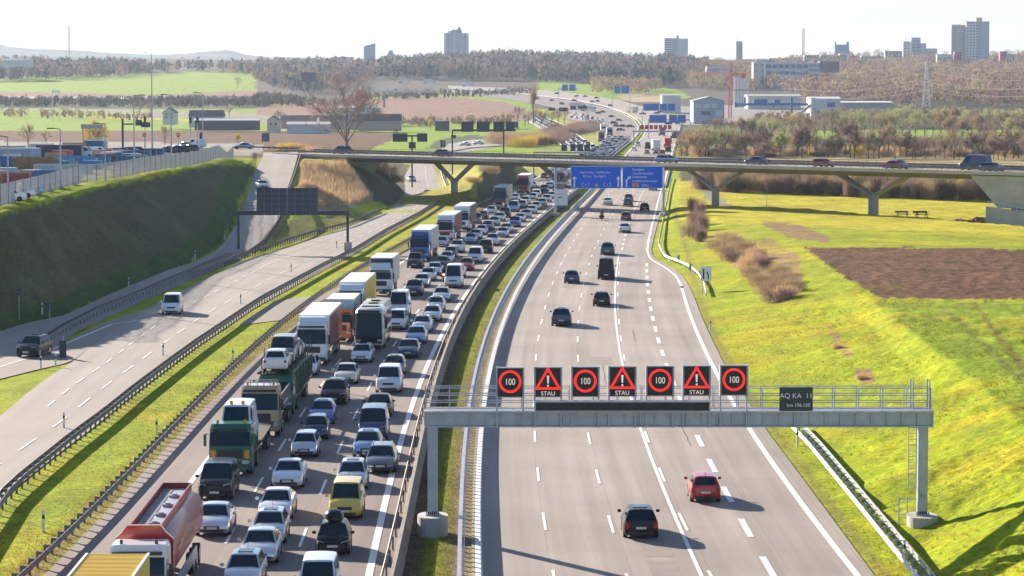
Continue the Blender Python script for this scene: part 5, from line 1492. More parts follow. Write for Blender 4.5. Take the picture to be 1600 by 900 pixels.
# ------------------------------------------------------------------ lorries, coach, motorbikes
def wheels(r, xs, ys, rad=0.5, w=0.34, m=None):
    for x in xs:
        for y in ys: wheel_parts(r, x, y, rad, w, True, n=18)
def cab(r, colour, w=2.48, h=3.3, L=2.1, deflector=None, grille='band', low=0.45, extra=None, visor=True):
    """lorry cab, front at y=0 facing -y"""
    P = paint(colour); a = w / 2
    def ring(y0, z, k=1.0, yb=L):
        return [Vector((-a * k, y0 + .16, z)), Vector((-a * k * .86, y0, z)), Vector((a * k * .86, y0, z)), Vector((a * k, y0 + .16, z)), Vector((a * k, yb, z)), Vector((-a * k, yb, z))]
    m = MB().loft([ring(.06, low), ring(0, low + .5), ring(.02, 1.75), ring(.30, h - .35, .985), ring(.55, h, .93)])
    c = m.build('cab', P, r, smooth=False, bevel=.04)
    A, B_ = Vector((-a * .86, .02, 1.75)), Vector((a * .86, .02, 1.75)); C, D = Vector((a * .86 * .985, .30, h - .35)), Vector((-a * .86 * .985, .30, h - .35))
    MB().slab([A, B_, C, D], .03, inset=(-.05, -.05, .04, .12)).build('windscreen', M_GLASS, c)
    for s in (-1, 1):
        q = [Vector((s * a, 1.4, 1.75)), Vector((s * a, .22, 1.75)), Vector((s * a * .985, .5, h - .5)), Vector((s * a * .985, 1.4, h - .5))]
        if s > 0: q = [q[1], q[0], q[3], q[2]]
        MB().slab(q, .02, inset=(.06, .1, .05, .1)).build('side_window', M_GLASS, c)
        MB().box((s * a * .74, -.01, low + .42), (.42, .12, .22)).build('headlight', M_LAMP, c, bevel=.02)
        mi = MB().box((s * (a + .22), .08, 2.15), (.16, .16, .72)); mi.bar((s * a, .2, 2.5), (s * (a + .22), .1, 2.5), .05, .05); mi.build('wing_mirror', M_BLACK if colour in ('white', 'blue', 'dark blue', 'red', 'tan', 'orange') else P, c, bevel=.03)
    MB().box((0, -.005, low + .88), (a * 1.15, .07, .52)).build('grille', M_BLACK, c, bevel=.02)
    MB().box((0, .0, low + .12), (a * 1.9, .16, .30)).build('bumper', P if colour != 'white' else M_BACK, c, bevel=.03)
    MB().box((0, -.09, low + .12), (.52, .02, .12)).build('number_plate', M_PLATE, c)
    if visor: MB().box((0, .16, h - .30), (a * 1.72, .22, .14)).build('sun_visor', M_BLACK, c, bevel=.02)
    if deflector:
        z1 = deflector
        MB().loft([[Vector((-a * .88, .75, h - .02)), Vector((a * .88, .75, h - .02)), Vector((a * .88, L - .1, h - .02)), Vector((-a * .88, L - .1, h - .02))], [Vector((-a * .84, 1.25, z1)), Vector((a * .84, 1.25, z1)), Vector((a * .84, L - .1, z1)), Vector((-a * .84, L - .1, z1))]]).build('roof_deflector', P, c, bevel=.05)
    return c
def box_body(r, y0, y1, z0, z1, w=2.55, front='white', side=None, roof='white', stripe=None, name='cargo_box'):
    a = w / 2; S = mat('tilt_' + (side or front).replace(' ', '_'), PAINT[side or front], .55, bump=.15, bs=.8); Fm = mat('box_' + front.replace(' ', '_'), PAINT[front], .5)
    b_ = MB().box((0, (y0 + y1) / 2, (z0 + z1) / 2), (w, y1 - y0, z1 - z0)).build(name, Fm, r, bevel=.03)
    if side:
        for s in (-1, 1): MB().box((s * (a + .008), (y0 + y1) / 2, (z0 + z1) / 2 - .02), (.03, y1 - y0 - .16, z1 - z0 - .22)).build('side_tarpaulin', S, b_)
    MB().box((0, (y0 + y1) / 2, z1 + .012), (w - .08, y1 - y0 - .08, .03)).build('roof_sheet', mat('roof_' + roof, PAINT[roof], .6, bump=.2, bs=.7), b_)
    MB().box((0, (y0 + y1) / 2 + .3, z0 - .16), (w * .62, y1 - y0 - .6, .3)).build('chassis', M_CHASSIS, b_)
    for s in (-1, 1): MB().box((s * (a - .05), (y0 + y1) / 2 - 1, z0 - .42), (.06, (y1 - y0) * .35, .5)).build('side_guard', M_DSTEEL, b_)
    return b_
def lorry(y, l, label, cat='lorry', z=0.0, Y=None, fn=None):
    fn = fn or lane(loff(l)); Y = Y or Yof(y)
    return empty('lorry', (fn(Y), Y, z), heading(fn, Y + 7), label, cat)
def jl(i): return jam_label(*BIG[i])
def semi(i, colour, side, front='white', L=16.5, h=3.95, ch=3.5, lb=None, deflector=3.8, **k):
    r = lorry(BIG[i][0], BIG[i][1], lb or jl(i)); cab(r, colour, h=ch, L=2.3, deflector=deflector)
    MB().box((0, 3.0, .8), (.9, 3.5, .3)).build('tractor_frame', M_CHASSIS, r)
    wheels(r, (-1.05, 1.05), (1.4, 3.6)); box_body(r, 2.75, L, 1.15, h, side=side, front=front, **k)
    wheels(r, (-1.05, 1.05), (L - 4.6, L - 3.2, L - 1.8)); return r
# red tanker at the lower left
r = lorry(973, 1, 'red tanker lorry with ladder-like walkway on its tank, lower left', 'tanker')
c = cab(r, 'white', h=3.25, L=2.2, low=.45)
MB().box((0, 0.02, 1.15), (2.3, .12, 1.1)).build('red_front_panel', paint('red'), c, bevel=.03)
m = MB(); rings = []
def tk(y, k, zc=2.25):
    out = []
    for i in range(20):
        t = 2 * math.pi * i / 20
        out.append(Vector((1.26 * k * math.copysign(abs(math.cos(t)) ** .62, math.cos(t)), y, zc + 1.12 * k * math.copysign(abs(math.sin(t)) ** .75, math.sin(t)))))
    return out
m.loft([tk(3.0, .82), tk(3.15, .96), tk(3.4, 1), tk(16.6, 1), tk(16.9, .9)])
M_TANK = mat('tank_red_metal', (0.34, 0.022, 0.022), 0.42, 0.1, coat=.2)
tb = m.build('tank', M_TANK, r, smooth=True)
sh = MB().loft([[Vector((x, 2.75, z)) for x, z in ((-1.28, 1.3), (-1.28, 3.15), (-.95, 3.45), (-.72, 3.75), (.72, 3.75), (.95, 3.45), (1.28, 3.15), (1.28, 1.3))], [Vector((x, 3.1, z)) for x, z in ((-1.28, 1.3), (-1.28, 3.15), (-.95, 3.45), (-.72, 3.75), (.72, 3.75), (.95, 3.45), (1.28, 3.15), (1.28, 1.3))]]).build('front_shield', paint('red'), r, bevel=.03)
m = MB()
for x in (-.68, .68): m.box((x, 9.9, 3.52), (.06, 13.2, .34))
for yv in (3.3, 16.5): m.box((0, yv, 3.52), (1.4, .06, .34))
m.build('coaming', M_TANK, tb)
MB().box((-.36, 9.9, 3.42), (.5, 13.0, .05)).build('walkway_grating', M_DSTEEL, tb)
MB().box((.22, 9.9, 3.40), (.66, 13.0, .04)).build('top_plate', M_STEEL, tb)
for yv in (5.0, 7.6, 10.5, 13.4):
    mm = MB().tube((.2, yv, 3.38), (.2, yv, 3.55), .26, n=14); mm.tube((.2, yv, 3.55), (.2, yv, 3.60), .14, n=10); mm.build('manhole', M_STEEL, tb)
for s in (-1, 1): MB().box((s * 1.2, 9.6, .85), (.08, 8, .55)).build('side_guard', M_STEEL, r)
MB().box((0, 9.5, 1.02), (1.0, 13.5, .22)).build('chassis', M_CHASSIS, r)
wheels(r, (-1.05, 1.05), (1.4, 4.2, 12.2, 13.6, 15.0))
for s in (-.75, .75): MB().tube((s, .9, 3.24), (s, .9, 3.42), .07, n=8).build('beacon', M_BLACK, c)
# yellow container lorry cut by the lower left edge
r = lorry(0, 1, 'lorry with a yellow box body cut off by the bottom edge, ahead of the tanker', 'lorry', Y=99.5)
cab(r, 'yellow', h=3.2); yb_ = box_body(r, 2.6, 13.3, 1.15, 3.95, front='yellow', roof='yellow'); wheels(r, (-1.05, 1.05), (1.4, 8.5, 10, 11.5))
m = MB()
for i in range(34): m.box((0, 3.0 + i * .31, 3.985), (2.3, .06, .03))
m.build('roof_rib', mat('box_yellow', PAINT['yellow']), yb_)
for s in (-1, 1): MB().box((s * 1.24, 7.95, 4.0), (.10, 10.6, .09)).build('roof_edge_rail', M_WHITE, yb_)
# green flat lorry with a white van on its back
r = lorry(745, 1.0, 'green-cab lorry with orange side blinkers, a white van standing on its bed'); c = cab(r, 'green', h=3.05, L=2.2)
for s in (-1, 1):
    MB().box((s * .98, -.02, 1.32), (.3, .08, .5)).build('orange_blinker_panel', mat('blinker_orange', (.75, .36, .03), .4), c, bevel=.02)
    MB().tube((s * .8, 1.0, 3.0), (s * .8, 1.0, 3.22), .08, n=8).build('beacon', mat('beacon_orange', (.8, .25, .02), .3), c)
MB().box((0, 10, 1.1), (2.4, 15, .18)).build('load_bed', M_CHASSIS, r); wheels(r, (-1.05, 1.05), (1.4, 4.6, 12.5, 13.9))
loc0, rz0 = r.location.copy(), r.rotation_euler.z
def on_top(kind, colour, y, z, label, cat, base=None, rz=0.0):
    b0, z0 = base or (loc0, rz0)
    o = put_simple(kind, colour, b0 + Matrix.Rotation(z0, 3, 'Z') @ Vector((0, y, z)), z0 + rz, label, None, cat)
    return o
van_ = on_top('van', 'white', 2.9, 1.2, 'white high-roof van carried on the bed of the green-cab lorry', 'van')
for s in (-.35, .35):
    p = van_.location + Matrix.Rotation(rz0, 3, 'Z') @ Vector((s, 1.9, 2.55))
    o = MB().tube((0, 0, 0), (0, 0, .2), .1, n=10).build('beacon', mat('beacon_orange', (.8, .25, .02)), None, loc=p); o.parent = van_; o.matrix_parent_inverse = Matrix.Identity(4); o.location = (s, 1.9, 2.54)
# tan lorry (heavy tipper chassis)
r = lorry(684, 1.05, 'sand-coloured lorry with a wide dark windscreen right behind the carried white van'); c = cab(r, 'tan', h=3.35, L=2.3)
for s in (-1, 1): MB().tube((s * .85, .9, 3.3), (s * .85, .9, 3.52), .08, n=8).build('beacon', mat('beacon_orange', (.8, .25, .02)), c)
m = MB()
for z in (3.55, 3.7): m.bar((-1.1, .8, z), (1.1, .8, z), .05, .05)
for i in range(6): m.bar((-1.1 + i * .44, .8, 3.3), (-1.1 + i * .44, .8, 3.7), .05, .05)
m.build('roof_rack', M_STEEL, c)
wheels(r, (-1.05, 1.05), (1.4, 3.2, 8.6, 10)); MB().box((0, 6.5, 1.05), (1.5, 10, .3)).build('chassis', M_CHASSIS, r)
m = MB()
for s in (-1, 1):
    m.box((s * 1.1, 7.0, 1.5), (.12, 8.6, .3))
    for i in range(7): m.bar((s * 1.1, 3.2 + i * 1.3, 1.3), (s * 1.1, 3.6 + i * 1.3, 2.4), .1, .1)
    m.bar((s * 1.1, 3, 2.4), (s * 1.1, 11, 2.4), .1, .1)
m.build('loading_frame', M_DSTEEL, r)
# green car transporter
r = lorry(650, 1.05, 'dark green car transporter with open steel frame, silver and white vehicles riding on top', 'car transporter'); c = cab(r, 'green', h=2.75, L=2.1, visor=False)
m = MB()
G_ = mat('transporter_green', (0.015, 0.07, 0.045), .5)
for s in (-1, 1):
    m.bar((s * 1.18, 0.2, 2.95), (s * 1.18, 9.0, 2.95), .14, .16); m.bar((s * 1.18, 9.0, 2.95), (s * 1.18, 18, 2.6), .14, .16); m.bar((s * 1.18, 2.4, 1.0), (s * 1.18, 18, 1.0), .14, .2)
    for i in range(12): m.bar((s * 1.18, 2.6 + i * 1.4, 1.0), (s * 1.18, 2.3 + i * 1.4 + (.8 if i % 2 else 0), 2.95 - max(0, i - 5) * .05), .13, .16)
    for i in range(9): m.bar((s * 1.2, 3.0 + i * 1.8, 2.9), (s * 1.2, 3.6 + i * 1.8, 4.2 if i % 2 else 3.6), .07, .09)
m.build('carrier_frame', G_, r)
m = MB(); m.box((0, 9, 1.08), (2.2, 15, .08)); m.box((0, 5, 3.02), (2.1, 8.6, .06)); m.box((0, 13.4, 2.75), (2.1, 8, .06)); m.build('deck', M_CHASSIS, r)
wheels(r, (-1.05, 1.05), (1.2, 4.2, 12.4, 13.7), .42)
b2 = (r.location.copy(), r.rotation_euler.z)
on_top('hatchback', 'white', 4.2, 3.06, 'white hatchback carried backwards on top of the green car transporter', 'car', b2, math.pi)
on_top('minivan', 'grey', 5.2, 3.06, 'grey van with striped roof carried on the transporter behind the white hatchback', 'van', b2)
on_top('saloon', 'silver', 11, 2.8, 'silver car on the rear upper deck of the car transporter', 'car', b2)
on_top('hatchback', 'dark grey', 12, 1.14, 'dark car on the lower deck of the car transporter', 'car', b2)
on_top('saloon', 'white', 6, 1.14, 'white car on the lower front deck inside the transporter frame', 'car', b2)
semi(4, 'white', 'dark red', deflector=3.9, lb='white lorry with a dark red tarpaulin side behind the silver estate')
# orange-cab lorry with grey box
r = lorry(535, 1.15, jl(5)); cab(r, 'orange', h=2.9, L=1.9); box_body(r, 2.1, 9.5, 1.1, 3.7, front='light blue', side='grey'); wheels(r, (-1.05, 1.05), (1.3, 6.6))
semi(6, 'white', 'yellow', lb='white lorry with a yellow tarpaulin side beside the black coach')
r = lorry(BIG[7][0], BIG[7][1], 'white lorry with a tall pale box body behind the yellow-sided one'); cab(r, 'white', h=3.0, L=2.0, deflector=3.5); box_body(r, 2.3, 11.5, 1.1, 4.0, front='white', side='cream'); wheels(r, (-1.05, 1.05), (1.3, 8.2))
MB().box((0, 2.27, 2.55), (2.45, .05, 2.7)).build('dark_front_frame', M_BACK, r)
semi(8, 'blue', 'cream', lb='blue lorry with a long white trailer in the lorry lane')
r = semi(9, 'white', 'dark red', lb='white lorry with a red stripe on its front behind the blue lorry', deflector=3.9)
MB().box((0, -.03, 1.55), (2.2, .05, .22)).build('red_stripe', paint('red'), r)
semi(10, 'white', 'brown', lb='farther white lorry with high roof, next behind the red-striped one')
semi(11, 'dark blue', 'cream', lb='dark blue lorry with a white trailer near the grassy mound')
semi(12, 'red', 'white', lb='bright red lorry with a white trailer near the bridge')
# coaches
def coach(y, l, colour, label, roofc, L=12.2):
    fn = lane(loff(l)); Y = Yof(y)
    r = empty('coach', (fn(Y), Y, 0), heading(fn, Y + 5), label, 'coach'); P = paint(colour)
    def rg(y, k, z0, z1, dz=0.0): return [Vector((x * k, y + (dz if z > 2 else 0), z)) for x, z in ((-1.2, z0), (-1.275, z0 + .35), (-1.275, 2.2), (-1.2, z1 - .25), (-.95, z1), (.95, z1), (1.2, z1 - .25), (1.275, 2.2), (1.275, z0 + .35), (1.2, z0))]
    MB().loft([rg(0, .93, .45, 3.3, .3), rg(.25, 1, .38, 3.5, .3), rg(1.2, 1, .32, 3.62), rg(L - .3, 1, .35, 3.6), rg(L, .95, .5, 3.4)]).build('body', P, r, smooth=True, bevel=.02)
    MB().slab([Vector((-1.12, -.03, 1.15)), Vector((1.12, -.03, 1.15)), Vector((1.06, .30, 3.22)), Vector((-1.06, .30, 3.22))], .03).build('windscreen', M_GLASS, r)
    for s in (-1, 1):
        q = [Vector((s * 1.28, 1.2, 1.75)), Vector((s * 1.28, L - .8, 1.75)), Vector((s * 1.235, L - .8, 3.05)), Vector((s * 1.235, 1.2, 3.05))]
        if s < 0: q = [q[1], q[0], q[3], q[2]]
        w_ = MB()
        for i in range(7): w_.slab(q, .02, inset=(i / 7 + .006, 1 - (i + 1) / 7 + .006, .02, .02))
        w_.build('side_window', M_GLASS, r)
        MB().box((s * .92, .02, .85), (.42, .1, .22)).build('headlight', M_LAMP, r, bevel=.02)
        mm = MB().box((s * 1.5, -.22, 2.3), (.2, .16, .85)); mm.bar((s * 1.15, .2, 3.1), (s * 1.5, -.2, 2.75), .06, .06); mm.build('wing_mirror', M_BLACK, r, bevel=.04)
        MB().box((s * 1.29, L / 2, 1.1), (.03, L - 2.6, .7)).build('lower_panel', paint('brown' if colour == 'cream' else colour), r)
    if roofc: 
        MB().box((0, .05, .95), (2.3, .14, .9)).build('front_panel', paint('black'), r, bevel=.05)
        MB().box((0, .1, 3.36), (1.9, .3, .2)).build('destination_box', M_BLACK, r, bevel=.05)
    MB().box((0, 2.6, 3.66), (1.5, 1.8, .16)).build('roof_air_conditioner', paint('grey' if roofc else colour), r, bevel=.04)
    MB().box((0, 5.8, 3.66), (.8, .8, .1)).build('roof_hatch', M_BLACK, r, bevel=.03)
    MB().box((0, 9.0, 3.66), (.8, .8, .1)).build('roof_hatch', M_BLACK, r, bevel=.03)
    MB().box((0, -.05, .62), (.52, .03, .12)).build('number_plate', M_PLATE, r)
    wheels(r, (-1.1, 1.1), (2.6, L - 3.2), .48, .3)
coach(547, 2.0, 'cream', 'coach with a black front, huge windscreen and cream roof in the middle jam lane', True)
coach(294, 2.6, 'dark red', 'dark red coach half hidden by the leg of the blue sign gantry', False)

# motorbikes with riders
M_SKIN = mat('skin', (0.5, 0.3, 0.22), .6); M_LEATH = mat('dark_riding_suit', (0.02, 0.02, 0.028), .6); M_HEL = mat('helmet_black', (0.015, 0.015, 0.02), .2)
def moto(p, rz, label, colour, plabel, away):
    r = empty('motorbike', p, rz, label, 'motorbike'); P = paint(colour)
    for y in (.35, 1.75):
        t = MB().tube((-.07, 0, 0), (.07, 0, 0), .33, n=18).build('wheel', M_TYRE, r, loc=(0, y, .33)); MB().tube((-.08, 0, 0), (.08, 0, 0), .2, n=12).build('rim', M_RIM, t)
    MB().loft([[Vector((x * .16, .75, z)) for x, z in ((-1, .75), (1, .75), (.8, 1.0), (-.8, 1.0))], [Vector((x * .2, 1.1, z)) for x, z in ((-1, .7), (1, .7), (.8, .98), (-.8, .98))]]).build('fuel_tank', P, r, bevel=.04)
    MB().loft([[Vector((x * .17, .22, z)) for x, z in ((-1, .55), (1, .55), (.7, .95), (-.7, .95))], [Vector((x * .22, .75, z)) for x, z in ((-1, .45), (1, .45), (.8, 1.05), (-.8, 1.05))]]).build('fairing', P, r, bevel=.04)
    MB().box((0, 1.1, .48), (.3, .55, .36)).build('engine', M_CHASSIS, r, bevel=.04)
    MB().box((0, 1.45, .84), (.28, .7, .1)).build('saddle', M_BLACK, r, bevel=.04)
    MB().slab([Vector((-.16, .3, .98)), Vector((.16, .3, .98)), Vector((.13, .5, 1.28)), Vector((-.13, .5, 1.28))], .015).build('windshield', M_GLASS, r)
    MB().tube((0, .14, .84), (0, .26, .84), .1, n=12).build('headlight', M_LAMP if away else mat('bike_headlight_on', (1, .9, .7), .3, emit=(1, .85, .6), es=4), r)
    MB().bar((-.38, .72, 1.08), (.38, .72, 1.08), .04, .04).build('handlebar', M_BLACK, r)
    for s in (-1, 1):
        MB().box((s * .34, 1.72, .72), (.22, .5, .4)).build('pannier', M_BLACK, r, bevel=.04); MB().tube((s * .08, .62, .95), (s * .08, .33, .34), .03, n=6).build('fork', M_STEEL, r)
    MB().box((0, 2.05, .78), (.14, .05, .08)).build('tail_light', M_TAIL, r)
    # rider: one skinned figure
    pts = [(0, 1.38, .95), (0, 1.30, 1.2), (0, 1.16, 1.42), (0, 1.09, 1.52), (0, 1.05, 1.60),
           (-.2, 1.16, 1.42), (-.32, .96, 1.22), (-.33, .73, 1.1), (.2, 1.16, 1.42), (.32, .96, 1.22), (.33, .73, 1.1),
           (-.15, 1.34, .93), (-.27, .92, .84), (-.24, 1.12, .45), (-.25, .96, .36), (.15, 1.34, .93), (.27, .92, .84), (.24, 1.12, .45), (.25, .96, .36)]
    ed = [(0, 1), (1, 2), (2, 3), (3, 4), (2, 5), (5, 6), (6, 7), (2, 8), (8, 9), (9, 10), (0, 11), (11, 12), (12, 13), (13, 14), (0, 15), (15, 16), (16, 17), (17, 18)]
    rad = [.17, .17, .18, .07, .07, .085, .06, .045, .085, .06, .045, .12, .09, .06, .05, .12, .09, .06, .05]
    me = bpy.data.meshes.new('person'); me.from_pydata(pts, ed, [])
    o = link('person', me); md = o.modifiers.new('s', 'SKIN'); ss = o.modifiers.new('b', 'SUBSURF'); ss.levels = ss.render_levels = 1
    for i, v in enumerate(me.skin_vertices[0].data): v.radius = (rad[i], rad[i]); v.use_root = (i == 0)
    dg = bpy.context.evaluated_depsgraph_get(); m2 = bpy.data.meshes.new_from_object(o.evaluated_get(dg)); bpy.data.objects.remove(o)
    m2.materials.clear(); m2.materials.append(M_LEATH)
    o = link('person', m2, None, p); o.rotation_euler = (0, 0, rz); tag(o, plabel, 'person')
    hb_ = MB(); n_ = 14
    hb_.loft([[Vector((.145 * a_ * math.cos(2 * math.pi * i / n_), 1.02 + .17 * a_ * math.sin(2 * math.pi * i / n_), z)) for i in range(n_)] for z, a_ in ((1.52, .6), (1.58, .9), (1.67, 1), (1.76, .9), (1.83, .55), (1.85, .2))])
    h_ = hb_.build('helmet', M_HEL, o, smooth=True)
    MB().box((0, .87, 1.68), (.2, .05, .09)).build('visor', M_GLASS, h_)
fn = lane(loff(2.55)); Y = Yof(441)
moto((fn(Y), Y, 0), heading(fn, Y), 'red motorbike with lit headlight threading between two jam lanes', 'red', 'rider in dark gear on the red motorbike in the jam', False)
p = at(940, 345, 0); rz = heading(X_B, p.y, True); d = Vector((math.sin(rz), -math.cos(rz), 0))
moto(p + d * 2.05, rz, 'dark motorbike riding away alone in the left outbound lane', 'black', 'rider in dark clothes seen from behind on the outbound motorbike', True)

# ------------------------------------------------------------------ traffic beyond the bridge
fr = random.Random(21)
COLS = ['white', 'silver', 'silver', 'white', 'white', 'dark grey', 'black', 'silver', 'light blue', 'white', 'red', 'silver', 'white']
KN = ['saloon', 'hatchback', 'hatchback', 'estate', 'suv', 'lowvan', 'small', 'saloon']
def along_far(L, Rr, n=400):
    a = resample(pxpts(L), n); b = resample(pxpts(Rr), n); return a, b
def queue(L, Rr, nl, d0, d1, gap, label, group, f0=.1, f1=.9, jitter=.3, away=False, mx=300):
    a, b = along_far(L, Rr); mid = [p.lerp(q, .5) for p, q in zip(a, b)]
    dd = [0]
    for p, q in zip(mid[:-1], mid[1:]): dd.append(dd[-1] + (q - p).length)
    cnt = 0
    for j in range(nl):
        f = f0 + (f1 - f0) * (j + .5) / nl; t = d0 + fr.uniform(0, gap)
        while t < d1 and cnt < mx:
            k = min(max(int(np.searchsorted(dd, t)) - 1, 0), len(a) - 3)
            u = (t - dd[k]) / max(dd[k + 1] - dd[k], 1e-6)
            p = a[k].lerp(b[k], f).lerp(a[k + 1].lerp(b[k + 1], f), min(u, 1)); d = mid[k + 2] - mid[k]
            s = 1 if away else -1
            kd = fr.choice(KN); co = fr.choice(COLS)
            put_simple(kd, co, (p.x, p.y, hb(p.y) + .42 + (0.02 if away else 0)), math.atan2(s * d.x, -s * d.y), f'tiny {co} vehicle {label}', group + ', ' + co + ' ones', 'car')
            cnt += 1; t += gap * fr.uniform(.8, 1.3 + jitter)
queue(FL_L, FL_R, 4, 45, 560, 7.6, 'in the jam between the bridge and the small red displays', 'cars of the jam behind the bridge', .12, .93)
queue(CJ_L, CJ_R, 3, 60, 900, 8.5, 'packed on the far collector road', 'cars on the far collector road', .05, .98)
queue([(880, 186), (905, 190), (925, 198)], [(885, 174), (915, 180), (945, 190)], 3, 20, 600, 26, 'on the short link road by the far purple bushes', 'cars on the far link road', .1, .9)
def far_car(x, y, k, c, label, away=False, dirv=(-.9, 1), z=.45, cat=None):
    p = on(x, y); s = 1 if away else -1
    return put_simple(k, c, (p.x, p.y, hb(p.y) + z), math.atan2(s * dirv[0], -s * dirv[1]), label, None, cat)
FARL = [(929, 160.5), (935, 155), (957, 167), (946, 177), (939, 179), (960, 184.5), (972, 190.5), (964, 195), (968, 199.5), (978, 200), (990, 200.5), (900, 159), (865, 159), (842, 156), (882, 164.5), (905, 168), (950, 205), (975, 206)]
for i, (x, y) in enumerate(FARL):
    o = far_car(x, y, fr.choice(KN), 'dark grey' if i % 3 else 'black', 'tiny dark car spread out on the far left carriageway', False); o['group'] = 'cars on the far left carriageway'
for i, (x, y) in enumerate([(898, 152), (911, 152.5), (931, 160), (867, 148), (1022, 179), (1027, 177), (1000, 180), (985, 172), (1049, 218), (1051, 213), (1040, 196)]):
    o = far_car(x, y, fr.choice(KN), 'dark grey' if i % 2 else 'black', 'tiny dark car heading away on the far outbound road', True); o['group'] = 'cars on the far outbound road'
for x, y, k, c, lb in [(1043, 238, 'suv', 'dark grey', 'dark SUV on the outbound road right below the far red lorry'), (990, 237, 'saloon', 'white', 'white car near the median, just beyond the bridge railing'), (996, 230, 'lowvan', 'white', 'white van near the median beyond the bridge'),
    (1011, 234, 'van', 'black', 'dark green van beyond the bridge, left of the pale lorry'), (1010, 242, 'saloon', 'grey', 'grey car behind the dark green van beyond the bridge'), (1024, 242, 'saloon', 'dark red', 'dark red car right behind the pale lorry beyond the bridge'), (1034, 242, 'hatchback', 'red', 'reddish car between the pale lorry and the dark SUV')]:
    far_car(x, y, k, c, lb, True, (.0, 1), .3)
def far_truck(x, y, front, body, label, away=False, dirv=(0, 1), L=12, h=3.9, group=None):
    p = on(x, y); s = 1 if away else -1
    r = empty('lorry', (p.x, p.y, hb(p.y) + .42), math.atan2(s * dirv[0], -s * dirv[1]), label, 'lorry', group)
    if away: r.location += Vector((dirv[0], dirv[1], 0)).normalized() * L
    MB().box((0, 1.0, 1.8), (2.45, 2.0, 2.8)).build('cab', paint(front), r, bevel=.06); MB().box((0, -.02, 2.3), (2.1, .06, .95)).build('windscreen', M_GLASS, r)
    MB().box((0, 2.3 + (L - 2.3) / 2, 2.45), (2.55, L - 2.3, h - 1.0)).build('cargo_box', mat('box_' + body.replace(' ', '_'), PAINT[body]), r)
    for yv in (1.2, L - 3, L - 1.6):
        for x_ in (-1.05, 1.05): MB().tube((x_ - .15, yv, .48), (x_ + .15, yv, .48), .48, n=10).build('wheel', M_TYRE, r)
M_ = far_truck
M_(940, 224, 'purple', 'purple', 'purple lorry at the left of the jam just behind the bridge'); M_(953, 214, 'purple', 'light blue', 'tall purple lorry with a pale trailer behind the other purple one'); M_(943, 208, 'white', 'white', 'white lorry at the left edge of the jam behind the purple ones')
M_(1026, 238, 'white', 'white', 'pale box lorry seen from behind beyond the bridge', True); M_(1044, 233, 'red', 'red', 'red lorry seen from behind beyond the bridge', True, L=9, h=3.2); M_(1035, 214, 'dark blue', 'dark grey', 'dark lorry just below the far red displays', True); M_(1060, 196, 'grey', 'grey', 'dark lorry near the right edge below the far blue signs', True)
M_(930, 175, 'white', 'white', 'white lorry with flat front on the far left carriageway bend', dirv=(-1, .7)); M_(913, 170, 'white', 'cream', 'white-roofed lorry next behind it on the far bend', dirv=(-1, .7)); M_(995, 177, 'white', 'cream', 'pale lorry turning beside the far blue signs', True, (-.6, 1))
M_(797, 147, 'white', 'white', 'white lorry at the left end of the far motorway', dirv=(-1, .3)); M_(740, 136, 'white', 'white', 'white lorry alone on the distant ramp left of the forest', dirv=(-1, .2)); M_(679, 131, 'white', 'white', 'white lorry on the horizon road above the big brown field', dirv=(-1, .1)); M_(585, 142, 'white', 'cream', 'white lorry crossing the small far flyover', dirv=(-1, .1)); M_(640, 130, 'white', 'white', 'white lorry left of its neighbour on the horizon road', dirv=(-1, .1))
M_(320, 156, 'white', 'white', 'white lorry on the far motorway behind the shaded bank', dirv=(-1, 0)); 
for i, (x, c) in enumerate(((10, 'dark grey'), (30, 'silver'), (43, 'white'), (75, 'grey'), (138, 'silver'), (152, 'dark grey'), (172, 'white'), (205, 'black'), (228, 'silver'), (256, 'white'), (285, 'silver'))):
    o = far_car(x, 154.5, 'saloon', c, f'tiny {c} car on the far motorway at the left', False, (-1, 0), .7)
    o['group'] = 'cars on the far left motorway'

# ------------------------------------------------------------------ vegetation
def leafmat(name, c, var=.25):
    m = mat(name, c, .9, var=var, vs=.6, spec=.1); t = m.node_tree; b = t.nodes['Principled BSDF']
    if name.startswith(('twigs', 'willow', 'budding', 'dry', 'grass')):      # thin blades let light through
        tr = t.nodes.new('ShaderNodeBsdfTranslucent'); mxx = t.nodes.new('ShaderNodeMixShader'); mxx.inputs[0].default_value = .33
        src = b.inputs['Base Color'].links[0].from_socket; t.links.new(src, tr.inputs['Color'])
        t.links.new(b.outputs[0], mxx.inputs[1]); t.links.new(tr.outputs[0], mxx.inputs[2]); t.links.new(mxx.outputs[0], t.nodes['Material Output'].inputs['Surface'])
    return m
M_BARK = leafmat('bark', (0.11, 0.085, 0.07)); M_BARKL = leafmat('pale_bark', (0.22, 0.17, 0.13))
CR = {'purple': leafmat('twigs_purple', (0.30, 0.20, 0.18)), 'brown': leafmat('twigs_brown', (0.42, 0.31, 0.19)), 'yellow': leafmat('willow_yellow', (0.62, 0.45, 0.07)),
      'green': leafmat('budding_green', (0.46, 0.46, 0.20)), 'ever': leafmat('evergreen', (0.035, 0.06, 0.035)), 'reed': leafmat('dry_reed', (0.60, 0.42, 0.25)), 'dark': leafmat('twigs_dark', (0.13, 0.10, 0.07))}
def tri_blades(V, Fc, p, d, L, w, r):
    """one thin triangular blade"""
    s = d.cross(Vector((r.uniform(-1, 1), r.uniform(-1, 1), r.uniform(-1, 1))))
    if s.length < 1e-4: s = Vector((1, 0, 0))
    s.normalize(); o = len(V)
    V += [p - s * w / 2, p + s * w / 2, p + d * L]; Fc.append((o, o + 1, o + 2))
def rv(r, up=0.0):
    v = Vector((r.gauss(0, 1), r.gauss(0, 1), r.gauss(0, 1) + up)); return v.normalized()
def plain(name, V, Fc, m):
    me = bpy.data.meshes.new(name); me.from_pydata([tuple(v) for v in V], [], Fc); me.materials.append(m); me.update(); return me
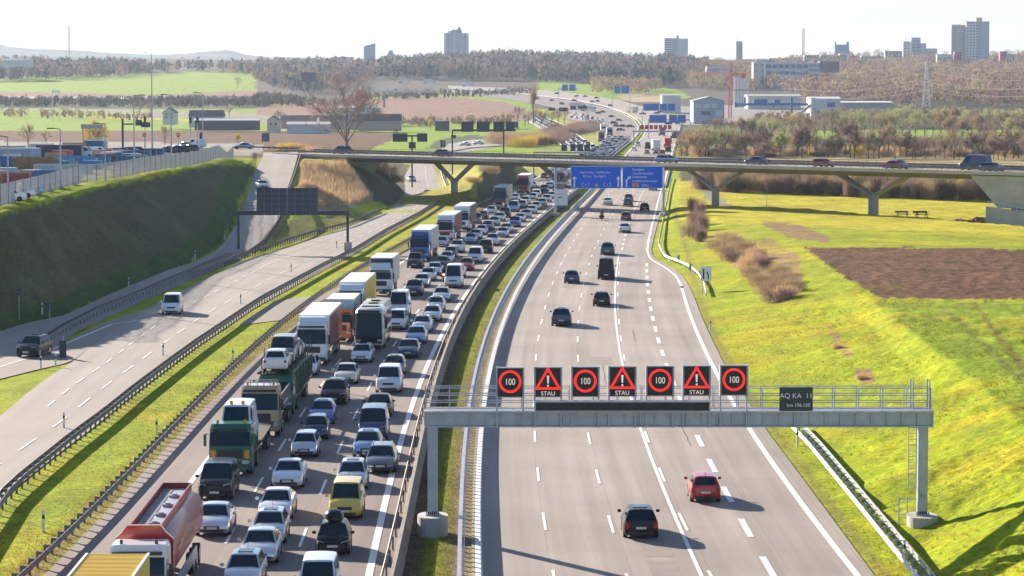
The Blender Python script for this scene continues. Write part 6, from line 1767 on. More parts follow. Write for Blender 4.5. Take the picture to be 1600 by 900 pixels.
def grow_tree(seed, h=14.0, form='round', dense=1.0, leaf=0.0):
    r = random.Random(seed); W = MB(); V = []; Fc = []
    tips = []
    def seg(p, d, L, rad, lev):
        n = 2 if lev < 2 else 1; q = p
        for i in range(n):
            d2 = (d + rv(r) * .10).normalized(); e = q + d2 * L / n
            W.tube(q, e, rad * (1 - i * .25), rad * (1 - (i + 1) * .25), n=5 if lev < 2 else 3, cap=False); q = e; d = d2
        return q, d, rad * .6
    def br(p, d, L, rad, lev):
        q, d1, r1 = seg(p, d, L, rad, lev)
        if lev >= 3:
            tips.append((p, q, d1)); return
        k = {0: 5, 1: 4, 2: 4}[lev] + (r.random() < .4)
        for i in range(k):
            t = r.uniform(.45, 1.0) if i else 1.0
            b = p.lerp(q, t); sp = {'round': .62, 'spread': .85, 'poplar': .22}[form]
            dd = (d1 + rv(r, .25) * sp * r.uniform(.7, 1.25)).normalized()
            if dd.z < -.05: dd.z = abs(dd.z)
            br(b, dd, L * r.uniform(.60, .82), r1 * r.uniform(.6, .9), lev + 1)
    trunk = h * {'round': .26, 'spread': .2, 'poplar': .3}[form]
    q, d, rr = seg(Vector((0, 0, -.3)), Vector((r.uniform(-.04, .04), 0, 1)).normalized(), trunk, h * .017, 0)
    for i in range(6 if form != 'spread' else 7):
        a = 2 * math.pi * i / 6 + r.uniform(-.4, .4); sl_ = {'round': .55, 'spread': .75, 'poplar': .16}[form] * r.uniform(.5, 1.2)
        br(q - d * r.uniform(0, .12) * h, Vector((math.cos(a) * sl_, math.sin(a) * sl_, 1)).normalized(), h * r.uniform(.21, .27), rr * .62, 1)
    br(q, Vector((0, 0, 1)), h * .26, rr * .8, 1)
    nb = int(9 * dense)
    for p, q, dd in tips:
        for i in range(nb):
            b = p.lerp(q, r.random()); v = (dd * .9 + rv(r, .15) * .85).normalized()
            tri_blades(V, Fc, b, v, h * r.uniform(.05, .10), h * .0035 * (1 + leaf * 5), r)
    return W, V, Fc
def bush_mesh(seed, m, w=2.0, h=2.2, n=1400, lw=.026, lean=.55):
    r = random.Random(seed); V = []; Fc = []
    cl = [(r.uniform(-.6, .6) * w, r.uniform(-.6, .6) * w, r.uniform(.7, 1.1)) for _ in range(5)]
    for i in range(n):
        cx, cy, k = r.choice(cl); a = r.uniform(0, 6.28); rad = (r.random() ** .5) * w * .55
        p = Vector((cx + rad * math.cos(a) * .7, cy + rad * math.sin(a) * .7, r.uniform(0, h * .55 * k)))
        d = (Vector((math.cos(a) * rad / w, math.sin(a) * rad / w, 1.0)) + rv(r) * lean * .5).normalized()
        tri_blades(V, Fc, p, d, h * r.uniform(.28, .52) * k, lw, r)
    return plain('twigs', V, Fc, m)
TP = {}
for i, (k, form, h, de, lf) in enumerate([('b1', 'round', 14, 1, 0), ('b2', 'spread', 14, 1, 0), ('b3', 'round', 14, 1.2, 0), ('l1', 'round', 14, 1.7, .45), ('l2', 'spread', 14, 1.6, .45), ('pop', 'poplar', 14, 1.3, .1)]):
    W, V, Fc = grow_tree(31 + i, h, form, de, lf)
    TP[k] = (W.mesh('trunk', [M_BARK]), plain('crown', V, Fc, CR['purple']))
def conifer(seed):
    r = random.Random(seed); W = MB().tube((0, 0, -.2), (0, 0, 13), .2, .03, n=5); V = []; Fc = []
    for i in range(1500):
        z = 1.2 + 12.6 * r.random() ** 1.2; R_ = (14 - z) * .24 * r.uniform(.5, 1.1); a = r.uniform(0, 6.28)
        tri_blades(V, Fc, Vector((R_ * .35 * math.cos(a), R_ * .35 * math.sin(a), z)), Vector((math.cos(a), math.sin(a), -.25)).normalized(), R_, .22, r)
    return W.mesh('trunk', [M_BARK]), plain('crown', V, Fc, CR['ever'])
TP['con'] = conifer(77)
TREES = []
def tree(p, kind, colr, h, label, group=None, rz=None, name=None, cat='tree', bark=None):
    w, c = TP[kind]
    o = empty(name or ('bare_tree' if kind[0] == 'b' else ('poplar' if kind == 'pop' else ('conifer' if kind == 'con' else 'budding_tree'))), p, rnd.uniform(0, 6.28) if rz is None else rz, label, cat, group)
    s = h / 14.0; o.scale = (s * rnd.uniform(.9, 1.1), s * rnd.uniform(.9, 1.1), s)
    a = link('trunk', w, o); b_ = link('crown', c, o)
    b_.material_slots[0].link = 'OBJECT'; b_.material_slots[0].material = CR[colr]
    if bark: a.material_slots[0].link = 'OBJECT'; a.material_slots[0].material = bark
    return o
# the big bare tree at the bridge's left end
p = hit(541, 240)
W, V, Fc = grow_tree(505, 185 * p.y / F, 'spread', 1.5, 0)
bt = empty('bare_tree', (p.x, p.y, p.z - .2), 0, 'big bare spreading tree rising behind the left end of the bridge', 'tree')
W.build('trunk', M_BARKL, bt, smooth=False); link('crown', plain('crown', V, Fc, CR['purple']), bt)
tr_ = random.Random(8)
def row(xs, ybase, hs, kinds, colrs, label, group, jy=2.0, name=None):
    for i, x in enumerate(xs):
        y = ybase(x) + tr_.uniform(-jy, jy)
        p = on(x + tr_.uniform(-4, 4), y); k = tr_.choice(kinds); c_ = tr_.choice(colrs)
        cn = {'purple': 'purplish', 'brown': 'brownish', 'yellow': 'yellow', 'green': 'pale green', 'ever': 'dark evergreen', 'dark': 'dark'}[c_]
        tree((p.x, p.y, p.z), k, c_, tr_.uniform(*hs), f'{cn} {label}', group + f', {cn} ones')
row(range(1070, 1640, 8), lambda x: 243 + (x - 1070) * .008, (7.5, 16), ['b1', 'b2', 'b3', 'l2', 'l1'], ['purple', 'brown', 'purple', 'green', 'dark', 'brown'], 'tree of the long wood edge right behind the bridge', 'trees of the wood edge behind the bridge', 3)
row([1248, 1258, 1242], lambda x: 243, (8, 9.5), ['l1'], ['yellow'], 'willow glowing in the wood edge above the bridge', 'yellow willows in the wood edge', 1)
row(range(1180, 1640, 12), lambda x: 216, (11, 15), ['b1', 'b3', 'l1'], ['purple', 'brown', 'green', 'brown'], 'tree of the middle row on the right plain', 'trees of the middle row on the plain', 5)
row(range(1290, 1640, 11), lambda x: 199, (12, 16), ['l1', 'l2', 'b1'], ['green', 'brown', 'green', 'purple'], 'tree of the farther row below the hillside wood', 'trees of the farther row on the plain', 3)
row([1408, 1422], lambda x: 200, (18, 19), ['l2'], ['green'], 'round willow, tallest of the farther row near the pylon', 'tall round willows near the pylon', 1)
row(range(1105, 1200, 13), lambda x: 214, (11, 13), ['l1', 'b3'], ['brown', 'green', 'purple'], 'tree in front of the blue-framed works', 'trees in front of the works', 4)
row(range(1196, 1290, 13), lambda x: 206, (9, 12), ['l1', 'b3'], ['yellow', 'brown', 'purple'], 'tree below the white works building', 'trees below the white works', 4)
row(range(1095, 1570, 9), lambda x: 292 + (x - 1095) * .038, (4.5, 6.5), ['b3', 'b1', 'l1'], ['dark', 'purple', 'brown', 'yellow'], 'tree of the thicket seen under the right bridge spans', 'trees of the thicket under the bridge', 3)
row(range(1068, 1100, 8), lambda x: 243, (8, 11), ['b3'], ['brown', 'purple'], 'bushy tree at the road edge just beyond the bridge', 'bushy trees beyond the bridge by the road', 4)
row(range(790, 884, 9), lambda x: 197 - (x - 790) * .03, (10, 15), ['b1', 'b3', 'b2'], ['brown', 'purple'], 'tree of the bare clump around the tall poplar', 'bare trees around the poplar', 4)
p = on(833, 196); tree(p, 'pop', 'brown', 27, 'tall narrow poplar standing above the far collector road', bark=M_BARKL)
for x, y, h, k, c_, lb in [(44, 232, 52, 'b1', 'brown', 'slim bare tree left of the yard containers'), (150, 231, 62, 'l2', 'yellow', 'large round golden willow behind the yard sign'), (72, 226, 30, 'b3', 'brown', 'thin brownish tree between slim tree and golden willow'), (258, 228, 44, 'b1', 'brown', 'small bare tree right of the tall lamp mast'),
   (372, 226, 22, 'l1', 'yellow', 'small orange-yellow bush-like tree by the brown field edge'), (103, 184, 26, 'b3', 'green', 'pale tree alone in the far left green strip'), (235, 180, 28, 'b3', 'brown', 'bare tree left of the gabled far farmhouse'), (218, 181, 32, 'b3', 'purple', 'purplish tree next to the far farmhouse trees'), (342, 184, 18, 'l1', 'yellow', 'yellowish tree in front of the purple-roofed barn'),
   (358, 183, 26, 'b3', 'brown', 'brownish tree right of the purple-roofed barn'), (371, 138, 26, 'b1', 'green', 'slim tree at the right end of the far green field'), (436, 200, 38, 'b1', 'purple', 'dark bare tree beside the far pale farmhouse'), (619, 213, 26, 'b2', 'purple', 'small dark bare tree on the green field beyond the bridge'),
   (673, 204, 22, 'l1', 'yellow', 'golden tree standing on the green field left of the ramp'), (1156, 290, 30, 'l1', 'yellow', 'small yellow tree under the bridge span')]:
    p = hit(x, y) if y > 225 else on(x, y); tree(p, k, c_, h * p.y / F, lb)
# bushes
BM = {c_: [bush_mesh(90 + i * 7 + j, CR[c_], 2.0, 2.2, 1500) for j in range(3)] for i, c_ in enumerate(('purple', 'brown', 'dark', 'yellow', 'reed'))}
def bush(px, py, w, h, c_, label, group=None, p=None, name='bush'):
    p = p or (hit(px, py) if py > 236 else on(px, py))
    o = bpy.data.objects.new(name, tr_.choice(BM[c_])); COL.objects.link(o); o.location = p - Vector((0, 0, .1)); o.rotation_euler = (0, 0, tr_.uniform(0, 6.28)); o.scale = (w / 2, w / 2, h / 2.2)
    return tag(o, label, 'bush', group)
for i, (x, y) in enumerate([(1085, 372), (1092, 352), (1094, 338), (1086, 332), (1100, 360), (1098, 378)]):
    bush(x, y, 1.9, 3.2 if i != 5 else 2.6, 'purple', 'dense purple bare bush in the clump beside the bend of the rail', 'purple bushes of the clump')
for i, (x, y) in enumerate([(1122, 390), (1138, 398), (1152, 408), (1163, 420), (1176, 434), (1188, 446), (1200, 460), (1212, 472), (1228, 466), (1240, 456), (1226, 444), (1210, 434), (1196, 420), (1180, 406), (1160, 392), (1142, 384), (1128, 380), (1218, 456), (1172, 412)]):
    bush(x, y, 2.0, 2.1, ('brown', 'brown', 'purple', 'reed', 'brown')[i % 5], 'brown twiggy bush in the long row on the right meadow', 'brown bushes of the row on the meadow')
for x, y, w, h, c_, lb in [(462, 234, 5, 3.4, 'yellow', 'broad yellow-green willow bush on the brown field'), (440, 234, 4, 3.0, 'yellow', 'smaller willow bush left of the broad one'), (494, 236, 4, 2.4, 'reed', 'tawny bush at the foot of the big bare tree'),
    (775, 262, 4.0, 3.6, 'dark', 'dark bush on the mound between the two roads'), (762, 272, 3, 3.0, 'brown', 'brown bush on the lit side of the mound'), (790, 256, 4.0, 3.4, 'dark', 'shaded bush at the top right of the mound'), (740, 284, 2.6, 1.8, 'reed', 'pale dry bush on top of the sunlit mound'),
    (600, 276, 4, 3.2, 'dark', 'dark bush in the shade beside the bridge abutment'), (588, 270, 3.6, 3.2, 'dark', 'upper dark bush by the abutment'), (612, 286, 3.4, 2.6, 'dark', 'lower dark bush by the ramp road'), (575, 262, 3, 2.6, 'brown', 'brown bush tucked under the bridge deck'),
    (1310, 545, 0.8, .7, 'reed', 'low dry tuft of brush on the right bank'), (1347, 592, 0.7, .7, 'reed', 'smaller low dry tuft on the right bank')]:
    bush(x, y, w, h, c_, lb)
for i in range(62):
    x = 1098 + i * 7.6
    bush(x, 297 + (x - 1095) * .036 + tr_.uniform(-2, 2), 2.6, tr_.uniform(3.6, 5.6), tr_.choice(['dark', 'dark', 'purple', 'brown']), 'bush of the dark thicket under the right bridge spans', 'bushes of the thicket under the bridge')
for i in range(80):
    x = 1068 + i * 7.0
    bush(x, 243 + tr_.uniform(-5, 3), tr_.uniform(3, 5), tr_.uniform(2, 5), tr_.choice(['brown', 'purple', 'yellow', 'reed', 'brown', 'dark']), 'low bush of the undergrowth at the foot of the wood edge', 'undergrowth bushes of the wood edge')
for i in range(34):
    x = tr_.uniform(775, 878); y = 232 - abs(x - 820) * .12 - tr_.uniform(0, 12)
    bush(x, y, tr_.uniform(5, 8), tr_.uniform(3.5, 6), tr_.choice(['yellow', 'brown', 'brown', 'purple']) if x < 850 else 'purple', 'bush of the brown thicket behind the middle of the bridge', 'bushes of the thicket behind the bridge')
for i in range(30):
    x = tr_.uniform(868, 935); y = 214 - (x - 868) * .1 - tr_.uniform(0, 10)
    bush(x, y, tr_.uniform(6, 9), tr_.uniform(3, 5), 'purple', 'purple bush on the island between the far roads', 'purple bushes on the far road island')
# reeds on the cone left of the bridge
V = []; Fc = []; r_ = random.Random(4)
pol = [(470, 258), (540, 256), (550, 270), (578, 308), (560, 318), (500, 326), (466, 318)]
xs_r, ys_r = np.array([r_.uniform(462, 582) for _ in range(16000)]), np.array([r_.uniform(252, 328) for _ in range(16000)])
mk = inpoly(xs_r, ys_r, pol)
# cast by bilinear search on a coarse table
gxv, gyv = np.arange(460, 590, 6.0), np.arange(250, 332, 4.0)
tab = {(i, j): hit(float(a_), float(b__)) for i, a_ in enumerate(gxv) for j, b__ in enumerate(gyv)}
def fast(px, py):
    i = (px - gxv[0]) / 6; j = (py - gyv[0]) / 4; i0, j0 = int(i), int(j); fi, fj = i - i0, j - j0
    i0 = min(i0, len(gxv) - 2); j0 = min(j0, len(gyv) - 2)
    return tab[(i0, j0)].lerp(tab[(i0 + 1, j0)], fi).lerp(tab[(i0, j0 + 1)].lerp(tab[(i0 + 1, j0 + 1)], fi), fj)
for x, y in zip(xs_r[mk], ys_r[mk]):
    q = fast(x, y); tri_blades(V, Fc, q, Vector((r_.gauss(0, .12), r_.gauss(0, .12), 1)).normalized(), r_.uniform(.7, 1.7), .07, r_)
tag(link('reeds', plain('reeds', V, Fc, CR['reed'])), kind='stuff')
# rough grass on the near verges, median and bank
def tufts(name, gen, n, m, hmin, hmax, w):
    V = []; Fc = []
    for i in range(n):
        q = gen()
        if q is None: continue
        for k in range(3): tri_blades(V, Fc, Vector(q) + Vector((r_.uniform(-.06, .06), r_.uniform(-.06, .06), -.03)), Vector((r_.gauss(0, .4), r_.gauss(0, .4), 1)).normalized(), r_.uniform(hmin, hmax), w, r_)
    tag(link(name, plain(name, V, Fc, m)), kind='stuff')
def g_between(fa, fb, y0, y1):
    def g():
        y = y0 * (y1 / y0) ** (r_.random() ** 1.3); a_, b__ = fa(y), fb(y); t = r_.random()
        return (a_ + (b__ - a_) * t, y, G0)
    return g
M_TUFT = leafmat('grass_blades', (0.19, 0.25, 0.02), .4); M_TDRY = leafmat('dry_grass_blades', (0.34, 0.25, 0.09), .4)
tufts('grass', g_between(lambda y: X_BAR(y) + .8, lambda y: X_RR(y) - .3, 118, 330), 7000, M_TUFT, .06, .2, .03)
tufts('grass', g_between(lambda y: X_BAR(y) + .3, lambda y: X_RR(y) - .1, 118, 330), 2500, M_TDRY, .08, .26, .03)
tufts('grass', g_between(lambda y: X_G2(y) - 5.5, lambda y: X_G2(y) - .2, 128, 330), 9000, M_TUFT, .05, .16, .03)
tufts('grass', g_between(lambda y: X_G2(y) - 1.2, lambda y: X_LP(y) - .1, 128, 330), 5000, M_TDRY, .05, .2, .03)
_bx = [at(1350 + i, 0 + 700) for i in (0,)]
bz_x, bz_y = np.meshgrid(np.arange(8, 44, .5), np.arange(120, 300, 1.0)); bz_z = land(bz_x.ravel(), bz_y.ravel()).reshape(bz_x.shape)
def g_bank():
    y = 122 * (290 / 122) ** (r_.random() ** 1.2); x0 = X_PE(y) + .3; x = x0 + r_.random() ** .8 * 20
    if x > y * .19 + 1 or x > 43: return None
    return (x, y, float(bz_z[min(int(y - 120), 179), min(int((x - 8) / .5), 71)]) + .02)
tufts('grass', g_bank, 16000, M_TUFT, .06, .2, .035); tufts('grass', g_bank, 4000, M_TDRY, .06, .2, .035)

# far woods: thousands of crowns that read as one mass
def forest(name, polys, seed, hgt=(11, 17), tones=None, per=70, size=1.25):
    r = np.random.RandomState(seed); P = []; Ccol = []
    for poly, n_ in polys:
        xs, ys = [q[0] for q in poly], [q[1] for q in poly]
        cx = r.uniform(min(xs), max(xs), n_ * 3); cy = r.uniform(min(ys), max(ys), n_ * 3)
        k = inpoly(cx, cy, poly); cx, cy = cx[k][:n_], cy[k][:n_]
        for a_, b__ in zip(cx, cy):
            P.append(on(float(a_), float(b__)))
    N = len(P); P = np.array([tuple(p) for p in P])
    h = r.uniform(hgt[0], hgt[1], N); w = h * r.uniform(.28, .42, N)
    ti = r.randint(0, len(tones), N); tone = np.array(tones)[ti]; ev = tone[:, 0] < .05
    M = N * per
    idx = np.repeat(np.arange(N), per)
    d = r.normal(size=(M, 3)); d /= np.linalg.norm(d, axis=1)[:, None]; rad = r.uniform(.45, 1, M) ** .5
    c = np.empty((M, 3)); wz = w[idx]
    c[:, 0] = P[idx, 0] + d[:, 0] * rad * wz; c[:, 1] = P[idx, 1] + d[:, 1] * rad * wz
    zz_ = (d[:, 2] * rad * .5 + .5); taper = np.where(ev[idx], 1 - zz_ * .8, 1)
    c[:, 0] = P[idx, 0] + (c[:, 0] - P[idx, 0]) * taper; c[:, 1] = P[idx, 1] + (c[:, 1] - P[idx, 1]) * taper
    c[:, 2] = P[idx, 2] + h[idx] * (.18 + .82 * zz_)
    V = np.repeat(c, 3, axis=0) + r.normal(size=(M * 3, 3)) * size * np.array([.55, .55, .9])
    # trunks
    me = npmesh(name, V, np.arange(M * 3).reshape(-1, 3), 3)
    colr = tone[idx] * r.uniform(.75, 1.3, M)[:, None]
    C4 = np.ones((M * 3, 4)); C4[:, :3] = np.repeat(colr, 3, axis=0)
    ca = me.color_attributes.new('leafcolour', 'FLOAT_COLOR', 'POINT'); ca.data.foreach_set('color', C4.astype(np.float32).ravel())
    if 'forest' not in _M:
        m = bpy.data.materials.new('far_woods'); m.use_nodes = True; b = m.node_tree.nodes['Principled BSDF']; b.inputs['Roughness'].default_value = .95; b.inputs['Specular IOR Level'].default_value = .05
        a_ = m.node_tree.nodes.new('ShaderNodeAttribute'); a_.attribute_name = 'leafcolour'; m.node_tree.links.new(a_.outputs['Color'], b.inputs['Base Color']); _M['forest'] = m
        t = m.node_tree; tr = t.nodes.new('ShaderNodeBsdfTranslucent'); mxx = t.nodes.new('ShaderNodeMixShader'); mxx.inputs[0].default_value = .4
        t.links.new(a_.outputs['Color'], tr.inputs['Color']); t.links.new(b.outputs[0], mxx.inputs[1]); t.links.new(tr.outputs[0], mxx.inputs[2]); t.links.new(mxx.outputs[0], t.nodes['Material Output'].inputs['Surface'])
    me.materials.append(_M['forest'])
    return tag(link(name, me), kind='stuff')
PUR = [(.24, .155, .13), (.27, .18, .14), (.19, .125, .11), (.30, .23, .14), (.15, .10, .09)]
MIX = [(.13, .10, .10), (.17, .12, .11), (.08, .075, .09), (.02, .045, .045), (.02, .05, .05), (.03, .06, .04), (.22, .16, .12)]
forest('woods', [([(1180, 122), (1240, 103), (1300, 97), (1640, 93), (1640, 172), (1400, 170), (1285, 162), (1240, 150), (1190, 140)], 1500)], 1, (13, 19), PUR + [(.28, .24, .10)], 90, 1.1)
forest('woods', [([(560, 116), (620, 107), (720, 99), (800, 95), (960, 101), (1090, 106), (1110, 114), (1085, 124), (1040, 138), (960, 132), (900, 131), (830, 128), (700, 126), (600, 124)], 1300)], 2, (13, 20), MIX, 80, 1.6)
forest('woods', [([(400, 108), (560, 106), (600, 122), (520, 140), (480, 150), (430, 140), (400, 128)], 420), ([(-40, 104), (210, 108), (390, 112), (390, 118), (290, 111), (210, 120), (110, 126), (-40, 128)], 560)], 3, (11, 17), MIX + [(.22, .17, .10)], 70, 1.5)
forest('woods', [([(1080, 104), (1180, 108), (1200, 130), (1175, 146), (1080, 140), (1050, 124)], 330), ([(925, 152), (1010, 150), (1040, 141), (930, 136)], 60)], 5, (10, 15), [(.24, .18, .11), (.19, .13, .10), (.28, .23, .12)], 80, 1.1)
forest('hedges', [([(-60, 159), (420, 158), (420, 168), (-60, 168)], 620), ([(400, 150), (500, 158), (560, 160), (560, 167), (400, 168)], 160), ([(560, 150), (830, 144), (830, 149), (640, 156), (560, 158)], 130)], 6, (3, 6), [(.06, .055, .04), (.10, .075, .06), (.04, .05, .035)], 40, .8)  # first strip: dark bushes added to stand for the shadowed far bank
forest('hedges', [([(0, 178), (240, 186), (240, 190), (0, 184)], 60), ([(1180, 184), (1640, 178), (1640, 190), (1180, 192)], 200), ([(590, 196), (800, 192), (800, 196), (600, 200)], 70), ([(640, 100), (900, 98), (900, 100), (640, 102)], 1)], 7, (3, 6), [(.20, .15, .10), (.16, .11, .09), (.26, .2, .08)], 40, .7)

# blue ridges on the horizon
def ridge(name, Y, prof, th, c, base=20):
    V = []; n_ = 140; x0, x1 = prof[0][0], prof[-1][0]; rr = random.Random(int(Y))
    xs = [x0 + (x1 - x0) * i / (n_ - 1) for i in range(n_)]
    Fc = []
    for i, x in enumerate(xs):
        y = float(np.interp(x, [p[0] for p in prof], [p[1] for p in prof])) + rr.uniform(-.5, .5)
        zt_ = H + (135 - y) * Y / F; X = (x - 800) / F * Y
        V += [(X, Y - th, base), (X, Y - th * .5, base + (zt_ - base) * .6), (X, Y, zt_), (X, Y + th, base)]
    for i in range(n_ - 1):
        for k in range(3): a_ = i * 4 + k; Fc.append((a_, a_ + 4, a_ + 5, a_ + 1))
    me = bpy.data.meshes.new(name); me.from_pydata(V, [], Fc); me.polygons.foreach_set('use_smooth', [True] * len(me.polygons)); me.materials.append(mat('ridge_woods', c, .95, var=.3, vs=.01, spec=.05))
    return tag(link(name, me), kind='structure')
ridge('hills', 9000, [(-400, 60), (-100, 66), (5, 70), (20, 74), (60, 77), (110, 78), (180, 83), (250, 86), (290, 84), (340, 79), (360, 79), (390, 86), (430, 90), (560, 92), (700, 96)], 900, (.08, .10, .08))
ridge('hills', 6800, [(-400, 84), (0, 88), (200, 90), (420, 96), (640, 92), (760, 92), (1000, 96), (1200, 92), (1400, 90), (1560, 88), (1600, 82), (1700, 80), (2000, 84)], 500, (.09, .09, .075))

# ------------------------------------------------------------------ haze
hz = MB().box((0, 5950, 130), (7400, 12300, 263)).mesh('haze', [])
ho = tag(link('haze', hz), kind='stuff')
hm = bpy.data.materials.new('haze_air'); hm.use_nodes = True; t = hm.node_tree
t.nodes.remove(t.nodes['Principled BSDF']); v = t.nodes.new('ShaderNodeVolumePrincipled')
v.inputs['Color'].default_value = (0.62, 0.76, 1.0, 1); v.inputs['Density'].default_value = 0.000046; v.inputs['Anisotropy'].default_value = 0.3
t.links.new(v.outputs[0], t.nodes['Material Output'].inputs['Volume']); hz.materials.append(hm)

# ------------------------------------------------------------------ buildings, far and near
def building(name, label, Y, x0, x1, ytop, depth, floors, m_wall, m_win=None, base=None, rows=None, rz=0.0, win=True, cat='building', side=None, top=None, ncol=6, frac=.55, strip_h=.45):
    """a real block standing Y metres away; floors as recessed window strips divided by piers"""
    zb = hb(Y) - 2 if base is None else base
    zt = H + (135 - ytop) * Y / F; X0, X1 = (x0 - 800) / F * Y, (x1 - 800) / F * Y; w = X1 - X0; h = zt - zb
    r = empty(name, ((X0 + X1) / 2, Y, zb), rz, label, cat)
    b = MB().box((0, depth / 2, h / 2), (w, depth, h)).build('walls', m_wall, r)
    if win:
        fh = h / floors; n_ = min(floors, 24)
        for f in range(n_):
            z = h - (f + .55) * fh
            if z < 2: break
            cw = w / ncol
            if f == 0: wm_ = MB().box((0, -.03, 0), (cw * frac, .3, fh * strip_h)).mesh('window', [m_win])
            for c in range(ncol): link('window', wm_, b, (-w / 2 + (c + .5) * cw, 0, z))
    if top: top(r, w, h, depth)
    return r, w, h
W_L = mat('tower_white', (.62, .62, .63), .8); W_B = mat('tower_bluish', (.33, .40, .50), .7); W_G = mat('tower_grey', (.38, .36, .36), .8); W_D = mat('window_dark', (.06, .08, .11), .3); W_T = mat('tower_tan', (.62, .50, .32), .8); W_R = mat('wall_red', (.45, .10, .10), .8); W_C = mat('wall_cream', (.62, .56, .46), .8); W_P = mat('wall_rose', (.50, .38, .33), .8); GLB = mat('facade_blue_glass', (.14, .26, .38), .25)
def tp(parts):
    def f(r, w, h, d):
        for (x, ww, hh, mm) in parts: MB().box((x * w, d / 2, h + hh / 2), (ww * w, d * .5, hh)).build('roof_structure', mm, r)
    return f
r, w, h = building('apartment_tower', 'white many-sided apartment tower with balconies above the left part of the forest', 4100, 697, 730, 52, 26, 14, W_L, W_D, ncol=5, frac=.5, top=tp([(-.3, .22, 3, W_L), (.0, .5, 5, W_G), (.12, .14, 9, W_L)]))
for x in (-.52, -.2, .2, .52):
    m = MB().box((x * w, -1.2, h * .5), (w * .13, 2.6, h * .98)).build('balcony_stack', W_B if x in (-.2, .2) else W_L, r)
r, w, h = building('apartment_slab', 'tall white apartment slab with a balcony side left of the crane', 3900, 1037, 1050, 60, 14, 15, W_L, W_D, ncol=1, frac=.9, strip_h=.5, top=None)
MB().box((w * .5 + 3.8, 9, h * .5), (7.5, 16, h)).build('walls', W_B, r); MB().box((w * .5 + 14.5, 8, h * .5 - .3), (13.5, 16, h - .5)).build('walls', W_L, r); MB().box((w * .5 + 7.2, 8, h + 2), (3, 6, 5)).build('roof_structure', W_G, r)
building('office_tower', 'slim grey tower with an antenna behind the red crane', 3900, 1149, 1159, 65, 9, 12, W_G, W_D, win=False, top=tp([(-.3, .08, 7, W_G)]))
r, w, h = building('apartment_tower', 'left grey part tower of the tall twin block at the upper right', 3600, 1484, 1505, 39, 22, 16, W_G, W_L, ncol=1, frac=.35, strip_h=.2)
building('apartment_tower', 'tan stair tower between the two blocks at the upper right', 3620, 1502, 1509, 33, 16, 16, W_T, W_D, win=False)
building('apartment_tower', 'white balconied front of the tall twin block at the upper right', 3590, 1507, 1526, 34, 20, 17, W_L, W_D, ncol=4, frac=.6, top=tp([(.6, .5, 5, W_T)]))
building('apartment_tower', 'bluish right wing of the tall twin block at the upper right', 3592, 1526.5, 1543, 34, 22, 16, W_B, W_L, ncol=1, frac=.2, strip_h=.3)
building('office_block', 'white block with a mast left of the pale blue office tower', 3700, 1409, 1421, 65, 14, 9, W_L, W_G, ncol=2, top=tp([(-.2, .06, 8, W_G)]))
building('office_block', 'pale blue stepped office tower near the twin apartment block', 3710, 1421.5, 1436, 59, 16, 9, W_B, W_L, ncol=3, frac=.7)
building('office_block', 'lower pale blue step of the office tower', 3700, 1436.5, 1445, 68, 14, 7, W_B, W_L, ncol=2); building('office_block', 'lowest grey step right of the pale blue offices', 3700, 1445.5, 1462, 76, 14, 5, W_G, W_L, ncol=3)
building('office_block', 'broad grey block in front of the pale blue offices', 3650, 1381, 1408, 80, 14, 5, W_G, W_D, ncol=5)
building('office_block', 'square blue glass block with two corner horns', 3900, 1303, 1325, 70, 14, 4, GLB, W_B, win=False, top=tp([(-.45, .08, 5, GLB), (.42, .16, 4, GLB)]))
r, w, h = building('office_tower', 'slanted-roof blue glass tower alone on the left skyline', 4200, 569, 587, 73, 12, 8, GLB, W_B, ncol=4, frac=.8, strip_h=.3)
MB().loft([[Vector((-w / 2, 0, h)), Vector((w / 2, 0, h)), Vector((w / 2, 0, h + 5)), Vector((-w / 2, 0, h + .3))], [Vector((-w / 2, 12, h)), Vector((w / 2, 12, h)), Vector((w / 2, 12, h + 5)), Vector((-w / 2, 12, h + .3))]]).build('slanted_top', GLB, r)
building('office_block', 'small pale dome-topped block right of the slanted glass tower', 4300, 605, 617, 84, 14, 3, W_G, W_L, ncol=3, top=tp([(0, .6, 5, W_B)]))
building('office_block', 'long low hazy block left of the slanted glass tower', 4350, 518, 553, 89, 14, 3, W_B, W_G, ncol=7)
k_ = 0
for x0, x1, yt, mm in ((1180, 1200, 93, W_C), (1200, 1232, 91, W_P), (1232, 1254, 94, W_G), (1255, 1279, 86, W_C), (1281, 1310, 86, W_C), (1310, 1324, 84, W_L), (1325, 1342, 87, W_P), (1344, 1360, 87, W_L), (1361, 1380, 88, W_G)):
    lbs = ['cream row house block above the works at the left', 'rosy apartment row above the works', 'grey block in the skyline row above the works', 'cream balconied block right of the lattice mast', 'second cream balconied block right of the lattice mast', 'narrow white block below the horned glass block', 'rosy block right of the narrow white one', 'white low block in the skyline row', 'grey low block at the right of the skyline row']
    building('apartment_block', lbs[k_], 3500, x0, x1 - 1, yt, 12, 4, mm, W_D, ncol=6); k_ += 1
for x0, x1, mm, lb in ((1489, 1500, W_R, 'small red house at the foot of the twin tower'), (1560, 1570, W_R, 'small red house near the right edge of the skyline'), (1570, 1583, W_G, 'grey flat house beside the right red house'), (1462, 1486, W_L, 'long low white roofline left of the twin tower')):
    building('house', lb, 3450, x0, x1, 81 if mm == W_R else 85, 9, 2, mm, W_D, ncol=3, cat='house')
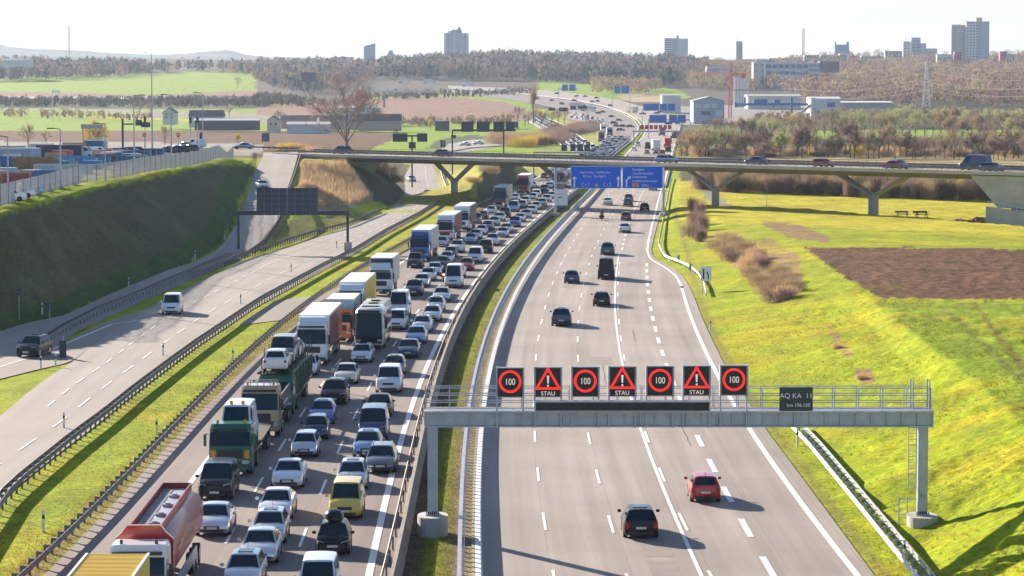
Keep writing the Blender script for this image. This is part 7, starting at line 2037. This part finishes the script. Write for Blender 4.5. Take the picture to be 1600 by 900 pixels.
# the works: white-blue factory, silos, halls
WB = mat('factory_white_blue', (.58, .68, .78), .6)
r, w, h = building('factory', 'long works building with pale blue frames and four rows of dark windows', 2650, 1195, 1262, 98, 18, 5, WB, W_D, base=hb(2650) - 6, ncol=7, frac=.78, strip_h=.55)
for i in range(8): MB().box((-w / 2 + w * i / 7, -.5, h / 2), (.9, .8, h)).build('pilaster', WB, r)
r, w, h = building('factory', 'lower right wing of the works building', 2660, 1263, 1279, 98.5, 16, 6, W_L, W_D, ncol=6, frac=.5)
building('factory', 'cream end block at the left of the works building', 2640, 1176, 1194, 97, 18, 5, W_C, W_P, ncol=2, frac=.4); building('factory', 'dark flat roof storey at the right above the works', 2700, 1279, 1310, 96, 14, 3, mat('roof_violet', (.10, .08, .12), .7), W_D, win=False)
building('office_block', 'white low building with striped bands behind the crane jib', 2900, 1103, 1140, 104, 12, 3, W_L, W_G, ncol=1, frac=.95, strip_h=.35)
YS = 2050.0
sx = lambda px: (px - 800) / F * YS
r = empty('silo_group', (sx(1157), YS, hb(YS)), 0, 'row of white concrete silos with a red band right of the crane mast', 'silo')
zt = H + (135 - 127) * YS / F - hb(YS) + 3
for i in range(5): 
    s_ = MB().tube((sx(1148 + i * 4.6) - sx(1157), 0, -1), (sx(1148 + i * 4.6) - sx(1157), 0, zt), 1.05, n=12).build('silo', W_L, r)
    MB().tube((sx(1148 + i * 4.6) - sx(1157), 0, zt * .55), (sx(1148 + i * 4.6) - sx(1157), 0, zt * .55 + .8), 1.08, n=12).build('red_band', W_R, s_)
def hall(label, Y, x0, x1, yb, ye, yr, depth, m1, m2, name='hall', door=None, along=False):
    """gabled hall: wall to ye, ridge at yr"""
    X0, X1 = (x0 - 800) / F * Y, (x1 - 800) / F * Y; w = X1 - X0; zb = H + (135 - yb) * Y / F
    he, hr = (yb - ye) * Y / F, (yb - yr) * Y / F
    r = empty(name, ((X0 + X1) / 2, Y, zb), 0, label, 'building')
    m = MB()
    if not along: m.loft([[Vector((-w / 2, 0, -3)), Vector((w / 2, 0, -3)), Vector((w / 2, 0, he)), Vector((0, 0, hr)), Vector((-w / 2, 0, he))], [Vector((-w / 2, depth, -3)), Vector((w / 2, depth, -3)), Vector((w / 2, depth, he)), Vector((0, depth, hr)), Vector((-w / 2, depth, he))]])
    else: m.box((0, depth / 2, he / 2 - 1.5), (w, depth, he + 3))
    m.build('walls', m1, r)
    m = MB()
    if not along:
        for s in (-1, 1): m.loft([[Vector((s * w * .53, -.4, he - .1)), Vector((0, -.4, hr + .15)), Vector((0, -.4, hr + .45)), Vector((s * w * .53, -.4, he + .2))], [Vector((s * w * .53, depth + .4, he - .1)), Vector((0, depth + .4, hr + .15)), Vector((0, depth + .4, hr + .45)), Vector((s * w * .53, depth + .4, he + .2))]])
    else: m.loft([[Vector((x * w * .52, y_, z)) for x, y_, z in ((-1, -.5, he), (1, -.5, he), (1, depth / 2, hr), (-1, depth / 2, hr))], [Vector((x * w * .52, y_, z)) for x, y_, z in ((-1, depth + .5, he), (1, depth + .5, he), (1, depth / 2, hr - .1), (-1, depth / 2, hr - .1))]])
    m.build('roof', m2, r)
    for (fx, fz, fw, fh, mm) in door or ():
        MB().box((fx * w, -.06, fz * he), (fw * w, .2, fh * he)).build('opening', mm, r)
    return r
M_RP = mat('roof_purple_tiles', (.12, .08, .11), .8); M_RD = mat('roof_dark', (.07, .08, .10), .7); M_RR_ = mat('roof_reddish', (.40, .24, .20), .8)
hall('grey gabled hall with three light windows and a dark door left of the crane base', 1650, 1083, 1131, 183, 158, 152, 30, W_B, W_G, door=[(-.33, .7, .2, .24, W_C), (-.08, .7, .2, .24, W_L), (.18, .7, .2, .24, W_C), (-.1, .25, .3, .25, W_D), (.33, .25, .26, .4, W_L)])
hall('white flat building behind the upper blue motorway sign', 1900, 1034, 1063, 176, 149, 147, 18, W_L, W_G, along=True)
hall('long pale shed behind the blue portal crane', 2000, 1168, 1250, 166, 150, 147, 30, W_C, W_G, along=True, door=[(0, .5, .9, .25, W_L)])
hall('white flat-roofed plant at the right of the blue portal', 1900, 1264, 1312, 178, 154, 151, 20, W_L, W_L, along=True, door=[(.2, .6, .25, .3, mat('blue_panel', (.02, .12, .42)))])
hall('long low white shed under the pylon wires', 1950, 1312, 1392, 169, 160, 158, 24, W_G, W_L, along=True)
MB_ = mat('portal_blue', (.005, .12, .36), .5)
YP = 1800.0; r = empty('portal_crane', ((1205 - 800) / F * YP, YP, hb(YP)), 0, 'low bright blue portal crane structure in front of the pale shed', 'crane')
q = lambda px, py: Vector(((px - 1205) / F * YP, 0, H + (135 - py) * YP / F - hb(YP)))
for a_, b__, hh in (((1149, 163), (1262, 163), 1.6),): MB().bar(q(*a_), q(*b__), 1.2, hh).build('bridge_girder', MB_, r)
for a_, b__ in (((1176, 158), (1198, 158)), ((1208, 159), (1218, 159))): MB().bar(q(*a_), q(*b__), 3, 2.6).build('machine_house', MB_, r)
for x, y0, y1 in ((1163, 152, 166), (1236, 152, 176), (1149, 160, 168), (1207, 160, 168)): MB().bar(q(x, y0), q(x, y1), 1.4, 1.4).build('leg', MB_, r)
r = empty('conveyor_tower', ((1270 - 800) / F * 1800, 1800, hb(1800)), 0, 'white square tower with sloping conveyor right of the blue portal', 'tower')
q2 = lambda px, py: Vector(((px - 1270) / F * 1800, 0, H + (135 - py) * 1800 / F - hb(1800)))
MB().bar(q2(1270, 153), q2(1270, 187), 3.4, 3.4).build('shaft', W_L, r); MB().bar(q2(1266, 164), q2(1248, 178), 2, 1.6).build('conveyor', W_G, r)
# tower crane, red and white
def lattice(mb, a, b, w, n, t):
    a = Vector(a); b = Vector(b); d = (b - a); L = d.length; d.normalize()
    u = Vector((1, 0, 0)) if abs(d.x) < .5 else Vector((0, 0, 1)); v = d.cross(u).normalized()
    cs = [(-1, -1), (1, -1), (1, 1), (-1, 1)]
    for i, j in cs: mb.bar(a + (u * i + v * j) * w / 2, b + (u * i + v * j) * w / 2, t, t)
    for k in range(n):
        for (i, j), (i2, j2) in zip(cs, cs[1:] + cs[:1]):
            s = 1 if k % 2 else 0
            p = a + d * L * k / n; q_ = a + d * L * (k + 1) / n
            if s: i, j, i2, j2 = i2, j2, i, j
            mb.bar(p + (u * i + v * j) * w / 2, q_ + (u * i2 + v * j2) * w / 2, t * .75, t * .75)
    return mb
YC = 1750.0; r = empty('tower_crane', ((1140 - 800) / F * YC, YC, hb(YC)), 0, 'red and white tower crane standing between the grey hall and the silos', 'crane')
q = lambda px, py, y=0.0: Vector(((px - 1140) / F * YC, y, H + (135 - py) * YC / F - hb(YC)))
M_CR = mat('crane_red', (.55, .03, .05), .5)
lattice(MB(), q(1140, 185), q(1140, 120), 1.9, 18, .32).build('mast', M_CR, r)
lattice(MB(), q(1140, 120), q(1141, 97), 1.3, 6, .3).build('tower_head', M_CR, r)
lattice(MB(), q(1138, 116), q(1083, 116), 1.3, 22, .26).build('jib', mat('crane_pale_red', (.72, .30, .28), .5), r)
lattice(MB(), q(1142, 116), q(1164, 116), 1.3, 7, .3).build('counter_jib', M_CR, r)
MB().bar(q(1157, 119), q(1163, 119), 1.6, 2.4).build('counterweight', M_CR, r)
m = MB(); m.bar(q(1141, 98), q(1100, 114), .12, .12); m.bar(q(1141, 98), q(1162, 113), .12, .12); m.build('tie_rod', M_CR, r)
# masts and pylon
def mast(px, yb, yt, label, Y=3600.0, w=2.0, name='radio_mast', col=W_G):
    r = empty(name, ((px - 800) / F * Y, Y, 0), 0, label, 'mast'); z = lambda py: H + (135 - py) * Y / F
    lattice(MB(), (0, 0, z(yb)), (0, 0, z(yt)), w, 16, w * .22).build('lattice', col, r); return r
mast(1253.5, 95, 45, 'thin lattice radio mast on the skyline above the works', 3700, 2.4); mast(110.5, 86, 41, 'tall hazy transmitter mast on the far left ridge', 6500, 3.4)
YP = 1700.0; r = empty('electricity_pylon', ((1446 - 800) / F * YP, YP, 0), 0, 'tall pale lattice electricity pylon in front of the hillside wood', 'pylon')
z = lambda py: H + (135 - py) * YP / F
m = MB()
def tl(y0, w0, y1, w1, n):
    for k in range(n):
        f0, f1 = k / n, (k + 1) / n; za, zb_ = z(y0 + (y1 - y0) * f0), z(y0 + (y1 - y0) * f1); wa, wb = w0 + (w1 - w0) * f0, w0 + (w1 - w0) * f1
        for i, j in ((-1, -1), (1, -1), (1, 1), (-1, 1)): m.bar((i * wa, j * wa, za), (i * wb, j * wb, zb_), .22, .22)
        for j in (-1, 1): m.bar((-wa, j * wa, za), (wb, j * wb, zb_), .16, .16); m.bar((wa, j * wa, za), (-wb, j * wb, zb_), .16, .16)
tl(168, 2.3, 120, 1.0, 8); tl(120, 1.0, 97, .35, 6); m.build('lattice', mat('pylon_steel', (.60, .56, .58), .5), r)
for py, w_ in ((112, 4.2), (125, 6.0), (137, 7.5)):
    MB().bar((-w_, 0, z(py)), (w_, 0, z(py)), .5, .5).build('cross_arm', W_G, r)
WM = mat('wire_pale', (.45, .38, .42), .5)
cc = 0
wl = empty('power_lines', ((1446 - 800) / F * YP, YP, 0), 0, 'sagging pale power lines stretched from the pylon across the wood', 'power line')
for py, off in ((97, 0), (112, 3), (125, -5), (125, 5), (137, -7), (137, 7)):
    for (x2, y2, Y2) in ((1225 + off, py + 12, 2050), (1680 + off * 2, py + 4, 1500)):
        A = Vector((off, 0, z(py))); B_ = Vector(((x2 - 1446) / F * Y2 + (1446 - 800) / F * (Y2 - YP), Y2 - YP, H + (135 - y2) * Y2 / F)); m = MB(); p = A
        for k in range(1, 15):
            t = k / 14; q_ = A.lerp(B_, t) + Vector((0, 0, -18 * t * (1 - t))); m.bar(p, q_, .055, .055); p = q_
        m.build('wire', WM, wl)
# farmhouses and barns on the left
hall('white gabled farmhouse with dark windows among the far trees', 1500, 255, 275, 186, 176, 169, 12, W_L, M_RD, 'farmhouse', door=[(-.2, .75, .14, .25, W_D), (.2, .75, .14, .25, W_D), (-.2, .3, .14, .25, W_D), (.2, .3, .14, .25, W_D)])
hall('long barn with a purple tiled roof and pale end wall', 1480, 296, 348, 190, 182, 172, 14, W_L, M_RP, 'barn', along=True)
hall('long low dark shed in front of the purple-roofed barn', 1420, 305, 405, 194, 188, 185, 8, M_RD, W_L, 'shed', along=True)
hall('pale farmhouse with a small front gable left of the big bare tree', 1400, 418, 437, 199, 188, 182, 10, W_C, M_RD, 'farmhouse', door=[(-.2, .5, .16, .3, W_D), (.2, .5, .16, .3, W_D)])
hall('dark-roofed stable behind the pale farmhouse', 1440, 440, 494, 192, 186, 180, 10, W_P, M_RD, 'stable', along=True)
hall('long flat white greenhouse-like shed near the bare tree', 1370, 449, 515, 199, 194, 190, 10, W_L, W_C, 'shed', along=True)
hall('long reddish-roofed farm building behind the bare tree', 1440, 500, 560, 194, 188, 180, 10, W_P, M_RR_, 'farm_building', along=True)
hall('big dark blue-roofed barn right of the bare tree', 1400, 560, 626, 195, 189, 178, 14, W_P, M_RD, 'barn', along=True)
hall('flat dark canopy right of the dark-roofed barn', 1420, 680, 702, 195, 189, 188, 6, M_RD, M_RD, 'canopy', along=True)
hall('white rack-like works buildings behind the bare tree crown', 1600, 517, 595, 178, 168, 166, 10, W_L, W_B, 'works', along=True, door=[(-.3, .5, .1, .4, W_B), (.1, .5, .2, .3, W_B)])
hall('pale building half hidden in the left horizon trees', 3000, 5, 50, 101, 93, 92, 16, W_L, W_G, 'building', along=True)
for x0, x1, yb in ((20, 44, 158), (62, 80, 160)): pass
r = empty('flyover', ((573 - 800) / F * 1750, 1750, 0), 0, 'small flat flyover crossing the brown plain in the distance', 'bridge')
zf = H + (135 - 142.5) * 1750 / F
MB().bar((-20, 0, zf), (42, 0, zf - .2), 8, 1.1).build('deck', W_L, r)
for x in (11,): MB().box((x, 0, zf - 5), (1.2, 6, 10)).build('pier', W_G, r)

# ------------------------------------------------------------------ the yard on top of the left bank
FP = [hit(x, y) for x, y in [(-60, 340), (0, 323), (30, 314), (60, 306), (95, 295), (125, 287), (175, 279.5), (225, 270), (275, 262), (320, 254.5), (365, 247.5)]]
FP = resample(FP, 100)
for p in FP: p.z = landz(p.x, p.y)
fz = empty('mesh_fence', FP[0], 0, 'long grey wire-mesh fence along the top of the shaded bank', 'fence')
M_FEN = mat('fence_grey', (.50, .48, .52), .6)
pk = MB(); o_ = FP[0]
for a_, b__ in zip(FP[:-1], FP[1:]):
    n_ = max(1, int((b__ - a_).length / .36))
    for i in range(n_):
        p = a_.lerp(b__, i / n_) - o_; pk.box((p.x, p.y, p.z + 1.15), (.05, .05, 2.3))
tag(pk.build('picket', M_FEN, fz), kind='stuff')
m = MB()
for z_ in (.4, 1.2, 2.25):
    for a_, b__ in zip(FP[:-1], FP[1:]): m.bar(a_ - o_ + Vector((0, 0, z_)), b__ - o_ + Vector((0, 0, z_)), .05, .05)
m.build('rail', M_FEN, fz)
pmh = MB().box((0, 0, 1.2), (.09, .09, 2.6)).mesh('post', [M_DSTEEL])
for i in range(0, 100, 2): link('post', pmh, fz, FP[i] - o_)
def yard(px, py): return hit(px, py)
def container(px, py, L, D, h, colr, label, kind='skip', rz=0.0, group=None, roofc=None):
    p = yard(px, py); r = empty('container' if kind != 'skip' else 'skip_container', p, rz, label, 'container', group); P = mat('cont_' + colr.replace(' ', '_'), YC_[colr], .6, var=.2, vs=.5)
    m = MB()
    if kind == 'skip':
        t = .12
        m.box((0, 0, h / 2), (L, t, h)); m.box((0, D, h / 2), (L, t, h)); m.box((-L / 2, D / 2, h / 2), (t, D, h)); m.box((L / 2, D / 2, h / 2), (t, D, h)); m.box((0, D / 2, .15), (L, D, .2))
        m.build('shell', P, r); m = MB()
        for i in range(int(L / .8) + 1): m.box((-L / 2 + i * .8, -.1, h / 2), (.12, .12, h * .95))
        m.build('rib', P, r); MB().box((0, D / 2, h * .55), (L - .3, D - .3, h * .5)).build('filling', mat('scrap', (.22, .19, .17), .9, var=.5, vs=2), r)
    else:
        b_ = MB().box((0, D / 2, h / 2), (L, D, h)).build('shell', P, r, bevel=.03)
        m = MB()
        for i in range(int(L / .5)): m.box((-L / 2 + .25 + i * .5, -.03, h / 2), (.18, .08, h * .9))
        m.build('rib', P, r); MB().box((0, D / 2, h + .03), (L * .98, D * .96, .06)).build('roof', mat('cont_' + (roofc or colr).replace(' ', '_'), YC_[roofc or colr], .6, var=.2, vs=.5), r)
    return r
YC_ = {'blue': (.015, .16, .34), 'bright blue': (.03, .25, .50), 'navy': (.012, .03, .09), 'brown': (.22, .13, .055), 'white': (.62, .64, .66), 'green': (.02, .13, .10), 'grey': (.30, .31, .33), 'red': (.36, .07, .05), 'pale blue': (.36, .46, .56), 'teal': (.02, .20, .24), 'orange': (.70, .25, .02), 'tan': (.40, .30, .18)}
CL = [(52, 268, 11, 5, 3.4, 'brown', 'big rust-brown open container in the yard behind the fence', 'skip'), (15, 262, 8, 5, 2.8, 'blue', 'dark blue container at the far left behind the rust-brown one', 'skip'), (25, 287, 6, 4, 2.2, 'red', 'faded red open skip near the left edge of the yard', 'skip'), (68, 284, 5.5, 4, 2.4, 'blue', 'blue skip right of the faded red one', 'skip'),
 (92, 266, 7, 5, 2.8, 'bright blue', 'bright blue skip left in the blue row', 'skip'), (112, 264, 6, 4, 2.6, 'blue', 'dark blue skip second in the blue row', 'skip'), (130, 262, 7, 4, 2.3, 'bright blue', 'bright blue skip in the middle of the blue row', 'skip'), (122, 272, 5, 3, 1.6, 'bright blue', 'low bright blue skip in front of the blue row', 'skip'),
 (91, 246, 15, 5, 3.6, 'navy', 'long dark ribbed container standing behind the brown one', 'box'), (22, 247, 16, 5, 2.8, 'pale blue', 'long pale blue shed at the left edge of the yard', 'box'), (62, 238, 9, 4, 2.8, 'white', 'white box trailer behind the long dark container', 'box'), (12, 238, 12, 4, 2.0, 'grey', 'low grey shed at the far left back of the yard', 'box'),
 (116, 236, 9, 4, 2.8, 'tan', 'pale wall-like container below the yard sign', 'box'), (145, 236, 7, 4, 3.4, 'blue', 'blue-grey container right below the yard sign', 'box'), (160, 236, 3, 4, 3.4, 'white', 'narrow white container right of the blue-grey one', 'box'), (295, 236, 1.6, 1.6, 2.6, 'orange', 'small orange cabinet at the far end of the yard', 'box')]
for c_ in CL: container(c_[0], c_[1], c_[2] * .55, c_[3] * .6, c_[4] * .62, c_[5], c_[6], c_[7])
for i in range(9):
    container(152 + i * 11, 260 - i * 2.3, 3.6, 3, 1.5 - i * .04, 'navy' if i % 2 else 'blue', 'dark blue skip in the long row behind the fence', 'skip', group='dark blue skips in the long row')
cr2 = random.Random(6)
jk = [('small white crate stack', 'white'), ('small blue skip', 'bright blue'), ('pale blue tarpaulin stack', 'pale blue'), ('small teal skip', 'teal'), ('little rust-red skip', 'red'), ('small grey bin', 'grey'), ('small tan crate', 'tan')]
for i in range(46):
    x = cr2.uniform(-20, 215); y0_ = 318 - max(x, 0) * .23; y = cr2.uniform(240, min(y0_ - 12, 290)) if x < 150 else cr2.uniform(244, 256)
    lb_, c_ = cr2.choice(jk); container(x, y, cr2.uniform(1.6, 4), cr2.uniform(1.5, 2.5), cr2.uniform(.7, 1.5), c_, lb_ + ' scattered in the crowded yard', 'box' if i % 3 else 'skip', cr2.uniform(-.5, .5), 'clutter in the yard, ' + c_)
for i, (x, y, k, c_, lb) in enumerate([(150, 246, 'lowvan', 'white', 'white van with dark windows parked left in the yard'), (172, 245, 'lowvan', 'white', 'second white van parked in the yard beside the first')] + [(188 + j * 11.5, 243.5 - j * .8, 'hatchback', cr2.choice(['black', 'dark grey', 'dark blue']), 'dark car parked in the row along the back of the yard') for j in range(9)] + [(271, 232, 'saloon', 'silver', 'silver car waiting at the lights behind the yard'), (287, 231, 'lowvan', 'white', 'white van waiting at the lights behind the yard'), (363, 233, 'saloon', 'light blue', 'pale car passing by the brown field behind the yard')]):
    p = yard(x, y); o = put_simple(k, c_, p, (math.pi / 2 if y > 240 else -math.pi / 2.6) + cr2.uniform(-.2, .2), lb, 'dark cars parked in the yard' if 'row along' in lb else None)
for i, (x, y) in enumerate([(14, 318), (28, 312), (42, 307), (58, 301), (75, 296), (93, 290), (110, 284)]):
    p = yard(x, y); put_simple('saloon', ['white', 'silver', 'light blue', 'silver', 'white', 'grey', 'silver'][i], p + Vector((-3.2, 2.5, 0)), -1.0, 'pale car parked right behind the mesh fence at the left', 'pale cars parked behind the fence')
# sign frame over the yard gate, traffic lights, lamps
p = yard(144, 232); r = empty('yard_sign_frame', p, 0, 'pale lattice sign board on tall posts above the yard gate', 'sign'); s = p.y / F
for x in (-14, -4, 6, 15): MB().box((x * s, 0, 19 * s), (.25, .25, 38 * s)).build('post', M_STEEL, r)
MB().box((0, -.2, 34 * s), (34 * s, .2, 7 * s)).build('sign_board', W_G, r)
def lamp(px, py, yt, label, arm=1, tall=False):
    p = yard(px, py); s = p.y / F; h = (py - yt) * s; r = empty('street_lamp', p, 0, label, 'street lamp', None)
    MB().tube((0, 0, -.2), (0, 0, h), .13 if not tall else .22, .07, n=8).build('pole', M_STEEL, r)
    m = MB(); m.bar((0, 0, h), (arm * 1.0, 0, h + .12), .09, .09); m.box((arm * 1.2, 0, h + .1), (.9, .3, .14)); m.build('lamp_head', M_BLACK, r)
for q_ in [(13, 316, 214, 'street lamp at the left edge behind the mesh fence', -1), (95, 292, 202, 'street lamp in front of the bright blue skips', -1), (165, 284, 194, 'street lamp between the skips and the dark blue row', -1), (210, 272, 150, 'tall street lamp left of the sign arm'), (268, 262, 149, 'street lamp rising behind the parked dark cars', -1), (317, 250, 146, 'street lamp at the right end of the yard', -1), (238, 232, 84, 'very tall slender mast lamp behind the yard', -1, True), (1452, 90, 60, 'x')][:7]:
    lamp(*q_[:4], *q_[4:])
p = yard(192, 234); r = empty('sign_cantilever', p, 0, 'dark cantilever pole with two hanging sign boxes behind the yard', 'sign'); s = p.y / F
MB().box((0, 0, 24 * s), (.4, .4, 48 * s)).build('pole', M_BACK, r); MB().bar((0, 0, 40 * s), (18 * s, 0, 40 * s), .3, .3).build('arm', M_BACK, r)
MB().box((25 * s, 0, 42 * s), (10 * s, .3, 9 * s)).build('sign_panel', M_BACK, r); MB().box((36 * s, 0, 39 * s), (14 * s, .3, 8 * s)).build('sign_panel', M_BACK, r)
def tlight(px, py, hh, label):
    p = yard(px, py); s = p.y / F; r = empty('traffic_light', p, 0, label, 'traffic light')
    MB().tube((0, 0, 0), (0, 0, hh * s), .09, n=8).build('pole', M_STEEL, r); MB().box((0, -.1, (hh - 4) * s), (.5, .35, 1.3)).build('signal_head', M_BLACK, r)
    for i in range(3): MB().tube((0, -.28, (hh - 4) * s + .4 - i * .4), (0, -.32, (hh - 4) * s + .4 - i * .4), .13, n=10).build('lens', M_BACK, r)
tlight(227, 233, 50, 'traffic light beside the sign arm behind the yard'); tlight(309, 236, 52, 'tall traffic light pole with signal near the purple-roofed barn'); tlight(298, 234, 50, 'traffic light head hanging left of the tall signal pole'); tlight(314, 238, 30, 'low cluster traffic light at the end of the yard')
for x, lb in ((279, 'red and white no-entry sign near the waiting cars'), (226, 'red and white sign below the cantilever boxes')):
    p = yard(x, 233); s = p.y / F; r = empty('road_sign', p, 0, lb, 'sign'); MB().tube((0, 0, 0), (0, 0, 25 * s), .06, n=6).build('post', M_STEEL, r)
    d_ = MB().tube((0, -.08, 22 * s), (0, -.12, 22 * s), .45, n=16).build('disc', W_R, r); MB().box((0, -.14, 22 * s), (.6, .02, .14)).build('white_bar', M_SIGNW, d_)
# guard rail and wall at the left approach of the bridge
m = MB(); A, B_ = at(368, 233.5, 9.2), at(466, 236.5, 9.0); r = empty('guard_rail', A, 0, 'dark crash rail along the road left of the bridge end', 'guard rail')
m.bar((0, 0, .65), B_ - A + Vector((0, 0, .65)), .12, .32).build('rail', M_DSTEEL, r)
for i in range(12): MB().box((*((B_ - A) * i / 11).xy, .3), (.1, .1, .7)).build('post', M_DSTEEL, r)
# picnic tables and the earth heap on the meadow
for i, (x, y, lb) in enumerate(((1410, 337, 'left one of the two wooden picnic tables on the meadow'), (1440, 339, 'right one of the two wooden picnic tables, near the earth heap'))):
    p = hit(x, y); r = empty('picnic_table', p, .15 * i, lb, 'picnic table', 'picnic tables on the meadow'); WD = mat('weathered_wood', (.10, .075, .04), .8)
    MB().box((0, 0, .78), (2.4, .85, .07)).build('tabletop', WD, r)
    for yv in (-.8, .8): MB().box((0, yv, .45), (2.4, .3, .06)).build('bench_seat', WD, r)
    for xv in (-.8, .8):
        mm = MB(); mm.bar((xv, -.75, -.1), (xv, -.2, .75), .1, .08); mm.bar((xv, .75, -.1), (xv, .2, .75), .1, .08); mm.bar((xv, -.9, .40), (xv, .9, .40), .08, .1); mm.build('leg_frame', WD, r)
    MB().box((0, 1.0, .8), (2.4, .06, .35)).build('backrest', WD, r)
p = hit(1535, 348); V = []; Fc = []; n_ = 36
for i in range(n_):
    for j in range(12):
        u, v = i / (n_ - 1), j / 11; x = (u - .5) * 11.5; y_ = (v - .5) * 3.4
        z_ = max(0, 1 - (2 * u - 1) ** 4) * max(0, 1 - (2 * v - 1) ** 2) * (1.0 + .55 * math.sin(u * 17) * .4 + .35 * mnoise.noise(Vector((x * .9, y_ * .9, 3)))) - .12
        V.append((x, y_ - x * .25, z_ + .25 * mnoise.noise(Vector((x * 2.5, y_ * 2.5, 1)))))
for i in range(n_ - 1):
    for j in range(11): a_ = i * 12 + j; Fc.append((a_, a_ + 12, a_ + 13, a_ + 1))
me = bpy.data.meshes.new('earth_heap'); me.from_pydata(V, [], Fc); me.materials.append(mat('heap_soil', (.20, .11, .06), .95, var=.45, vs=1.6, bump=.6, bs=3))
tag(link('earth_heap', me, None, p), 'long low heap of brown earth beside the bridge abutment', 'earth heap')
